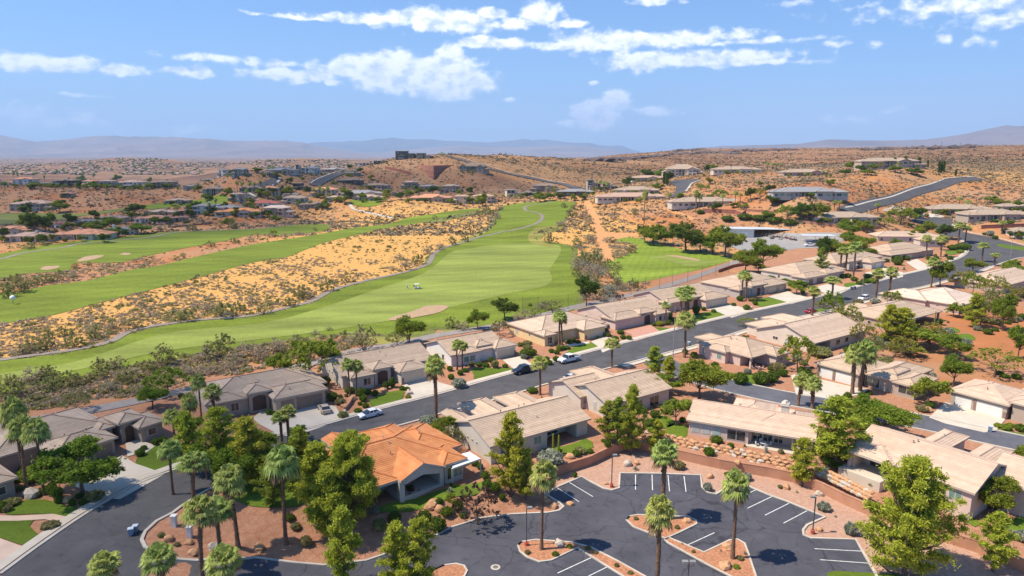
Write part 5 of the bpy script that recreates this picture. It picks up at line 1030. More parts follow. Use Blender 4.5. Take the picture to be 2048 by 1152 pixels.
# south side of the street
_o = wp(728, 980, 2.65)
OH = house('house', 'orange tiled house with a white awning next to the car park', 'house', 38, [('loc',-3,17.2,.7,16.2,2.9,'h',{'notch':('s',.10,.79,2.8)}),('loc',10,19.8,4.2,16.1,2.88,'h'),('loc',5.2,13.0,-1.4,8,3.05,'gy',{'ins':(.3,.3,.35,.5),'pitch':.44,'nowall':True}),('loc',12.9,17.4,-.7,6,2.98,'h'),('back',.26,.46,4.5,2.9,'gy'),('loc',-3,5.6,-.4,7,2.86,'h',{'nowall':True}),('back',.56,.9,3,2.9,'h')],
 [('post',2,.05,.09,.42),('post',2,.96,.12,.34),('win',0,'s',.58,4.6,.1,2.3,GLASS,2.8),('win',0,'s',.26,1.8,.7,1.4,GLASS,2.8),('door',0,'s',.73,1.0,2.8),('win',3,'s',.3,1.2,.2,2.0,GLASS,0),('win',3,'s',.72,1.7,.3,1.9,GLASSG,0),('chim',0,.22,.50,.75,6.6),('slab',2,0,1.0,.08,.5,DRIVE)], ORNG, W_LIGHT, capm=CAPO, pitch=.34, vents=6, trim=W_LIGHT, origin=(_o[0], _o[1], -.25))
def gable_face():
    m = MB(); g = [(5.5,-1.1,2.95),(6.1,-1.1,2.25),(9.1,-1.1,2.95),(12.1,-1.1,2.25),(12.7,-1.1,2.95),(9.1,-1.1,4.55)]; m.quad(*g); m.quad(*[(x, y + .22, z) for x, y, z in g[::-1]]); m.build('gable_face', W_LIGHT, OH)
gable_face()
house('house', 'tan gabled house above the retaining wall beside the orange roof', 'house', 34.5, [((980,895),(1185,839),(903,842),2.9,'gx',{'notch':('s',.56,.88,3.2)}),('back',.04,.2,5,2.75,'gy'),('back',.26,.55,7,2.85,'h'),('back',.6,.9,6,2.9,'h')],
 [W_(0,.12,1.5,.9,1.5,GLASSG),W_(0,.28,1.7,.8,1.5,GLASSG),W_(0,.46,1.7,.8,1.5,GLASSG),W_(0,.72,3,.1,2.1,dep=3.2),W_(0,.35,.55,1.6,.45,s='w'),W_(0,.47,.55,1.6,.45,s='w'),W_(0,.59,.55,1.6,.45,s='w')], TAN, W_LIGHT, vents=4)
house('house', 'tan gabled house with an air conditioner on its side wall across from the white pickup', 'house', 34.5, [((1216,812),(1346,777),(1124,773),2.9,'gx'),('back',-.06,.42,4.5,2.7,'gx'),('back',.42,.8,7,2.9,'h')],
 [W_(0,.75,2.6,.1,2.1),W_(0,.5,1.6,.8,1.3),W_(0,.22,1.5,.8,1.3),W_(0,.3,.9,.7,1.7,GLASSL,s='w'),W_(0,.62,1.2,.9,1.4,GLASSL,s='w')], TAN, W_LIGHT, vents=5)
house('house', 'pink-tan house with a dining patio above the boulder wall', 'house', -26, [((1372,840),(1632,884),11.5,2.9,'gx',{'notch':('s',.5,.88,2.6)}),((1494,857),(1592,870),9,2.85,'h',{'nowall':True,'pitch':.46}),('back',.30,.66,4,2.9,'h'),('back',.66,.96,2,2.9,'h')],
 [W_(0,.06,1.5,.7,1.9,GLASSL),W_(0,.145,1.5,.7,1.9,GLASSL),W_(0,.23,1.5,.7,1.9,GLASSL),W_(0,.40,3.2,.5,1.9),W_(0,.56,1.6,.2,2.0,dep=2.6),W_(0,.645,1.6,.2,2.0,dep=2.6),W_(0,.73,1.6,.2,2.0,dep=2.6),W_(0,.94,1.5,.4,1.7),('post',1,.94,.1,.14),('post',1,.07,.1,.2),('chim',0,.74,.66,.65,6.2),('slab',1,0,1.0,-.12,.6,DRIVE)], PINKT, W_PINK, capm=M('pink_ridge_tiles', (.52,.36,.28), .85), vents=4)
house('house', 'long pink-tan house behind the big pine at the right', 'house', -54, [((1694,899),(1947,991),14.5,2.9,'gx',{'notch':('s',.04,.34,2.8)}),('back',.30,.52,7,2.9,'h'),('back',.66,.88,6,2.9,'h'),('back',.92,1.25,5,2.9,'gx'),('loc',.2,7.5,-.6,6.5,2.93,'h',{'nowall':True})],
 [W_(0,.16,2.2,.1,2.2,dep=2.8),W_(0,.75,2.0,.8,1.4),W_(0,.88,1.8,.8,1.5,GLASSG),('post',4,.05,.1,.22),('slab',0,-.02,.34,-.1,.3,DRIVE)], PINKT, W_PINK, capm=MATS['pink_ridge_tiles'], vents=4)
house('house', 'tan hip roofed house with two white garage doors behind twin palms', 'house', -54, [((1628,726),(1722,749),13,2.95,'h'),((1725,746),(1800,766),15,2.9,'h'),((1783,763),(1836,775),10,2.9,'h'),((1762,742),(1796,749),6,3.8,'h')],
 [('gar',0,'s',.24,2.9,GARW),('gar',0,'s',.68,4.9,GARW),('stone',0,'s',.44,.5,2.3),('stone',0,'s',.04,.4,2.3),('win',1,'s',.22,3.2,.2,2.2,GLASS),('win',2,'s',.6,3.4,.8,1.7,GLASS),('arch',3,'s',.5,2,2.8)], TAN, W_TAN, vents=5)
house('house', 'pinkish house with two white garage doors at the right edge by the blue bin', 'house', -56, [((1895,780),(2016,814),12,2.95,'h'),((2000,798),(2110,826),16,2.9,'h'),((2018,804),(2060,814),8,3.6,'h')],
 [('gar',0,'s',.24,2.9,GARW),('gar',0,'s',.68,4.9,GARW),('stone',0,'s',.45,.5,2.3),('stone',0,'s',.97,.5,1.4),W_(1,.5,2,.6,1.6)], PINKT, W_TAN, capm=MATS['pink_ridge_tiles'], vents=2)
house('house', 'hip roofed corner house with a patio table beside the lamp post', 'house', 36, [((1504,716),(1582,700),(1391,686),2.9,'h',{'notch':('s',0,.45,3.0)}),((1554,713),(1588,706),9,2.9,'h'),((1452,706),(1480,700),7,2.93,'h'),('back',.3,.75,4,2.9,'h')],
 [W_(0,.86,2.2,.5,1.7,GLASSG,s='w'),('win',2,'w',.3,1.4,.8,1.5,GLASSG),W_(1,.4,1.3,.9,1.3,GLASSG),('post',0,.06,.05,.22),('door',0,'s',.3,1.1,3.0)], TAN, W_PINK, vents=4)
house('house', 'cream gabled house with a pink-tan roof behind the corner house', 'house', 34, [((1631,687),(1742,661),(1504,658),2.9,'gx',{'notch':('s',.02,.3,3)}),('back',.1,.5,5,2.9,'h'),('back',.5,.85,7,2.9,'h')],
 [W_(0,.45,1.8,.6,1.6),W_(0,.62,1.6,.8,1.4),W_(0,.85,1.2,.8,1.4,GLASSG),W_(0,.45,1.6,.8,1.3,GLASSL,s='w'),W_(0,.66,1.6,1.2,.9,s='w'),('chim',0,.98,.2,.01,3.0)], PINKT, W_CREAM, vents=4)
house('house', 'tan roofed house behind the two round pines with a dark covered patio', 'house', 34, [((1795,646),(1888,623),(1710,618),2.9,'h',{'notch':('s',.4,1.0,4)}),('back',.1,.5,5,2.9,'h')], [('post',0,.97,.05,.25),W_(0,.7,5,.2,2,dep=4),W_(0,.5,1,.9,1,s='w')], TAN, W_TAN, vents=3)
house('house', 'cream roofed hip house above the twin palms on the south side', 'house', 35, [((1921,612),(1985,598),(1815,587),2.9,'h'),('back',-.05,.5,6,2.9,'h')], [W_(0,.35,1.2,1.6,.4,s='w')], CREAMT, W_PINK, vents=4)
house('house', 'tan house among pale trees near the street corner', 'house', 35, [((2008,573),(2110,552),(1950,549),2.9,'h')], [W_(0,.2,1.2,.8,1.4),W_(0,.5,1.2,.8,1.4),W_(0,.8,1.2,.8,1.4)], PINKT, W_TAN, vents=2)
# up the right-hand slope
for a in [(1628,1762,446,1,TAN,W_LIGHT,'low hip roofed house on the terrace above the maintenance yard',0),(1765,1850,432,1,TAN,W_LIGHT,'tan house with a wide garage below the hillside road',5),(1862,1992,428,1,TAN,W_TAN,'long tan house with a gravel forecourt at the street end',-5),(1928,2070,440,1,TAN,W_TAN,'hip roofed house with a colonnade above the red boulder bank',3),(2022,2110,474,1,TAN,W_LIGHT,'pale house cut by the right edge above the cross street',0),
 (1338,1492,413,1,TAN,W_LIGHT,'long tan house with a pool terrace behind the brick wall',2),(1190,1335,402,1,PINKT,W_CREAM,'long low pinkish house above the dirt track',3),(1230,1322,388,1,TAN,W_CREAM,'tan hip roofed house just below the hill court',-4),(1262,1330,362,1,PINKT,W_LIGHT,'small tan house left of the hill mansion',0),(1425,1525,346,1,TAN,W_CREAM,'tan hip house right of the hill mansion',-3),
 (1562,1660,352,1,TAN,W_TAN,'low tan house beside the row of palms on the right ridge',2),(1998,2070,422,1,TAN,W_TAN,'tan roof at the right edge below the desert slope',0)]: farhouse(*a[:7], th=a[7])
farhouse(1545,1698,394,1,BLUEG,W_GREY,'blue-grey modern roofed house on the right slope',th=-3); farhouse(1325,1412,351,2,TAN,W_CREAM,'two storey cream mansion with a gabled entrance on the right hill',th=-8,gable=1,depth=22,pitch=.42); farhouse(1715,1855,336,2,TAN,W_TAN,'big two storey tan mansion behind the row of cypresses',th=3)
farhouse(1172,1202,380,3,BLUEG,W_GREY,'tall grey modern house at the foot of the yellow slope',flatmod=True); farhouse(1203,1238,379,2,BLUEG,W_GREY,'grey flat roofed house beside the tall modern one',flatmod=True); farhouse(1113,1190,391,1,BLUEG,W_DARK,'dark roofed house at the end of the ridge road'); farhouse(1058,1122,384,2,BRNT,W_TAN,'brown roofed house below the ridge road')
# centre distance
farhouse(788,838,318,3,BLUEG,W_DARK,'three storey dark modern mansion on top of the hill','house',flatmod=True,th=4,depth=18); farhouse(832,868,317,2,BLUEG,W_BRN,'lower modern house beside the hilltop mansion',flatmod=True,th=0)
farhouse(918,980,344,2,BRNT,W_BRN,'brown gabled house beside the great red retaining wall',gable=1,th=-6,pitch=.5)
for a in [(836,880,379,1,BLUEG,W_TAN,'small blue-grey house under the hill'),(878,925,385,2,TAN,W_TAN,'tan gabled house under the hill'),(800,840,377,2,PINKT,W_TAN,'pink roofed villa left of the blue-grey house'),(816,905,403,1,SALM,W_TAN,'long salmon roofed house behind the putting hill'),(903,942,407,2,PINKT,W_CREAM,'pagoda roofed villa with a pool beside the pines'),(938,996,407,2,PINKT,W_CREAM,'cream villa with a square tower by the fairway'),
 (1008,1050,393,2,BLUEG,W_CREAM,'white flat fronted modern house above the upper fairway'),(1048,1078,391,1,BLUEG,W_DARK,'small dark house beside the white modern one'),(620,678,393,2,SALM,W_CREAM,'cream two storey house with a salmon roof in the centre village'),(675,765,394,1,BLUEG,W_CREAM,'wide grey roofed white house in the centre village'),(705,768,402,1,PINKT,W_TAN,'tan house with a small front gable above the putting green'),(583,622,380,2,BRNT,W_DARK,'dark flat roofed house below the curved road'),
 (515,562,390,2,SALM,W_CREAM,'cream villa with a salmon roof by the curved road'),(535,598,396,1,BRNT,W_TAN,'low brown roofed house behind the red roofed one'),(592,662,416,1,BRNT,W_TAN,'brown hip roofed house at the edge of the desert bank'),(558,618,410,2,TAN,W_CREAM,'tan two storey house above the pink house'),(515,586,431,2,CREAMT,W_PINK,'pink two storey house with a cream roof and balconies'),(492,560,414,1,REDT,W_WHITE,'white house with a bright red roof'),(427,520,432,1,ORNG,W_CREAM,'cream house with an orange roof above the fairway'),(396,482,424,1,BLUEG,W_LIGHT,'long grey roofed house behind the orange one'),
 (383,432,428,2,BLUEG,W_WHITE,'white two storey house with a grey roof'),(405,455,391,2,BRNT,W_BRN,'brown two storey house in the shade below the ridge'),(432,462,348,2,BLUEG,W_WHITE,'white house at the left end of the hill row'),(459,497,352,2,BLUEG,W_GREY,'grey house next in the hill row'),(478,524,383,1,BRNT,W_BRN,'brown house on the road below the hill row'),(530,592,347,1,BLUEG,W_GREY,'long grey house on the skyline of the middle hill'),(604,642,347,2,BLUEG,W_WHITE,'white gabled house on the middle hill'),(590,606,347,3,BLUEG,W_GREY,'narrow grey modern tower house on the middle hill'),
 (642,692,344,1,BLUEG,W_GREY,'grey low house beyond the hill road'),(668,728,367,1,BRNT,W_DARK,'dark low house under the bare hillside'),(722,782,377,1,BRNT,W_TAN,'brown low house under the bare hillside'),(714,748,329,1,BLUEG,W_WHITE,'white flat house below the hilltop mansion'),(744,776,327,1,BLUEG,W_DARK,'dark flat house left of the hilltop mansion'),(564,600,334,1,BLUEG,W_GREY,'grey house row behind the middle hill'),
 # left ridge
 (-20,18,368,1,BRNT,W_BRN,'brown house at the left end of the ridge'),(16,73,369,2,SALM,W_WHITE,'white two storey villa with an orange roof on the ridge'),(73,112,371,1,BLUEG,W_DARK,'dark modern house on the ridge'),(104,156,371,2,BRNT,W_DARK,'dark two storey house with wide balconies on the ridge'),(158,200,371,2,SALM,W_CREAM,'cream villa with a round window on the ridge'),(192,232,370,2,PINKT,W_CREAM,'cream gabled villa on the ridge'),(232,295,371,2,PINKT,W_WHITE,'white villa with an arched balcony on the ridge'),(298,354,372,2,BRNT,W_TAN,'tan villa with tall columns at the ridge end'),(246,285,352,1,BLUEG,W_DARK,'dark roofed house peeping behind the ridge'),(368,402,379,1,BLUEG,W_GREY,'small grey gabled house right of the ridge end'),
 (330,380,408,1,PINKT,W_TAN,'tan house beyond the shaded fairway at left'),(455,492,404,2,PINKT,W_TAN,'tan two storey house above the red roofed one'),(560,600,398,1,SALM,W_CREAM,'small salmon house behind the tan two storey one'),(648,690,402,1,TAN,W_CREAM,'cream single storey house left of the putting green'),(770,800,392,1,BRNT,W_TAN,'low brown house left of the pink villa'),(400,432,362,1,BLUEG,W_GREY,'grey roofed house on the left shoulder of the middle hill'),(690,722,352,1,BRNT,W_TAN,'brown house beside the upper hill road'),(520,548,352,1,BRNT,W_TAN,'brown house inside the hill road curve'),(118,150,394,1,SALM,W_TAN,'salmon roofed house on the bare ridge slope'),(1236,1262,396,1,BRNT,W_TAN,'small brown house between the two long tan ones'),
 # lower left village
 (20,103,422,2,PINKT,W_TAN,'tan two storey house under the bare ridge slope'),(-25,70,470,1,SALM,W_CREAM,'large salmon roofed house at the left edge'),(8,98,484,1,PINKT,W_CREAM,'orange-pink hip roofed house with a colonnade at lower left'),(94,136,457,1,REDT,W_WHITE,'white gabled house with a red roof beside the dark tree'),(103,216,480,1,SALM,W_CREAM,'long cream house with an orange roof and arched veranda'),(205,269,470,1,BLUEG,W_WHITE,'pale blue-white house with a grey roof'),(198,256,444,1,PINKT,W_TAN,'tan roofed low house behind the round trees'),(268,345,446,1,SALM,W_WHITE,'white house with a salmon roof above the red bank'),(288,352,432,1,TAN,W_TAN,'tan gabled house near the upper fairway'),(148,200,452,1,BLUEG,W_TAN,'grey-green roofed house among shrubs'),(344,376,444,1,SALM,W_TAN,'small terracotta roof at the end of the red bank'),(352,385,430,1,SALM,W_TAN,'terracotta roofed house behind palm trees')]: farhouse(*a[:7], flatmod=('modern' in a[6] or 'flat' in a[6]), gable=('gable' in a[6]))
# ---- retaining walls, modern big wall, distant masses
WT = WALL[:]
wall_along('retaining_wall', WT, LOTZ - .3, -.58, RW, 'long red-brown block retaining wall round the car park', .34)
def rowwall(name, pts, h, mat, label, world=False):
    P = [at(*p) for p in pts]; root = empty(name, P[0]); tag(root, label, 'wall'); m, c = MB(), MB(); o0 = P[0]
    for a, b in zip(P, P[1:]):
        a, b = a - o0, b - o0; d = (b - a); n = Vector((-d.y, d.x, 0)).normalized() * .15
        for mm, lo, hi, k in ((m, -.6, h, 1), (c, h, h + .08, 1.3)):
            v = [a - n*k, b - n*k, b + n*k, a + n*k]; i0 = len(mm.v); mm.v += [(x.x, x.y, x.z + z) for z in (lo, hi) for x in v]
            for f in ((0,3,2,1),(4,5,6,7),(0,1,5,4),(1,2,6,5),(2,3,7,6),(3,0,4,7)): mm.f.append(tuple(i0+t for t in f)); mm.m.append(0)
    m.build('wall_face', mat, root); c.build('coping', mat, root); return root
rowwall('garden_wall', [(1405,425),(1470,428),(1483,434),(1492,427)], 2.6, RW2, 'dark red brick terrace wall below the long tan house')
rowwall('garden_wall', [(1593,446),(1650,452),(1690,456),(1745,459),(1762,456)], 1.8, RW, 'red block wall along the top of the boulder slope above the yard')
rowwall('garden_wall', [(1962,458),(2000,456),(2070,454)], 2.2, RW2, 'dark red wall above the street bend at right')
rowwall('garden_wall', [(1490,421),(1600,428),(1640,431)], .9, RW2, 'low red wall along the hedge on the right slope')
rowwall('garden_wall', [(652,385),(700,388),(760,392)], 1.4, W_TAN, 'tan garden wall in the centre village')
rowwall('garden_wall', [(22,372),(64,373),(160,375),(230,376)], 1.6, RW2, 'low red wall along the top of the left ridge')
rowwall('garden_wall', [(690,822),(700,810),(706,798)], .8, RW, 'short pinkish wall between two drives beside the palms')
rowwall('garden_wall', [(345,455),(380,452),(420,448)], .9, RW2, 'low wall along the red bank on the left')
rowwall('garden_wall', [(1437,545),(1465,535),(1500,529)], 1.2, RW2, 'dark brick wall by the path behind the tree')
def bigwall():
    a, b, c, d = at(806,352), at(868,366), at(932,350), at(818,338)
    root = empty('terraced_retaining_wall', (b.x, b.y, b.z - 3)); tag(root, 'huge red-brown terraced retaining wall below the hilltop mansion', 'wall')
    top = 41.0
    P = [Vector((cxy(822,350,775)[0], 790, 0)), Vector((cxy(868,360,745)[0], 742, 0)), Vector((cxy(935,340,800)[0], 806, 0)), Vector((cxy(845,325,840)[0], 840, 0))]
    for i, (s, z0, z1) in enumerate([(1.12, b.z - 14, b.z + 7), (1.0, b.z + 4, b.z + 12.5), (.88, b.z + 10, b.z + 17.5)]):
        cen = sum(P, Vector()) / 4; m = MB(); q = [(cen + (p - cen) * s) for p in P]; v = [(p.x - b.x, p.y - b.y, z - (b.z - 3)) for z in (z0, z1) for p in q]; m.v = v
        for f in ((0,1,5,4),(1,2,6,5),(2,3,7,6),(3,0,4,7)): m.f.append(f); m.m.append(0)
        m.f.append((4,5,6,7)); m.m.append(1); m.build('wall_tier', [[RW2, WMID, WTOP][i], SLOPE], root)
WMID = block_mat('mid_red_block', (.30,.125,.085), (.36,.165,.115)); WTOP = block_mat('upper_red_block', (.34,.15,.105), (.40,.19,.135))
SLOPE = M('red_fill_soil', (.36,.15,.09), .95, .15, .2); bigwall()
# small red wing wall left of it
rowwall('garden_wall', [(770,338),(806,346),(822,350)], 3.0, RW2, 'stepped red wall left of the great retaining wall')
# boulder retaining wall above the block wall
def boulder_wall(P, rows, label, z0, n, r=.42):
    pts = [Vector(wp(*p, 0.0)) for p in P]; L_ = [0]
    for a, b in zip(pts, pts[1:]): L_.append(L_[-1] + (b - a).length)
    o0 = pts[0]; root = empty('boulder_wall', (o0.x, o0.y, z0)); tag(root, label, 'boulder wall'); k = 0; per = n // rows
    for rw in range(rows):
        for i in range(per):
            s = (i + .5 * (rw % 2) + random.uniform(-.15, .15)) / per * L_[-1]; j = max(0, min(len(pts) - 2, next((q for q in range(len(pts) - 1) if L_[q+1] >= s), len(pts) - 2))); t = (s - L_[j]) / max(.01, L_[j+1] - L_[j]); c = pts[j].lerp(pts[j+1], t); d = (pts[j+1] - pts[j]).normalized(); nn = Vector((-d.y, d.x)) * rw * .38
            m = MB(); m.blob((0, 0, 0), r * random.uniform(.8, 1.25), k, (1.25, .8, .72), 2, .16); o = m.build('boulder', ROCK if random.random() < .8 else ROCKP, root); o.location = (c.x + nn.x - o0.x, c.y + nn.y - o0.y, .15 + rw * .44); o.rotation_euler = (random.uniform(-.2,.2), random.uniform(-.2,.2), math.atan2(d.y, d.x)); k += 1
boulder_wall([(1275,873),(1330,880),(1380,893),(1440,903),(1500,916),(1560,927),(1600,936)], 4, 'stacked orange boulders below the dining patio house', -.95, 100)
boulder_wall([(1622,935),(1660,952),(1700,972),(1740,992)], 3, 'stacked orange boulders left of the big pine', -.8, 54)
# ---- net fence round the practice area
def net():
    pts = [at(*p) for p in [(1045,626),(1076,624),(1136,618),(1233,594),(1262,589),(1291,581),(1319,577),(1345,571),(1375,565),(1403,559),(1431,552),(1457,545)]]; root = empty('net_fence', pts[0]); tag(root, 'tall thin net fence on slender posts along the golf course', 'fence')
    NM = bpy.data.materials.new('netting'); NM.use_nodes = True; n, l = NM.node_tree.nodes, NM.node_tree.links; b = n['Principled BSDF']; b.inputs['Base Color'].default_value = (.06,.07,.05,1); tr = n.new('ShaderNodeBsdfTransparent'); ms = n.new('ShaderNodeMixShader'); ms.inputs[0].default_value = .16; l.new(tr.outputs[0], ms.inputs[1]); l.new(b.outputs[0], ms.inputs[2]); l.new(ms.outputs[0], n['Material Output'].inputs[0])
    m = MB(); h = 5.2
    for a, c in zip(pts, pts[1:]):
        a, c = a - pts[0], c - pts[0]; m.quad((a.x,a.y,a.z),(c.x,c.y,c.z),(c.x,c.y,c.z+h-.3),(a.x,a.y,a.z+h-.3))
    m.build('net', NM, root)
    for p in pts: m = MB(); q = p - pts[0]; m.tube((q.x,q.y,q.z-.2),(q.x,q.y,q.z+h),.07,.05,6); m.build('post', DSTEEL, root)
net()
# ---- maintenance sheds and yard
def shed(px0, px1, pyb, hgt, dep, th, label, walls):
    a = at(px0, pyb); wd = (px1 - px0) / FOC * a.y * 1.0 / math.cos(R(th)); root = empty('maintenance_shed' if walls else 'carport', a, R(th)); tag(root, label, 'shed' if walls else 'carport')
    m = MB(); m.box(-.3, wd+.3, -1.0, dep+.3, hgt, hgt+.22); 
    m2 = m.build('roof', METALR, root); m = MB()
    if walls:
        m.box(0, wd*.42, 0, dep, -.5, hgt-.01); m.box(wd*.42, wd, dep-.2, dep, -.5, hgt-.01); m.box(wd-.2, wd, 0, dep-.2, -.5, hgt-.01); m.build('wall', M('white_metal_siding', (.66,.64,.58), .6, .04), root)
        for f in (.12, .30): m = MB(); m.box(wd*f-1.7, wd*f+1.7, -.06, .02, 0, 3.0); m.build('garage_door', GARW, root)
        for f in (.42, .62, .82, 1.0): m = MB(); m.box(wd*f-.12, wd*f+.12, -.1, .12, -.3, hgt); m.build('post', DSTEEL, root)
    else:
        for x in (.2, wd/2, wd-.2):
            for y in (.1, dep-.1): m = MB(); m.tube((x,y,-.3),(x,y,hgt),.1,.1,6); m.build('post', W_CREAM, root)
    return a, wd
sh, swd = shed(1446, 1588, 473, 4.6, 11, -7, 'long white shed with a pale metal roof and open bays of golf carts', True)
shed(1608, 1668, 487, 4.2, 7, -4, 'open white roofed carport beside the maintenance yard', False)
CB = [paint('cart_red', (.28,.05,.03)), paint('cart_dark', (.04,.06,.05)), paint('cart_cream', (.55,.5,.4))]
for i, (x, y) in enumerate([(1525,473),(1533,473),(1541,474),(1549,475),(1557,475),(1565,476),(1573,477),(1544,478),(1560,479),(1582,480),(1590,481)]):
    golf_cart(at(x, y), -80 + (i * 37) % 30, 'golf cart parked at the open shed, number', CB[i % 3], 'golf carts parked by the maintenance shed', bags=False)['_auto'] = 1
    AUTO.append((S.objects[-1] if False else [o for o in COL.objects if o.name.startswith('golf_cart')][-1], 'parked golf cart', x, y))
m = MB(); m.tube((-2,0,.9),(2,0,.9),.55,.55,12); o = m.build('fuel_tank', M('tank_white', (.75,.74,.7), .4)); o.location = at(1617, 484); tag(o, 'white horizontal fuel tank under the carport', 'tank')
# ---- vehicles
car('sedan', paint('white_car_paint', (.78,.78,.80)), 739, 834, 218, 'white sedan with a black sunroof parked at the kerb', 'car'); car('sedan', paint('champagne_car_paint', (.50,.42,.33)), 649, 823, 118, 'champagne gold sedan standing on a drive before brown garage doors', 'car')
car('pickup', paint('black_car_paint', (.012,.02,.035)), 1048, 746, 216, 'dark blue-black pickup parked at the kerb', 'pickup truck'); car('pickup', paint('white_car_paint', 0), 1138, 724, 216, 'white crew cab pickup parked at the kerb', 'pickup truck')
car('sedan', paint('silver_car_paint', (.5,.52,.56)), 1146, 760, 36, 'silver car almost hidden behind a tan roof', 'car'); car('sedan', paint('red_car_paint', (.42,.015,.035)), 1622, 626, 35, 'red car parked behind a palm', 'car')
car('suv', paint('white_car_paint', 0), 1727, 600, 216, 'white suv parked below the tall street lamp', 'car'); car('suv', paint('navy_car_paint', (.05,.07,.13)), 1783, 595, 130, 'dark blue car on the drive by twin palms', 'car')
car('pickup', paint('white_car_paint', 0), 1620, 493, 180, 'white pickup standing in the maintenance yard', 'pickup truck'); car('sedan', paint('navy_car_paint', 0), 1500, 471, 100, 'dark car in front of the white shed door', 'car'); car('sedan', paint('navy_car_paint', 0), 92, 466, 10, 'dark car beside the white gabled house', 'car')
golf_cart(at(835, 578), 20, 'white golf cart standing on the fairway near a golfer', paint('white_car_paint', 0)); golf_cart(at(455, 639), 12, 'cream golf cart with a dark canopy driving along the cart path', paint('cart_cream', 0))
# golfer
def golfer(px, py, label, shirt, pants, th):
    p = at(px, py); me = bpy.data.meshes.new('person'); J = [(0,0,.95),(0,0,1.2),(.05,0,1.42),(.1,0,1.55),(.12,0,1.66),(.12,0,1.76),(0,.1,.9),(.04,.14,.5),(0,.16,.06),(.14,.16,.03),(0,-.1,.9),(.06,-.16,.5),(0,-.18,.06),(.14,-.18,.03),(.06,.19,1.4),(.18,.22,1.15),(.32,.06,1.0),(.38,.0,.93),(.06,-.19,1.4),(.2,-.2,1.15),(.33,-.03,1.0),(.39,.0,.95)]
    E = [(0,1),(1,2),(2,3),(3,4),(4,5),(0,6),(6,7),(7,8),(8,9),(0,10),(10,11),(11,12),(12,13),(2,14),(14,15),(15,16),(16,17),(2,18),(18,19),(19,20),(20,21)]
    Rr = [.15,.14,.17,.06,.1,.09,.1,.07,.045,.04,.1,.07,.045,.04,.07,.05,.035,.035,.07,.05,.035,.035]; me.from_pydata(J, E, []); o = bpy.data.objects.new('person', me); COL.objects.link(o); sk = o.modifiers.new('Skin', 'SKIN')
    for v, r in zip(me.skin_vertices[0].data, Rr): v.radius = (r, r)
    me.skin_vertices[0].data[0].use_root = True; o.modifiers.new('Sub', 'SUBSURF').levels = 1; me.materials.append(shirt); o.location = p + Vector((0, 0, .05)); o.rotation_euler = (0, 0, R(th)); tag(o, label, 'person')
    m = MB(); m.rings([(.42,.1),(.6,.115),(.9,.14)], 8, c=(.03,.13)); m.rings([(.42,.1),(.6,.115),(.9,.14)], 8, c=(.04,-.13)); m.rings([(.85,.17),(1.0,.17)], 10); m.build('trousers', pants, o)
    m = MB(); m.rings([(1.7,.115),(1.78,.11),(1.83,.05)], 10, c=(.12,0)); m.build('cap', WHITE, o)
    m = MB(); m.tube((.38,0,.95),(.75,.1,.06),.02,.02,4); cl = m.build('golf_club', STEEL); cl.location = o.location; cl.rotation_euler = o.rotation_euler; tag(cl, 'golf club held by the ' + label[:26].strip(), 'golf club')
golfer(815, 578, 'person in a white shirt standing over a ball on the fairway', M('white_shirt', (.75,.75,.74), .9), M('grey_trousers', (.3,.32,.36), .9), 160)
golfer(1243, 484, 'person in red by the small green at the end of the dirt track', M('red_shirt', (.4,.06,.05), .9), M('dark_trousers', (.06,.06,.08), .9), 60)
p = at(27, 609); root = empty('ball_marker', p); tag(root, 'white ball on a thin dark post on the far fairway', 'marker'); m = MB(); m.tube((0,0,0),(0,0,1.7),.08,.08,6); m.build('post', DSTEEL, root); m = MB(); m.blob((0,0,2.3),.85,1,(1,1,1),3,0); m.build('ball', WHITE, root, smooth=True)
# lamps, bins, small street things
lot_lamp(1053,1092,1014,'lamp post on the island at the left end of the car park'); lot_lamp(1223,974,909,'lamp post in the gravel by the retaining wall corner'); lot_lamp(1625,1067,992,'lamp post with a red base at the right of the car park', th=180); lot_lamp(1372,1235,1122,'double headed lamp post at the bottom of the view', heads=2)
street_lamp(1346,714,608,1336,'street lamp beside the corner house'); street_lamp(1723,598,530,1709,'street lamp above the white suv'); street_lamp(2020,517,464,2008,'street lamp at the far street junction')
bins(263,1072,200,'grey-blue wheelie bin at left of the pair on the road',BLUEP,'pair of bins on the road'); bins(272,1066,190,'grey-blue wheelie bin at right of the pair on the road',BLUEP,'pair of bins on the road'); bins(1378,692,30,'grey-blue wheelie bin by the far kerb near the corner house'); bins(1502,660,30,'blue-grey wheelie bin behind the corner house'); bins(1674,801,-40,'dark blue wheelie bin before the white garage house',DBLUE); bins(1980,864,-40,'blue-grey wheelie bin at the right edge street'); bins(1703,580,30,'left one of two dark bins on the far kerb',DBLUE); bins(1709,579,30,'right one of two dark bins on the far kerb',DBLUE); bins(1215,657,30,'dark blue bin between the yellow house and the pink garage',DBLUE)
for x, y, l in [(349,1052,'left white square pillar on the bark corner'),(380,1074,'right white square pillar on the bark corner')]:
    p = at(x, y); m = MB(); m.box(-.32,.32,-.32,.32,-.2,1.5); o = m.build('entrance_pillar', W_WHITE); o.location = p; tag(o, l, 'pillar', 'entrance pillars'); m = MB(); m.box(-.4,.4,-.4,.4,1.5,1.62); m.build('cap_stone', W_WHITE, o)
def mailbox(x, y, l):
    p = at(x, y); root = empty('mailbox', p, R(-50)); tag(root, l, 'mailbox'); m = MB(); m.box(-.22,.22,-.22,.22,0,1.0); m.build('post', STONE, root); m = MB(); m.box(-.25,.3,-.14,.14,1.0,1.25); m.build('box', M('mailbox_white', (.7,.7,.68), .5), root)
mailbox(690,832,'small mailbox by the drive of the bunting house'); mailbox(1503,620,'stone mailbox pillar between two drives'); mailbox(347,898,'mailbox under palms at the left house')
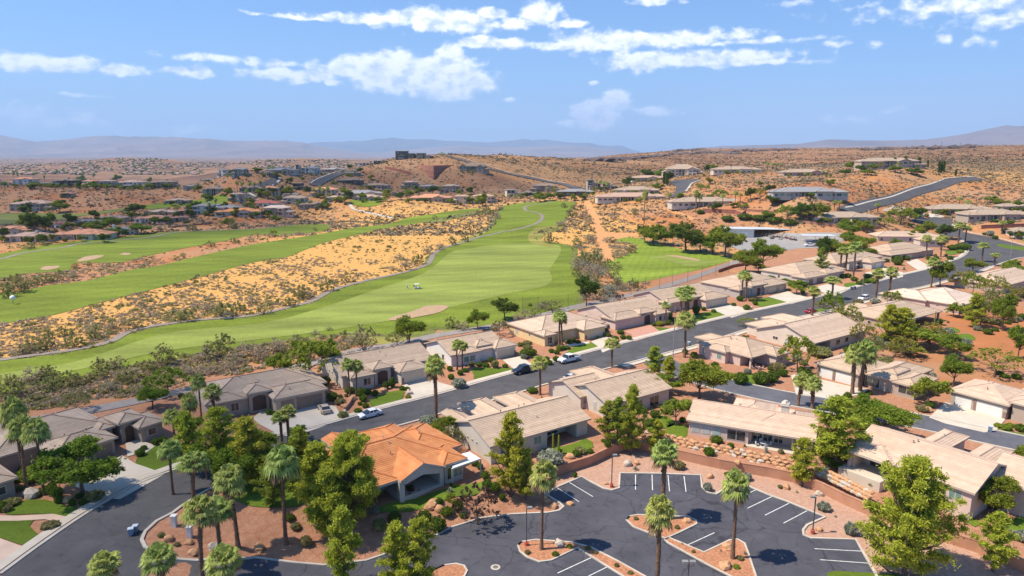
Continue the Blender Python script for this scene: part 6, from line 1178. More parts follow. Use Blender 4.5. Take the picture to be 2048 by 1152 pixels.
p = at(197,993); m = MB(); m.box(-.35,.35,-.35,.35,0,.8); o = m.build('utility_box', M('utility_green', (.30,.36,.28), .6)); o.location = p; tag(o, 'pale green utility box by the driveway at left', 'utility box'); m = MB(); m.box(-.38,.38,-.38,.38,.8,.88); m.build('lid', MATS['utility_green'], o)
# awning of the orange house, patio furniture
def awning():
    P = [Vector((*wp(904,937,2.3), 2.3)), Vector((*wp(961,917,2.4), 2.4)), Vector((*wp(939,903,2.75), 2.75)), Vector((*wp(911,911,2.75), 2.75))]; root = empty('awning', (P[0].x, P[0].y, 0)); tag(root, 'white scalloped awning beside the orange roof', 'awning'); o0 = Vector((P[0].x, P[0].y, 0)); P = [q - o0 for q in P]; m = MB(); m.quad(*P); m.quad(*[q - Vector((0,0,.06)) for q in P[::-1]]); CL = M('awning_cloth', (.76,.75,.73), .8, .04)
    a, b = P[0], P[1]; n = 18
    for i in range(n):
        c, d = a.lerp(b, i/n), a.lerp(b, (i+1)/n); m.quad(c, d, d - Vector((0,0,.16)), (c+d)/2 - Vector((0,0,.3)), c - Vector((0,0,.16)))
    m.build('cloth', CL, root); m = MB()
    for q in (a, b): m.box(q.x-.12, q.x+.12, q.y-.12, q.y+.12, -.8, q.z)
    m.build('posts', W_LIGHT, root)
awning()
def table_set(px, py, label, col, z=.13, n=4):
    p = at(px, py); p.z += z; root = empty('patio_table', p); tag(root, label + ' table', 'table'); m = MB(); m.tube((0,0,.7),(0,0,.74),.6,.6,16); m.build('table_top', col, root); m = MB()
    for k in range(4): m.tube((.35*math.cos(k*1.57),.35*math.sin(k*1.57),.7),(.45*math.cos(k*1.57),.45*math.sin(k*1.57),0),.03,.03,4)
    m.build('legs', col, root)
    names = ['nearest', 'right-hand', 'farthest', 'left-hand']
    for k in range(n):
        a = -1.57 + k * 6.283 / n; c = empty('patio_chair', p + Vector((math.cos(a)*1.05, math.sin(a)*1.05, 0)), a + math.pi); tag(c, names[k % 4] + ' chair at the ' + label + ' table', 'chair', 'chairs at the ' + label + ' table'); m = MB(); m.box(-.25,.25,-.25,.25,.42,.48); m.build('seat', col, c); m = MB(); m.box(-.27,-.22,-.25,.25,.48,.95); m.build('backrest', col, c)
        for sx in (-1, 1):
            for sy in (-1, 1): m = MB(); m.tube((sx*.22,sy*.22,.42),(sx*.25,sy*.24,0),.02,.02,4); m.build('leg', col, c)
table_set(1526,893,'white metal dining patio',M('patio_white', (.55,.6,.62), .5),0); table_set(822,990,'red shaded patio',M('patio_red', (.20,.05,.04), .7),.1); table_set(1515,739,'pinkish corner patio',M('patio_pink', (.5,.33,.28), .7),.0)
for x, y in [(25,862)]: pass
# boulders
for i, (x, y, s, l) in enumerate([(63,993,1.3,'large sandstone boulder at the foot of the left palms'),(135,1003,.8,'flat red rock beside the round shrubs at left'),(337,1080,.7,'small red rock on the bark near the pillars'),(378,1087,.6,'brown rock behind the right pillar'),(387,1108,.75,'square red rock near the bottom palms'),(429,1097,.9,'grey rock under the bottom palms'),(518,1100,.9,'pale rock at the asphalt edge'),(690,815,.8,'red rock by the pinkish garden wall'),(706,800,.9,'red boulder between shrubs by the twin palms'),
    (767,783,.9,'red boulder before the arched porch'),(818,788,.9,'red boulder at the drive corner'),(1140,1010,.6,'pale boulder on the left bark tip'),(1095,1005,.5,'grey rock on the left bark tip'),(1088,1000,.8,'brown boulder beside the car park tree'),(1108,1015,.7,'orange rock low on the left bark tip'),(1255,930,.95,'dark red boulder by the wall corner'),(1273,928,.6,'flat rock right of the wall corner boulder'),(1212,968,.4,'orange stone near the lamp post'),(1420,955,.7,'orange boulder pile below the wall'),
    (1140,915,.8,'orange boulder on the lawn corner above the wall'),(1118,1090,.8,'brown rock on the left planting island'),(1374,1045,.7,'brown rock on the middle island'),(1454,1097,.8,'white rock below the right island palm'),(1450,1136,.9,'tan rock on the right planting island'),(1573,977,.7,'long orange boulder in the pink gravel'),(1638,990,.7,'dark boulder in the orange soil'),(1638,1061,.5,'flat stone beside the right lamp post'),(1828,795,1.1,'orange boulder before the twin garage house'),(1854,823,1.0,'tan boulder at the white drive'),(1475,930,.6,'orange rock above the gravel'),
    (1512,640,.6,'pale rock by the street planting'),(868,1010,1.0,'brown boulder heap top stone on the lawn edge'),(858,1018,.8,'brown boulder heap left stone on the lawn edge'),(878,1020,.8,'brown boulder heap right stone on the lawn edge')]): boulder(x, y, s, l, ROCK if i % 5 else ROCKP)
# ---- utility poles on the ridge
for x, yb, yt, l in [(1461,353,329,'wooden utility pole left of the tan hip house'),(1882,305,284,'power pole on the right skyline'),(1919,303,286,'second power pole on the right skyline, farther right')]:
    p = at(x, yb); h = (yb - yt) / FOC * p.y; m = MB(); m.tube((0,0,-1),(0,0,h),.35 if p.y > 1000 else .2,.2,6); m.box(-1.6,1.6,-.12,.12,h*.88,h*.88+.3); o = m.build('utility_pole', BARK); o.location = p; tag(o, l, 'utility pole')
# ---- cactus
for x, yb, yt, l in [(1106,908,865,'left tall thin cactus on the walled lawn'),(1117,910,868,'right tall thin cactus on the walled lawn'),(1868,655,623,'yellow-green column cactus before the covered patio')]:
    p = at(x, yb); h = (yb - yt) / FOC * p.y * 1.1; m = MB(); m.rings([(0,.14),(h*.5,.17),(h*.95,.13),(h,.04)], 8); o = m.build('cactus', L_LIME); o.location = p; tag(o, l, 'cactus')

# ================================================================ VEGETATION IN THE PLACE
PL = []
# palms: foot x, foot y, crown centre y, width of the fronds
for x, yb, yt, w in [(54,985,846,52),(88,990,852,56),(48,960,812,56),(404,848,758,34),(432,862,776,42),(386,886,796,36),(352,905,826,42),(346,990,890,50),(388,1015,915,66),(476,1095,948,70),(405,1160,1008,76),(442,1122,1010,72),(572,1088,912,74),(564,888,828,40),(578,886,818,40),(873,850,722,50),(700,797,724,30),(713,791,725,32),
    (914,740,685,28),(925,739,686,28),(1118,692,627,34),(1124,690,631,30),(1080,790,718,40),(1223,735,682,38),(1369,715,632,46),(1361,633,580,32),(1376,630,577,34),(1371,637,592,34),(1331,648,607,22),(1483,596,545,26),(1491,602,550,26),(1624,632,578,30),(1664,598,556,36),(1706,559,490,30),(1680,542,498,24),(1691,542,498,24),(1751,600,542,30),(1777,597,540,30),(1862,575,520,30),(1963,524,488,26),(1988,532,508,22),(1916,487,448,24),(1930,485,454,24),(1852,518,474,22),(1881,514,474,26),
    (1083,1100,936,60),(1324,1040,894,62),(1313,1196,1010,68),(1465,1118,956,62),(224,1250,1118,70),(335,1235,1100,72),(463,1250,1105,76),(2052,520,474,26),(1288,448,386,14)]: PL.append(('palm', x, yb, yt, w))
for x, yb, yt, w in [(1704,788,702,40),(1720,783,698,44),(1596,812,756,34),(1624,818,762,40)]: PL.append(('palms', x, yb, yt, w))
random.seed(3)
for x, yb, yt, w in [(920,402,388,10),(935,404,388,10),(975,404,390,9),(990,404,389,9),(1005,404,390,9),(1018,403,389,9),(1030,403,390,9),(640,398,374,10),(648,400,378,10),(655,399,374,10),(628,396,378,8),(475,384,364,9),(485,386,366,9),(500,384,366,9),(509,386,366,9),(522,384,362,9),(495,402,380,9),(30,368,344,12),(38,368,346,12),(90,368,352,10),(188,366,350,9),(1200,382,362,10),(1210,382,364,10),(1215,386,366,10),(1338,410,388,12),(1391,425,384,14),(1398,424,390,12),(1445,412,390,12),(1470,406,384,12),(1480,408,388,12),(1535,341,326,9),(1545,341,327,9),(1552,341,328,9),(1560,342,328,9),(1668,420,402,12),(1678,420,402,12),(1755,427,408,14),(1918,415,396,14),(1935,420,402,14),(2003,468,444,18),(1645,356,342,8),(1655,356,341,8),(1610,358,346,8),(1795,340,326,9),(433,420,398,9),(420,432,408,9),(1420,345,333,8),(1108,384,374,7),(1095,385,375,7)]: PL.append(('palm', x, yb, yt, w))
PL += [('bigpine',1808,1150,908,200),('bigpine',705,1050,858,150)]
for x, yb, yt, w in [(1985,1142,1020,74),(1022,992,820,86),(1052,1000,905,56),(1668,930,788,104),(1603,972,872,56),(640,1040,880,110),(690,1175,1008,78),(795,1180,1040,84),(838,1180,1032,80),(380,945,818,64),(440,950,810,78),(500,970,830,96),(1262,908,765,56),(1312,908,836,50),(1308,753,690,42),(1337,762,710,36),(1775,690,606,54),(1803,692,612,60),(1946,655,584,44),(600,950,850,60)]: PL.append(('pine', x, yb, yt, w))
PL += [('pined',1215,882,798,52),('pined',1235,890,790,46),('pined',655,1010,905,60),('broad',415,960,880,90),('broad',470,985,890,96),('lime',535,975,895,90),('broad',585,960,880,80),('pined',545,1010,905,60),('broad',520,930,860,80),('pine',660,1085,930,90),('broad',620,1020,930,80),('pined',1640,555,492,26)]
for k, x, yb, yt, w in [('broad',165,990,880,150),('broad',305,818,770,64),('mesqg',335,788,732,90),('mesqg',625,762,668,118),('broad',660,742,676,50),('broad',560,748,706,50),('broad',955,660,616,46),('deep',1010,640,592,56),('mesq',1000,672,636,40),('broad',818,690,630,70),('mesq',795,692,660,46),('mesq',155,822,782,58),('deep',1290,485,447,36),('broad',1306,490,447,58),('deep',1372,504,440,78),('broad',1330,492,455,40),('broad',1400,506,462,46),('broad',1450,514,450,76),('broad',1425,508,466,50),('broad',1490,545,500,56),('broad',1525,540,476,70),
    ('deep',1173,612,545,48),('broad',1398,802,716,110),('lime',1335,785,746,56),('lime',1352,852,790,62),('broad',1300,790,740,50),('lime',1176,812,790,34),('broad',1765,880,808,120),('broad',1730,850,786,80),('lime',1720,880,830,60),('mesqg',1595,745,662,74),('lime',1855,815,748,70),('broad',1905,775,708,62),('lime',1855,700,655,90),('broad',1905,716,668,60),('palo',1990,750,692,100),('palo',1495,655,632,44),('mesqg',1662,632,578,48),('palo',1690,665,600,60),('palo',1725,690,640,54),('mesq',1745,715,668,50),
    ('broad',1880,575,520,50),('palo',1925,575,538,48),('mesqg',1945,590,540,44),('palo',1985,600,545,60),('mesq',1960,650,590,56),('broad',2005,662,585,50),('mesq',1985,640,570,54),('broad',1945,545,515,44),('broad',2030,560,520,56),('palo',2040,600,570,36),('broad',2035,720,650,50),('broad',1985,1030,950,96),('broad',2060,930,885,60),('lime',1815,710,690,60),('lime',1835,690,655,50),('palo',1860,690,640,56),('red',955,1050,962,92),('mesq',905,900,845,44),('broad',890,885,830,56),('mesqg',870,880,850,40),('deep',600,880,850,40),
    ('lime',905,1015,985,26),('deep',460,900,868,50),('broad',380,870,832,56),('broad',1850,480,440,40),('lime',1732,505,470,40),('deep',1645,520,468,28),('broad',1670,518,478,60),('broad',1700,500,462,46),('lime',1710,512,478,44),('lime',1655,515,490,40),('broad',1735,518,495,36),('broad',1790,498,475,26),('lime',1820,480,458,30),('mesqg',1800,448,410,58),('deep',1830,444,412,40),('mesqg',1770,455,432,44),('broad',1730,462,440,36),('broad',1695,475,440,44),('deep',1605,440,402,50),('mesqg',1575,440,406,50),('broad',1640,442,404,36),('palo',1625,445,410,40),('deep',1545,412,388,30),('palo',1520,402,370,24),('deep',1500,400,372,24),('mesqg',1440,400,376,34),
    ('deep',1255,374,352,24),('deep',1295,360,336,30),('broad',1320,358,338,24),('deep',1340,366,340,14),('deep',1415,345,327,16),('broad',1428,345,328,18),('deep',1432,425,402,22),('broad',1535,442,420,30),('deep',1880,500,470,20),('broad',2000,415,398,34),('broad',2030,420,400,30),('broad',1985,405,392,30),('deep',1890,478,445,38),
    ('deep',72,470,420,50),('lime',52,462,424,36),('broad',100,465,425,30),('deep',142,452,424,26),('deep',190,440,418,22),('broad',225,462,432,40),('broad',190,465,440,36),('deep',270,430,405,40),('broad',282,468,446,44),('lime',262,442,420,26),('broad',235,470,452,22),('broad',120,425,400,34),('deep',62,422,402,16),('deep',160,378,360,12),('broad',165,370,350,20),('broad',235,365,348,18),('deep',395,425,400,20),('broad',385,428,404,22),('deep',120,412,398,20),('broad',40,412,398,20),('lime',380,425,408,14),('broad',450,418,402,14),('deep',505,414,402,14),('broad',690,395,374,24),('deep',700,396,378,16),('broad',690,408,390,20),('lime',775,404,375,22),('deep',800,400,382,20),('broad',840,392,374,22),('deep',865,390,370,22),('broad',820,396,378,20),('broad',965,412,386,26),('lime',958,414,392,18),('broad',940,408,392,20),('deep',545,392,372,20),('broad',575,394,372,24),('deep',560,384,370,14),('deep',940,390,372,16),('broad',1080,404,385,26),('broad',1098,402,384,24),('deep',1120,398,384,20),('deep',880,398,386,14),('broad',460,394,374,16),('deep',470,402,386,18),('broad',500,408,394,18),('broad',415,402,386,22),('broad',398,386,368,14),('broad',515,345,334,24),('broad',545,343,333,24),('deep',490,347,338,14),('broad',620,345,334,14),('deep',700,338,328,14),('broad',885,312,303,12),('deep',1165,400,388,18),('broad',1148,402,390,14),('broad',725,400,384,18),('deep',760,390,378,14),('broad',650,412,398,14),('deep',612,402,390,10),('deep',720,345,334,12),('broad',1360,400,385,14),('broad',300,368,354,12),('deep',322,366,356,10),('broad',1700,340,322,22),('deep',1722,345,328,22),('broad',1745,342,326,20),('palo',1760,340,322,14),('broad',1790,345,330,26),('deep',1690,350,338,26),('broad',1735,350,338,30),('deep',1830,350,335,34)]: PL.append((k, x, yb, yt, w))
for x, yb, yt, w in [(1742,334,313,5),(1765,334,312,5),(1788,335,314,5),(1809,334,311,5),(1837,336,313,5),(1855,335,319,3),(1877,345,320,4),(1882,345,322,4),(1887,344,320,4),(1328,368,342,5),(1334,370,344,5),(1911,352,338,3)]: PL.append(('cyp', x, yb, yt, w))
# desert bushes one can tell apart
for k, x, yb, yt, w in [('bushg',65,704,676,50),('bushb',45,705,690,40),('bushg',95,696,660,34),('bushg',150,694,664,40),('bushg',130,672,650,36),('bushg',190,678,648,32),('bushb',180,668,650,28),('bushb',225,658,640,20),('bushd',265,658,632,50),('bushb',250,650,630,30),('bushg',370,642,616,46),('bushg',445,633,600,56),('bushb',415,622,602,30),('bushg',480,622,600,30),('bushb',505,608,590,26),('bushg',605,597,568,44),('bushg',580,612,592,32),('bushd',530,628,604,34),('bushg',655,582,556,34),('bushd',695,564,540,30),('bushb',680,555,545,24),('bushb',812,540,514,30),('bushg',835,528,506,30),('bushb',785,540,530,20),('bushg',905,490,470,20),('bushg',930,484,465,18),('bushb',855,508,490,24),('bushb',880,500,484,22),('bushb',800,520,505,22),
    ('bushg',330,730,684,56),('bushg',300,742,718,44),('bushg',200,742,712,40),('bushg',100,758,728,44),('bushb',60,768,750,44),('bushb',80,782,766,40),('bushg',25,770,748,30),('bushg',110,768,750,50),('bushg',440,714,664,64),('bushb',410,722,690,50),('bushb',500,712,680,50),('bushb',470,726,700,40),('bushd',590,712,676,70),('bushb',555,706,672,50),('bushb',520,720,690,36),('bushd',730,700,642,60),('bushb',720,690,660,50),('bushg',615,720,700,40),('bushb',700,716,700,34),('bushb',420,748,730,44),('bushb',220,782,758,40),('bushb',265,748,735,44),('bushb',110,810,790,30),('bushd',15,800,785,30),('bushb',375,752,728,40),('bushb',460,742,720,36),('bushg',905,656,632,36),('bushb',925,660,640,30),('bushb',280,790,766,30),
    ('bushd',1105,622,596,50),('bushb',1085,618,600,34),('bushb',1045,650,616,44),('bushd',1070,633,610,30),('bushb',1175,574,545,44),('bushd',1195,600,560,40),('bushs',1215,590,560,44),('bushb',1180,555,526,34),('bushs',1205,555,530,36),('bushg',1165,530,500,36),('bushg',1190,525,498,36),('bushs',1200,520,505,26),('bushb',1155,540,515,34),('bushg',1098,486,464,28),('bushg',1155,496,472,28),('bushb',1185,486,465,20),('bushg',1145,435,408,26),('bushb',1165,438,420,22),('bushb',1180,448,430,18),('bushg',1262,506,488,26),('bushb',1235,516,498,26),('bushb',1250,512,500,20),('bushg',1268,576,554,24),('bushb',1245,578,565,30),('bushb',1125,452,440,30),('bushs',1190,546,520,30),('bushs',1215,610,580,34),('bushb',1235,570,548,22),('bushb',1160,500,485,22),('bushg',1128,415,404,16),('bushb',1170,600,580,24),('red',1240,610,584,26),('deep',1060,612,608,6),
    ('bushg',40,585,545,50),('bushg',15,595,562,40),('bushg',72,570,550,24),('bushg',95,566,546,28),('bushg',115,562,538,30),('bushg',152,538,526,16),('bushb',145,555,543,24),('bushg',178,532,522,14),('bushg',422,494,480,20),('bushg',60,498,484,30),('bushg',88,492,480,18),('bushg',470,486,474,24),('bushb',500,484,470,22),('bushg',465,458,438,22),('bushd',440,456,440,20),('bushg',385,462,446,20),('bushd',515,478,462,14),('bushb',540,475,465,20),('bushb',570,474,464,24),('bushb',600,470,462,24),('bushg',815,392,380,14),('bushd',630,462,452,14),('bushg',758,448,436,24),('bushd',830,430,420,14),('bushd',870,440,428,16),('bushg',980,430,412,20),('bushg',965,430,415,20),('bushb',995,438,424,16),('bushd',1000,420,408,20),('bushg',790,440,430,18),('bushg',1270,430,415,18),('bushb',1230,440,425,22),('bushb',1340,435,425,16)]: PL.append((k, x, yb, yt, w))
# garden shrubs
for k, x, yb, yt, w in [('ball',33,963,948,22),('ball',104,990,962,20),('ball',115,996,970,22),('ball',118,1006,990,16),('ball',159,996,984,15),('ball',166,1009,996,16),('ball',145,1011,996,14),('ball',280,912,895,18),('balld',288,900,889,14),('ball',312,890,874,15),('ball',327,886,870,14),('gmound',20,1010,996,36),('gmound',190,1000,980,34),('gmound',100,1055,1042,34),('gmound',323,1073,1063,14),('gmound',354,1091,1083,12),('ball',5,1022,1000,20),('bally',60,965,930,40),
    ('balld',700,786,772,20),('ball',719,791,782,16),('ball',727,803,788,16),('ball',731,815,804,14),('ball',716,825,815,16),('ball',735,788,776,16),('ball',750,791,778,14),('ball',804,780,770,12),('ball',814,780,772,12),('bally',816,797,788,12),('balld',720,810,802,10),('ball',538,830,816,12),('ball',547,830,820,10),('gmound',680,808,795,22),('balld',665,800,782,22),('gmound',686,835,822,20),('balld',650,770,750,24),('balld',772,778,760,14),('balld',785,775,752,14),('mound',860,848,830,40),('ball',1065,785,773,22),('mound',1100,928,900,52),('balld',820,985,970,20),
    ('ball',900,742,730,12),('ball',921,750,738,13),('ball',931,744,734,12),('ball',958,732,722,14),('ball',972,734,724,14),('gmound',990,736,718,16),('balld',983,725,712,14),('mound',918,775,755,28),('ball',902,758,746,13),('ball',1010,735,726,12),('ball',1050,715,695,22),('ball',1064,710,696,18),('balld',1042,692,684,16),('gmound',1055,688,680,18),('ball',1093,722,711,12),('ball',1098,730,718,14),('ball',1112,723,710,13),('ball',1103,705,696,12),('ball',1113,708,698,12),('ball',1125,700,690,12),('bally',1117,702,688,10),('ball',1134,698,690,14),('ball',1156,687,678,11),('ball',1138,687,678,12),('ball',1147,684,676,10),('gmound',1055,700,688,20),('mound',1048,718,706,14),
    ('ball',1240,668,658,13),('ball',1231,683,670,14),('ball',1246,678,668,12),('ball',1258,680,669,11),('balld',1216,674,664,12),('bally',1318,652,640,14),('ball',1308,652,644,10),('ball',1337,650,638,10),('ball',1348,646,632,10),('balld',1340,642,628,12),('ball',1407,621,612,10),('ball',1427,625,617,10),('ball',1467,612,604,10),('ball',1493,620,608,14),('ball',1480,602,590,14),('ball',1510,610,600,10),('balld',1392,628,608,16),('gmound',1505,602,592,20),('ball',1605,588,578,9),('ball',1600,573,560,28),('bally',1622,578,570,14),('ball',1570,564,556,16),('ball',1542,558,550,16),('ball',1528,550,544,14),('ball',1695,555,545,14),('ball',1708,562,552,14),('ball',1680,556,545,16),('ball',1730,567,556,16),('ball',1720,570,560,16),('bally',1745,566,555,20),('balld',1735,556,546,18),('ball',1785,540,532,12),('balld',1795,530,515,20),('yucca',1808,540,530,16),('yucca',1795,540,530,14),('ball',1773,524,516,12),('balld',1790,522,508,26),('balld',1812,520,510,14),('ball',1858,520,512,10),('ball',1872,520,510,10),('ball',1900,520,510,12),('bally',1920,506,498,14),('ball',1925,500,484,28),('ball',1905,500,488,20),
    ('ball',1480,768,742,30),('balld',1545,764,738,26),('ball',1522,768,740,34),('ball',1565,752,736,20),('balld',1610,755,735,28),('mound',1495,748,736,16),('ball',1430,735,722,16),('balld',1540,740,732,12),('ball',1552,740,733,10),('balld',1388,716,702,16),('balld',1370,708,696,12),('gmound',1400,735,722,20),('gmound',1640,712,692,46),('balld',1697,706,692,22),('bally',1711,696,688,10),('bally',1718,694,686,10),('ball',1740,688,680,12),('ball',1750,688,680,12),('mound',1780,696,684,30),('yucca',1795,692,678,26),('mound',1870,680,660,26),('mound',1930,690,676,24),('mound',1885,690,675,22),('balld',1975,668,655,20),('balld',2018,628,620,14),('ball',2015,648,641,12),('balld',1990,662,655,14),('balld',2000,646,640,14),('ball',2042,640,625,14),('ball',2042,596,582,14),('ball',2025,626,615,12),('agave',1880,650,630,30),
    ('ball',1620,770,745,28),('balld',1604,752,730,20),('ball',1595,768,752,18),('ball',1695,800,782,16),('ball',1724,798,782,16),('ball',1640,780,776,8),('gmound',1845,822,810,26),('ball',1860,815,800,18),('bally',1995,855,844,14),('bally',2012,860,846,20),('bally',2020,854,844,14),('ball',2040,862,846,22),('ball',2032,758,745,18),('ball',2010,755,747,18),('ball',1998,748,740,16),('yucca',1710,762,748,20),
    ('ball',1420,990,975,0),('ball',1459,955,942,20),('mound',1415,981,964,18),('gmound',1357,937,920,26),('yucca',1271,940,925,20),('mound',1494,960,944,18),('yucca',1482,956,942,12),('balld',1150,955,941,10),('yucca',1116,960,950,12),('mound',1647,1020,1003,26),('mound',1701,1068,1044,26),('yucca',1671,1034,1026,12),('yucca',1700,1064,1050,24),('gmound',1560,976,968,10),('mound',1730,1075,1055,18),('yucca',1594,985,978,12),
    ('ball',1418,911,892,22),('ball',1432,885,870,24),('ball',1656,928,910,22),('ball',1688,916,902,34),('ball',1675,938,922,20),('ball',1705,932,922,16),('bally',1727,955,942,20),('ball',1745,975,955,26),('gmound',1722,946,938,14),('ball',1920,1022,1002,30),('mound',2040,1080,1060,30),('mound',2020,1075,1060,26),('balld',1310,835,818,22),('balld',1365,845,832,14),('balld',1296,850,838,26),
    ('ball',916,1020,995,20),('ball',893,1030,1012,26),('ball',878,1008,993,16),('balld',849,1048,1018,30),('ball',925,1035,1020,14),('balld',875,1062,1030,34),('ball',975,978,955,20),('ball',990,982,962,24),('balld',1004,1000,985,14),('balld',950,930,918,18),('balld',960,938,925,14),('yucca',900,985,968,28),('balld',905,975,965,12),('gmound',612,1090,1070,24),('gmound',592,1058,1044,20),('balld',580,1040,1026,20),('balld',790,1045,1020,28),('gmound',760,1060,1035,30),('ball',1215,895,875,14),('gmound',1160,905,893,24),('ball',1180,906,896,14),('ball',1152,912,898,16),('agave',1122,910,890,22),('gmound',1055,1108,1098,12),('bally',1139,1096,1086,12),('ball',1111,1112,1101,14),('gmound',1176,1099,1090,12),('gmound',1191,1108,1100,10),('gmound',1233,1134,1124,10),('gmound',1261,1148,1140,12),('gmound',1272,1040,1032,10),('gmound',1354,1058,1048,10),('gmound',1387,1106,1098,8),('gmound',1405,1090,1082,0),('yucca',1364,1090,1080,10),('yucca',1386,1104,1096,10),('yucca',1442,1104,1094,12),('bally',1473,1137,1127,14),('yucca',1490,1110,1096,18),('gmound',1480,1120,1110,14),
    ('balld',1455,442,430,26),('balld',1490,438,426,30),('balld',1520,440,428,34),('balld',1550,444,432,34),('balld',1580,448,438,30),('ball',1400,428,418,14),('balld',1420,398,388,16),('bally',1360,396,384,14),('ball',1310,392,384,12),('ball',1820,452,446,10),('ball',1960,442,436,16),('ball',1990,444,438,14),('ball',2020,448,440,14),('ball',2010,465,455,14),('mound',1980,472,460,14),('ball',2035,474,466,12),('ball',1950,438,428,14),('ball',1970,470,464,10),('balld',1990,478,470,12),('balld',1240,400,394,14),('balld',1210,402,396,14),('bally',1275,383,376,10)]:
    if w: PL.append((k, x, yb, yt, w))
random.seed(21)
def clear(x, y):
    X, Y = np.array([x]), np.array([y])
    return not any(A[:, 0].min() < x < A[:, 0].max() and A[:, 1].min() < y < A[:, 1].max() and inpoly(X, Y, A)[0] for A in AVOID)
for (O, rects, ex, ey) in HS:
    if O.y > 330: continue
    x0, x1, y0, y1 = rects[0][:4]; k = 0
    for _ in range(60):
        if k >= 11: break
        sx = random.uniform(x0 - 4, x1 + 4); sy = random.choice([random.uniform(y0 - 5, y0 - .2), random.uniform(y1 + .5, y1 + 3), random.uniform(y0, y1)])
        if x0 - .2 < sx < x1 + .2 and y0 - .2 < sy < y1 + .2: continue
        q = O.xy + ex * sx + ey * sy
        if not clear(q.x, q.y) or inpoly(np.array([q.x]), np.array([q.y]), WPOLY)[0]: continue
        px, py = PXof(q.x, q.y, 0)
        if not (0 < px < 2046 and py < 1150): continue
        s = FOC / q.y; kd = random.choice(['gmound', 'gmound', 'mound', 'yucca', 'agave', 'ball']); hh = random.uniform(.6, 1.5) * s * .9; PL.append((kd, px, py, py - hh, hh * random.uniform(1.0, 1.5))); k += 1
random.seed(31)
for i in range(20):                       # the scrub belt behind the gardens
    x = random.uniform(5, 660); y = 800 - .165 * x + random.uniform(-34, 8); s = random.uniform(.6, 1.15) * (.8 + (y - 690) / 260); PL.append((random.choice(['bushd', 'bushg', 'bushg', 'bushd', 'bushb']), x, y, y - 26 * s, 44 * s))
for i in range(16):
    x = random.uniform(1150, 1235); y = random.uniform(480, 600); s = random.uniform(.5, 1) * (y - 300) / 260; PL.append((random.choice(['bushd', 'bushg', 'bushs']), x, y, y - 26 * s, 40 * s))
for i in range(70):                       # gardens on the right
    x = random.uniform(1480, 2040); y = random.uniform(540, 760); p = at(x, y)
    if 1870 < x and 675 < y: continue
    if not clear(p.x, p.y): continue
    s = (y - 290) / 300; kd = random.choice(['lime', 'mesqg', 'gmound', 'mound', 'gmound', 'mound', 'yucca', 'palo']); t = kd in ('lime', 'mesqg', 'palo'); hh = (random.uniform(20, 36) if t else random.uniform(7, 13)) * s; PL.append((kd, x, y, y - hh, hh * (1.25 if t else 1.6)))
for i in range(60):                       # trees among the far village
    a, b, c, d = random.choice([(0, 560, 402, 478), (400, 820, 342, 412), (0, 350, 374, 380), (1200, 1700, 345, 420)]); x, y = random.uniform(a, b), random.uniform(c, d); p = at(x, y)
    if not clear(p.x, p.y) or p.y > 900: continue
    hh = random.uniform(7, 15) * FOC / p.y * .5; PL.append((random.choice(['deep', 'broad', 'lime', 'mesqg']), x, y, y - hh, hh * random.uniform(1, 1.5)))
random.seed(11)
for (a, b, y, st) in FAR:                 # planting round the farther houses
    for k in range(3 if b - a < 60 else 5):
        x = random.uniform(a - 3, b + 3); sc = (y - 300) / 110; hh = random.uniform(5, 11) * sc + 1.5; kd = random.choice(['deep', 'broad', 'deep', 'lime', 'gmound', 'gmound'])
        if kd == 'gmound': hh *= .5
        if 0 < x < 2046: PL.append((kd, x, y + random.uniform(.5, 3.5) * sc + .5, y + 1 - hh, hh * random.uniform(.9, 1.6)))
BL = sorted([a for a in PL if a[0] in ('broad', 'deep', 'lime')], key=lambda a: -(a[2] - a[3]) * a[4]); REST = set(map(id, BL[285:])); FV, FF_ = [], []; rq = np.random.default_rng(9)
for a in PL:
    if id(a) not in REST: plant(*a); continue
    p = at(a[1], a[2]); k = p.y / FOC; hh, ww = (a[2] - a[3]) * k, a[4] * k * .5; d = rq.normal(size=(150, 3)); d /= np.linalg.norm(d, axis=1, keepdims=True)
    C = d * rq.uniform(.55, 1.0, (150, 1)) * np.array([ww, ww, hh * .5]) * (1 + .2 * np.sin(d[:, :1] * 4)) + np.array([p.x, p.y, p.z + hh * .52]); V, F = leafquads(C, 0, .55, rq, up=.1); FF_.append(F + sum(len(v) for v in FV)); FV.append(V)
if FV: o = npmesh('small_far_trees', np.concatenate(FV), np.concatenate(FF_), L_GREEN); tag(o, 'small dark green trees scattered among the far houses', 'trees', kind='stuff')
for k_, (root, *_r) in PROTO.items():
    if not _r[2][0]:
        for ch in list(root.children): bpy.data.objects.remove(ch)
        bpy.data.objects.remove(root)

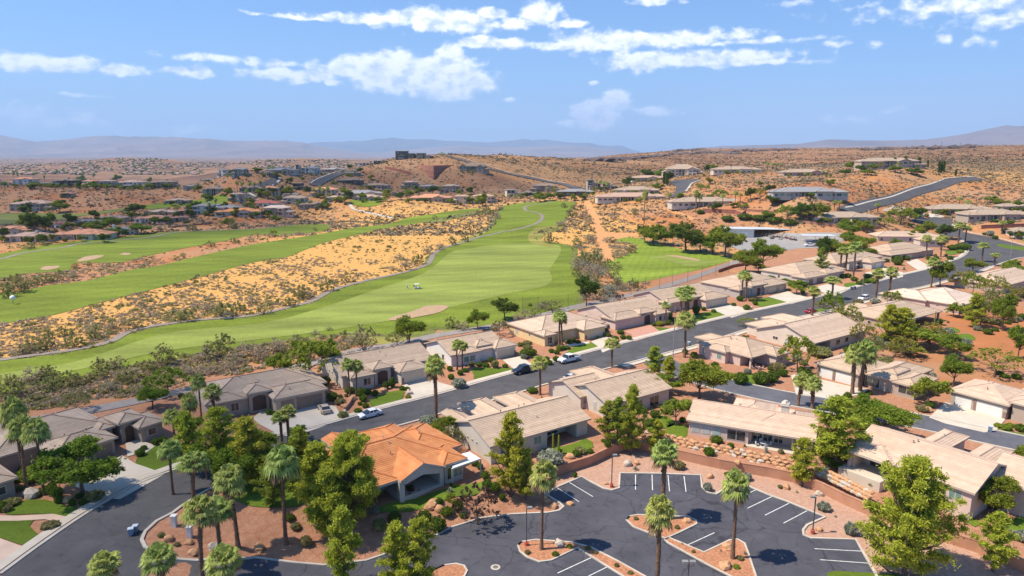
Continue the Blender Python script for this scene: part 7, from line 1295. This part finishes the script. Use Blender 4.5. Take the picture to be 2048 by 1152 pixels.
# ---- desert scrub: thousands of small clumps
def scrub(name, u0, u1, Y0, Y1, n, mat, seed, size, hsz, tri, dens=None, label=None):
    rng = np.random.default_rng(seed); k = int(n * 4.2); Y = np.exp(rng.uniform(math.log(Y0) if Y1 / Y0 > 3 else math.log(Y0), math.log(Y1), k) ); Y = np.sqrt(rng.uniform(Y0**2, Y1**2, k)) if Y1 / Y0 < 2.2 else Y; X = rng.uniform(u0, u1, k) * Y
    ok = np.ones(k, bool)
    for A in AVOID:
        x0, y0 = A.min(0) - 1; x1, y1 = A.max(0) + 1; q = (X > x0) & (X < x1) & (Y > y0) & (Y < y1) & ok
        if q.any(): idx = np.nonzero(q)[0]; ok[idx[inpoly(X[idx], Y[idx], A)]] = False
    cl = np.sin(X * .09 + 2 * np.sin(Y * .05)) * np.cos(Y * .11 + seed) + .6 * np.sin(X * .31 + Y * .23); cl = cl + .9 * np.sin(X * .017 + 1.2 * np.sin(Y * .013 + seed)) * np.cos(Y * .021); ok &= cl > rng.uniform(-1.5, 1.5, k)
    _, mm = soil_w(X, Y); ok &= (mm < .42) | (Y > 420)
    X, Y = X[ok][:n], Y[ok][:n]; Z = G(X, Y); s = size * rng.uniform(.5, 1.45, len(X)) * (1 + rng.random(len(X)) ** 6)
    C = np.repeat(np.c_[X, Y, Z], tri, 0); sr = np.repeat(s, tri)[:, None]; d = rng.normal(size=(len(C), 3)); d /= np.linalg.norm(d, axis=1, keepdims=True); d[:, 2] = np.abs(d[:, 2])
    P = C + d * sr * rng.uniform(.35, .9, (len(C), 1)) * np.array([1, 1, hsz]); V, F = leafquads(P, 0, 1.0, rng, up=.2, asp=1.5); V = (V.reshape(-1, 4, 3) - P[:, None]) * sr[:, None] * .55 + P[:, None]
    o = npmesh(name, V.reshape(-1, 3), F, mat); tag(o, label, 'scrub', kind='stuff')
scrub('desert_scrub', -.8, .2, 120, 330, 9500, L_GREY, 1, .52, .6, 16, label='low grey-brown scrub dotted over the yellow desert strip')
scrub('desert_scrub', -.8, .3, 120, 420, 3600, L_SCRUB, 2, .7, .75, 16, label='olive scrub dotted over the desert strip')
scrub('dry_grass_tufts', -.8, .3, 120, 420, 5500, M('dry_grass_tuft', (.52,.38,.15), .95, .2, 2, island=.25), 3, .42, .4, 9, label='straw coloured grass tufts in the desert strip')
scrub('desert_scrub', -.85, .85, 420, 1000, 24000, L_GREY, 4, .9, .65, 9, label='grey-brown scrub over the hillsides')
scrub('desert_scrub', -.85, .85, 420, 1000, 20000, M('dark_scrub', (.17,.14,.08), .95, .2, 2, island=.35), 5, 1.0, .65, 10, label='dark olive scrub over the hillsides')
scrub('desert_scrub', -.4, .85, 900, 2300, 20000, M('far_scrub', (.19,.145,.085), .95, .2, 2, island=.3), 6, 2.0, .55, 6, label='dark scrub over the far plateau')
scrub('desert_scrub', .1, .5, 230, 420, 1500, L_GREY, 7, .8, .65, 16, label='grey scrub on the slope right of the golf course')

# ---- basalt rims of the mesa
def rim(pts, h, label, seed):
    P = []
    for a, b in zip(pts, pts[1:]):
        for i in range(10): P.append((a[0] + (b[0]-a[0])*i/10, a[1] + (b[1]-a[1])*i/10))
    rg = random.Random(seed); m = MB(); p0 = at(*pts[0])
    for q in P:
        w3 = at(*q) - p0
        for k in range(2): m.blob((w3.x + rg.uniform(-8, 8), w3.y + rg.uniform(0, 30), w3.z + rg.uniform(-1, 1)), rg.uniform(.5, 1.2) * h, rg.random() * 99, (2.2, 1.2, .7), 1, .35)
    o = m.build('basalt_rim', M('basalt', (.13,.095,.085), .95, .3, .1)); o.location = p0; tag(o, kind='structure')
rim([(1182,322),(1230,320),(1290,316),(1340,311)], 8, '', 1); rim([(1345,309),(1400,307),(1440,306),(1475,309)], 7, '', 2); rim([(1358,301),(1380,299),(1402,299)], 6, '', 3); rim([(1480,303),(1530,302),(1600,300)], 6, '', 4); rim([(1740,300),(1800,299),(1850,297),(1870,296)], 7, '', 5); rim([(1855,298),(1900,297),(1935,296),(1962,294)], 9, '', 6)
# ---- far town on its hill: one mass
def town():
    rng = random.Random(4); hm, tm = MB(), MB()
    for i in range(1500):
        x = rng.uniform(0, 400) if i % 3 else rng.uniform(400, 760); y = (rng.uniform(317, 350) if x < 400 else rng.uniform(320, 336)); keep = (math.sin(x * .05) + math.sin(y * .4 + x * .02)) > rng.uniform(-1.4, .8); p = at(x, y)
        if p.y < 1500 or not keep: continue
        s = rng.uniform(4, 8); hm.box(p.x-s, p.x+s, p.y-s*.7, p.y+s*.7, p.z-2, p.z+3.5); i0 = len(hm.v); hm.quad((p.x-s*1.1,p.y-s*.8,p.z+3.5),(p.x+s*1.1,p.y-s*.8,p.z+3.5),(p.x,p.y,p.z+6.5), m=1); hm.quad((p.x+s*1.1,p.y+s*.8,p.z+3.5),(p.x-s*1.1,p.y+s*.8,p.z+3.5),(p.x,p.y,p.z+6.5), m=1); hm.quad((p.x+s*1.1,p.y-s*.8,p.z+3.5),(p.x+s*1.1,p.y+s*.8,p.z+3.5),(p.x,p.y,p.z+6.5), m=1); hm.quad((p.x-s*1.1,p.y+s*.8,p.z+3.5),(p.x-s*1.1,p.y-s*.8,p.z+3.5),(p.x,p.y,p.z+6.5), m=1)
        for k in range(2):
            a = rng.uniform(-26, 26), rng.uniform(-14, 14); tm.blob((p.x+a[0], p.y+a[1], p.z+2), rng.uniform(2.5, 4.5), k, (1.2,1,.9), 1, .3)
    o = hm.build('distant_town', [M('town_walls', (.50,.40,.33), .9), M('town_roofs', (.36,.22,.17), .9)]); tag(o, 'distant town of small houses spread over the far hill', 'town', kind='stuff'); o = tm.build('distant_trees', L_DEEP); tag(o, 'dark trees scattered among the distant town', 'trees', kind='stuff')
town()
# ---- mountain ranges
def ridged(X, Y, sc, seed, oct=6):
    """erosion-like ridged noise"""
    rng = np.random.default_rng(seed); v = np.zeros_like(X); amp = 1; tot = 0; f = sc; w_ = np.ones_like(X)
    for o in range(oct):
        a = rng.uniform(0, 6.28, 6); c, s = np.cos(a[0]), np.sin(a[0]); x, y = (X*c - Y*s) * f, (X*s + Y*c) * f
        n = np.sin(x + 1.7*np.sin(y*.73 + a[1]) + a[2]) * np.cos(y + 1.3*np.sin(x*.81 + a[3]) + a[4]); r = 1 - np.abs(n); v += amp * r * r * w_; tot += amp; w_ = np.clip(r * 1.4, .2, 1); amp *= .52; f *= 2.03
    return v / tot
def ranges(name, prof, Yc, depth, rough, seed, mat, foot=-60, base_py=None):
    px = np.array([p[0] for p in prof], float); py = np.array([p[1] for p in prof], float); xs = np.linspace(px[0], px[-1], 520); ys = np.interp(xs, px, py)
    a = (xs - 1024) / FOC; b = (576 - ys) / FOC; dy = math.cos(PITCH) + b * math.sin(PITCH); dz = -math.sin(PITCH) + b * math.cos(PITCH); crest = CAMH + dz / dy * Yc; U = a / dy
    nr = 90; t = np.linspace(0, 1, nr); V = []; T, Cc = np.meshgrid(t, np.arange(len(xs)), indexing='ij')
    Yv = Yc - depth * (1 - T) ** 1.0; Yv = np.where(T > .82, Yc + (T - .82) / .18 * depth * .5 - 0, Yc - depth * (1 - T / .82)); Xv = U[Cc] * Yv
    prof_t = np.where(T <= .82, (T / .82) ** 1.7, 1 - (T - .82) / .18 * .8); h = crest[Cc] - foot; nz_ = ridged(Xv, Yv, 1 / 900., seed); env = np.sin(np.clip(T / .82, 0, 1) * math.pi) * .9 + .06
    Z = foot + h * prof_t * (1 - .75 * (.12 + .88 * env / .96) * (1 - nz_) ** 1.1 * (T < .999))
    edge = sstep(0, 14, Cc) * sstep(0, 14, len(xs) - 1 - Cc); Z = foot + (Z - foot) * (.0 + edge) if name == 'x' else Z
    V = np.c_[Xv.ravel(), Yv.ravel(), Z.ravel()]; n = len(xs); idx = np.arange(nr * n).reshape(nr, n); F = np.stack([idx[:-1, :-1], idx[:-1, 1:], idx[1:, 1:], idx[1:, :-1]], -1).reshape(-1, 4)
    o = npmesh(name, V, F, mat, smooth=False); tag(o, kind='structure')
MT = M('mountain_rock', (.14,.105,.105), .95, .2, .0006, col2=(.25,.18,.165), detail=8); MT2 = M('far_mountain_rock', (.07,.07,.08), .95, .2, .0005, col2=(.12,.11,.115), detail=8); MT3 = M('pale_plain_soil', (.50,.33,.26), .95, .1, .0008, col2=(.60,.44,.36))
ranges('mountains', [(-250,262),(0,265),(30,271),(70,279),(130,275),(200,270),(290,268),(350,272),(430,277),(560,280),(606,281),(628,288),(700,301),(760,309),(860,318)], 19000, 7500, 420, 5, MT)
ranges('mountains', [(-200,290),(0,285),(560,288),(600,285),(640,280),(700,281),(780,273),(850,276),(930,280),(975,283),(1000,281),(1030,278),(1048,275),(1065,279),(1085,277),(1110,280),(1140,284),(1180,283),(1200,288),(1220,290),(1245,290),(1260,297),(1290,306),(1400,312)], 30000, 8000, 650, 9, MT2)
ranges('mountains', [(640,312),(760,303),(860,294),(920,289),(990,294),(1060,291),(1120,290),(1180,292),(1230,300),(1300,309),(1380,313)], 22000, 6500, 420, 12, MT)
ranges('mountains', [(1180,314),(1290,305),(1350,297),(1450,290),(1600,285),(1660,277),(1740,278),(1800,280),(1850,277),(1900,267),(1960,255),(2048,244),(2300,215)], 14500, 6500, 380, 15, MT)
m = MB(); m.quad((-80000, 9000, -75), (80000, 9000, -75), (80000, 60000, -75), (-80000, 60000, -75)); o = m.build('plain', MT3); tag(o, kind='structure')
# ---- clouds overhead, out of the picture to the left: they shade parts of the land; the last is added to darken the far plain
CM = bpy.data.materials.new('shade_cloud'); CM.use_nodes = True; n, l = CM.node_tree.nodes, CM.node_tree.links; b = n['Principled BSDF']; b.inputs['Base Color'].default_value = (.9,.9,.92,1); tr = n.new('ShaderNodeBsdfTransparent'); ms = n.new('ShaderNodeMixShader'); ms.inputs[0].default_value = .22; l.new(tr.outputs[0], ms.inputs[1]); l.new(b.outputs[0], ms.inputs[2]); l.new(ms.outputs[0], n['Material Output'].inputs[0])
for i, (gx, gy, rx, ry) in enumerate([(-78,100,58,42),(-48,128,30,16),(-420,640,260,190),(-300,455,150,75),(-90,715,140,60),(-600,1100,300,200),(-1000,1900,650,420)]):
    c = Vector((gx, gy, 0)) + sv * (3000 / sv.z); m = MB(); m.blob((0, 0, 0), 1, i + 3, (rx, ry, min(rx, ry) * .45), 4, .14); o = m.build('shade_cloud', CM, smooth=True); o.location = c; tag(o, kind='structure')
# ---- haze
m = MB(); m.box(-45000, 45000, -300, 52000, -80, 2600); hz_ = m.build('haze', None if False else bpy.data.materials.new('haze')); hm_ = hz_.data.materials[0]; hm_.use_nodes = True; nn, ll = hm_.node_tree.nodes, hm_.node_tree.links; nn.remove(nn['Principled BSDF'])
pv = nn.new('ShaderNodeVolumePrincipled'); pv.inputs['Color'].default_value = (.46, .69, 1, 1); pv.inputs['Density'].default_value = HAZE = 4.6e-5; pv.inputs['Anisotropy'].default_value = .1; ll.new(pv.outputs[0], nn['Material Output'].inputs['Volume']); tag(hz_, 'pale blue haze over the whole valley', 'haze', kind='stuff')

# ================================================================ labels that single out each plant
LM = [(o['label'], *PXof(*(o.matrix_world.translation if False else o.location[:]))[:2]) for o in COL.objects if o.parent is None and o.get('label') and o.get('category') in ('house', 'car', 'pickup truck', 'shed', 'street lamp', 'lamp post', 'wall', 'bin', 'marker', 'carport', 'pillar') and o.type == 'EMPTY']
LMX = []
for l, x, y in LM: LMX.append((l, x + 8, y))
LMX += [('white ball marker', 27, 600), ('golf cart on the path', 455, 632), ('golf cart on the fairway', 835, 573), ('large sand bunker', 840, 628), ('car park gravel', 1450, 960), ('left planting island', 1120, 1100), ('middle planting island', 1320, 1050), ('right planting island', 1450, 1110), ('bark corner bed', 420, 1080), ('dirt track', 1195, 470), ('practice green', 1340, 520), ('yellow desert strip', 620, 520), ('near end of the cart path', 130, 700), ('bend of the cart path', 300, 655), ('sharp bend of the path', 862, 515), ('hillside road', 1800, 395), ('bare ground behind the gardens', 1950, 710)]
def short(l):
    w_ = l.split(); return ' '.join(w_[:9])
buck = {}
for (o, ph, x, y) in AUTO:
    b = min(LMX, key=lambda q: (q[1] - x) ** 2 + ((q[2] - y) * 1.4) ** 2); dx, dy = x - b[1], y - b[2]
    rel = 'left of' if dx < -abs(dy) * 1.2 else 'right of' if dx > abs(dy) * 1.2 else ('in front of' if dy > 0 else 'behind'); buck.setdefault((ph, rel, b[0]), []).append((x, y, o))
def nth(i, n):
    if n == 2: return ['left-hand', 'right-hand'][i]
    return 'leftmost' if i == 0 else 'rightmost' if i == n - 1 else ['', 'second', 'third', 'fourth', 'fifth', 'sixth', 'seventh', 'eighth', 'ninth', 'tenth', 'eleventh', 'twelfth'][min(i, 11)] + ' from left'
for (ph, rel, b), L_ in buck.items():
    L_.sort(key=lambda q: q[0]); n = len(L_)
    for i, (x, y, o) in enumerate(L_):
        t = (ph if n == 1 else '%s %s' % (nth(i, n), ph)) + ' ' + rel + ' the ' + b; w_ = t.split()
        o['label'] = ' '.join(w_[:16])
        if n > 1: o['group'] = '%ss %s the %s' % (ph, rel, ' '.join(b.split()[:5]))
for o in COL.objects:
    if '_auto' in o.keys(): del o['_auto']
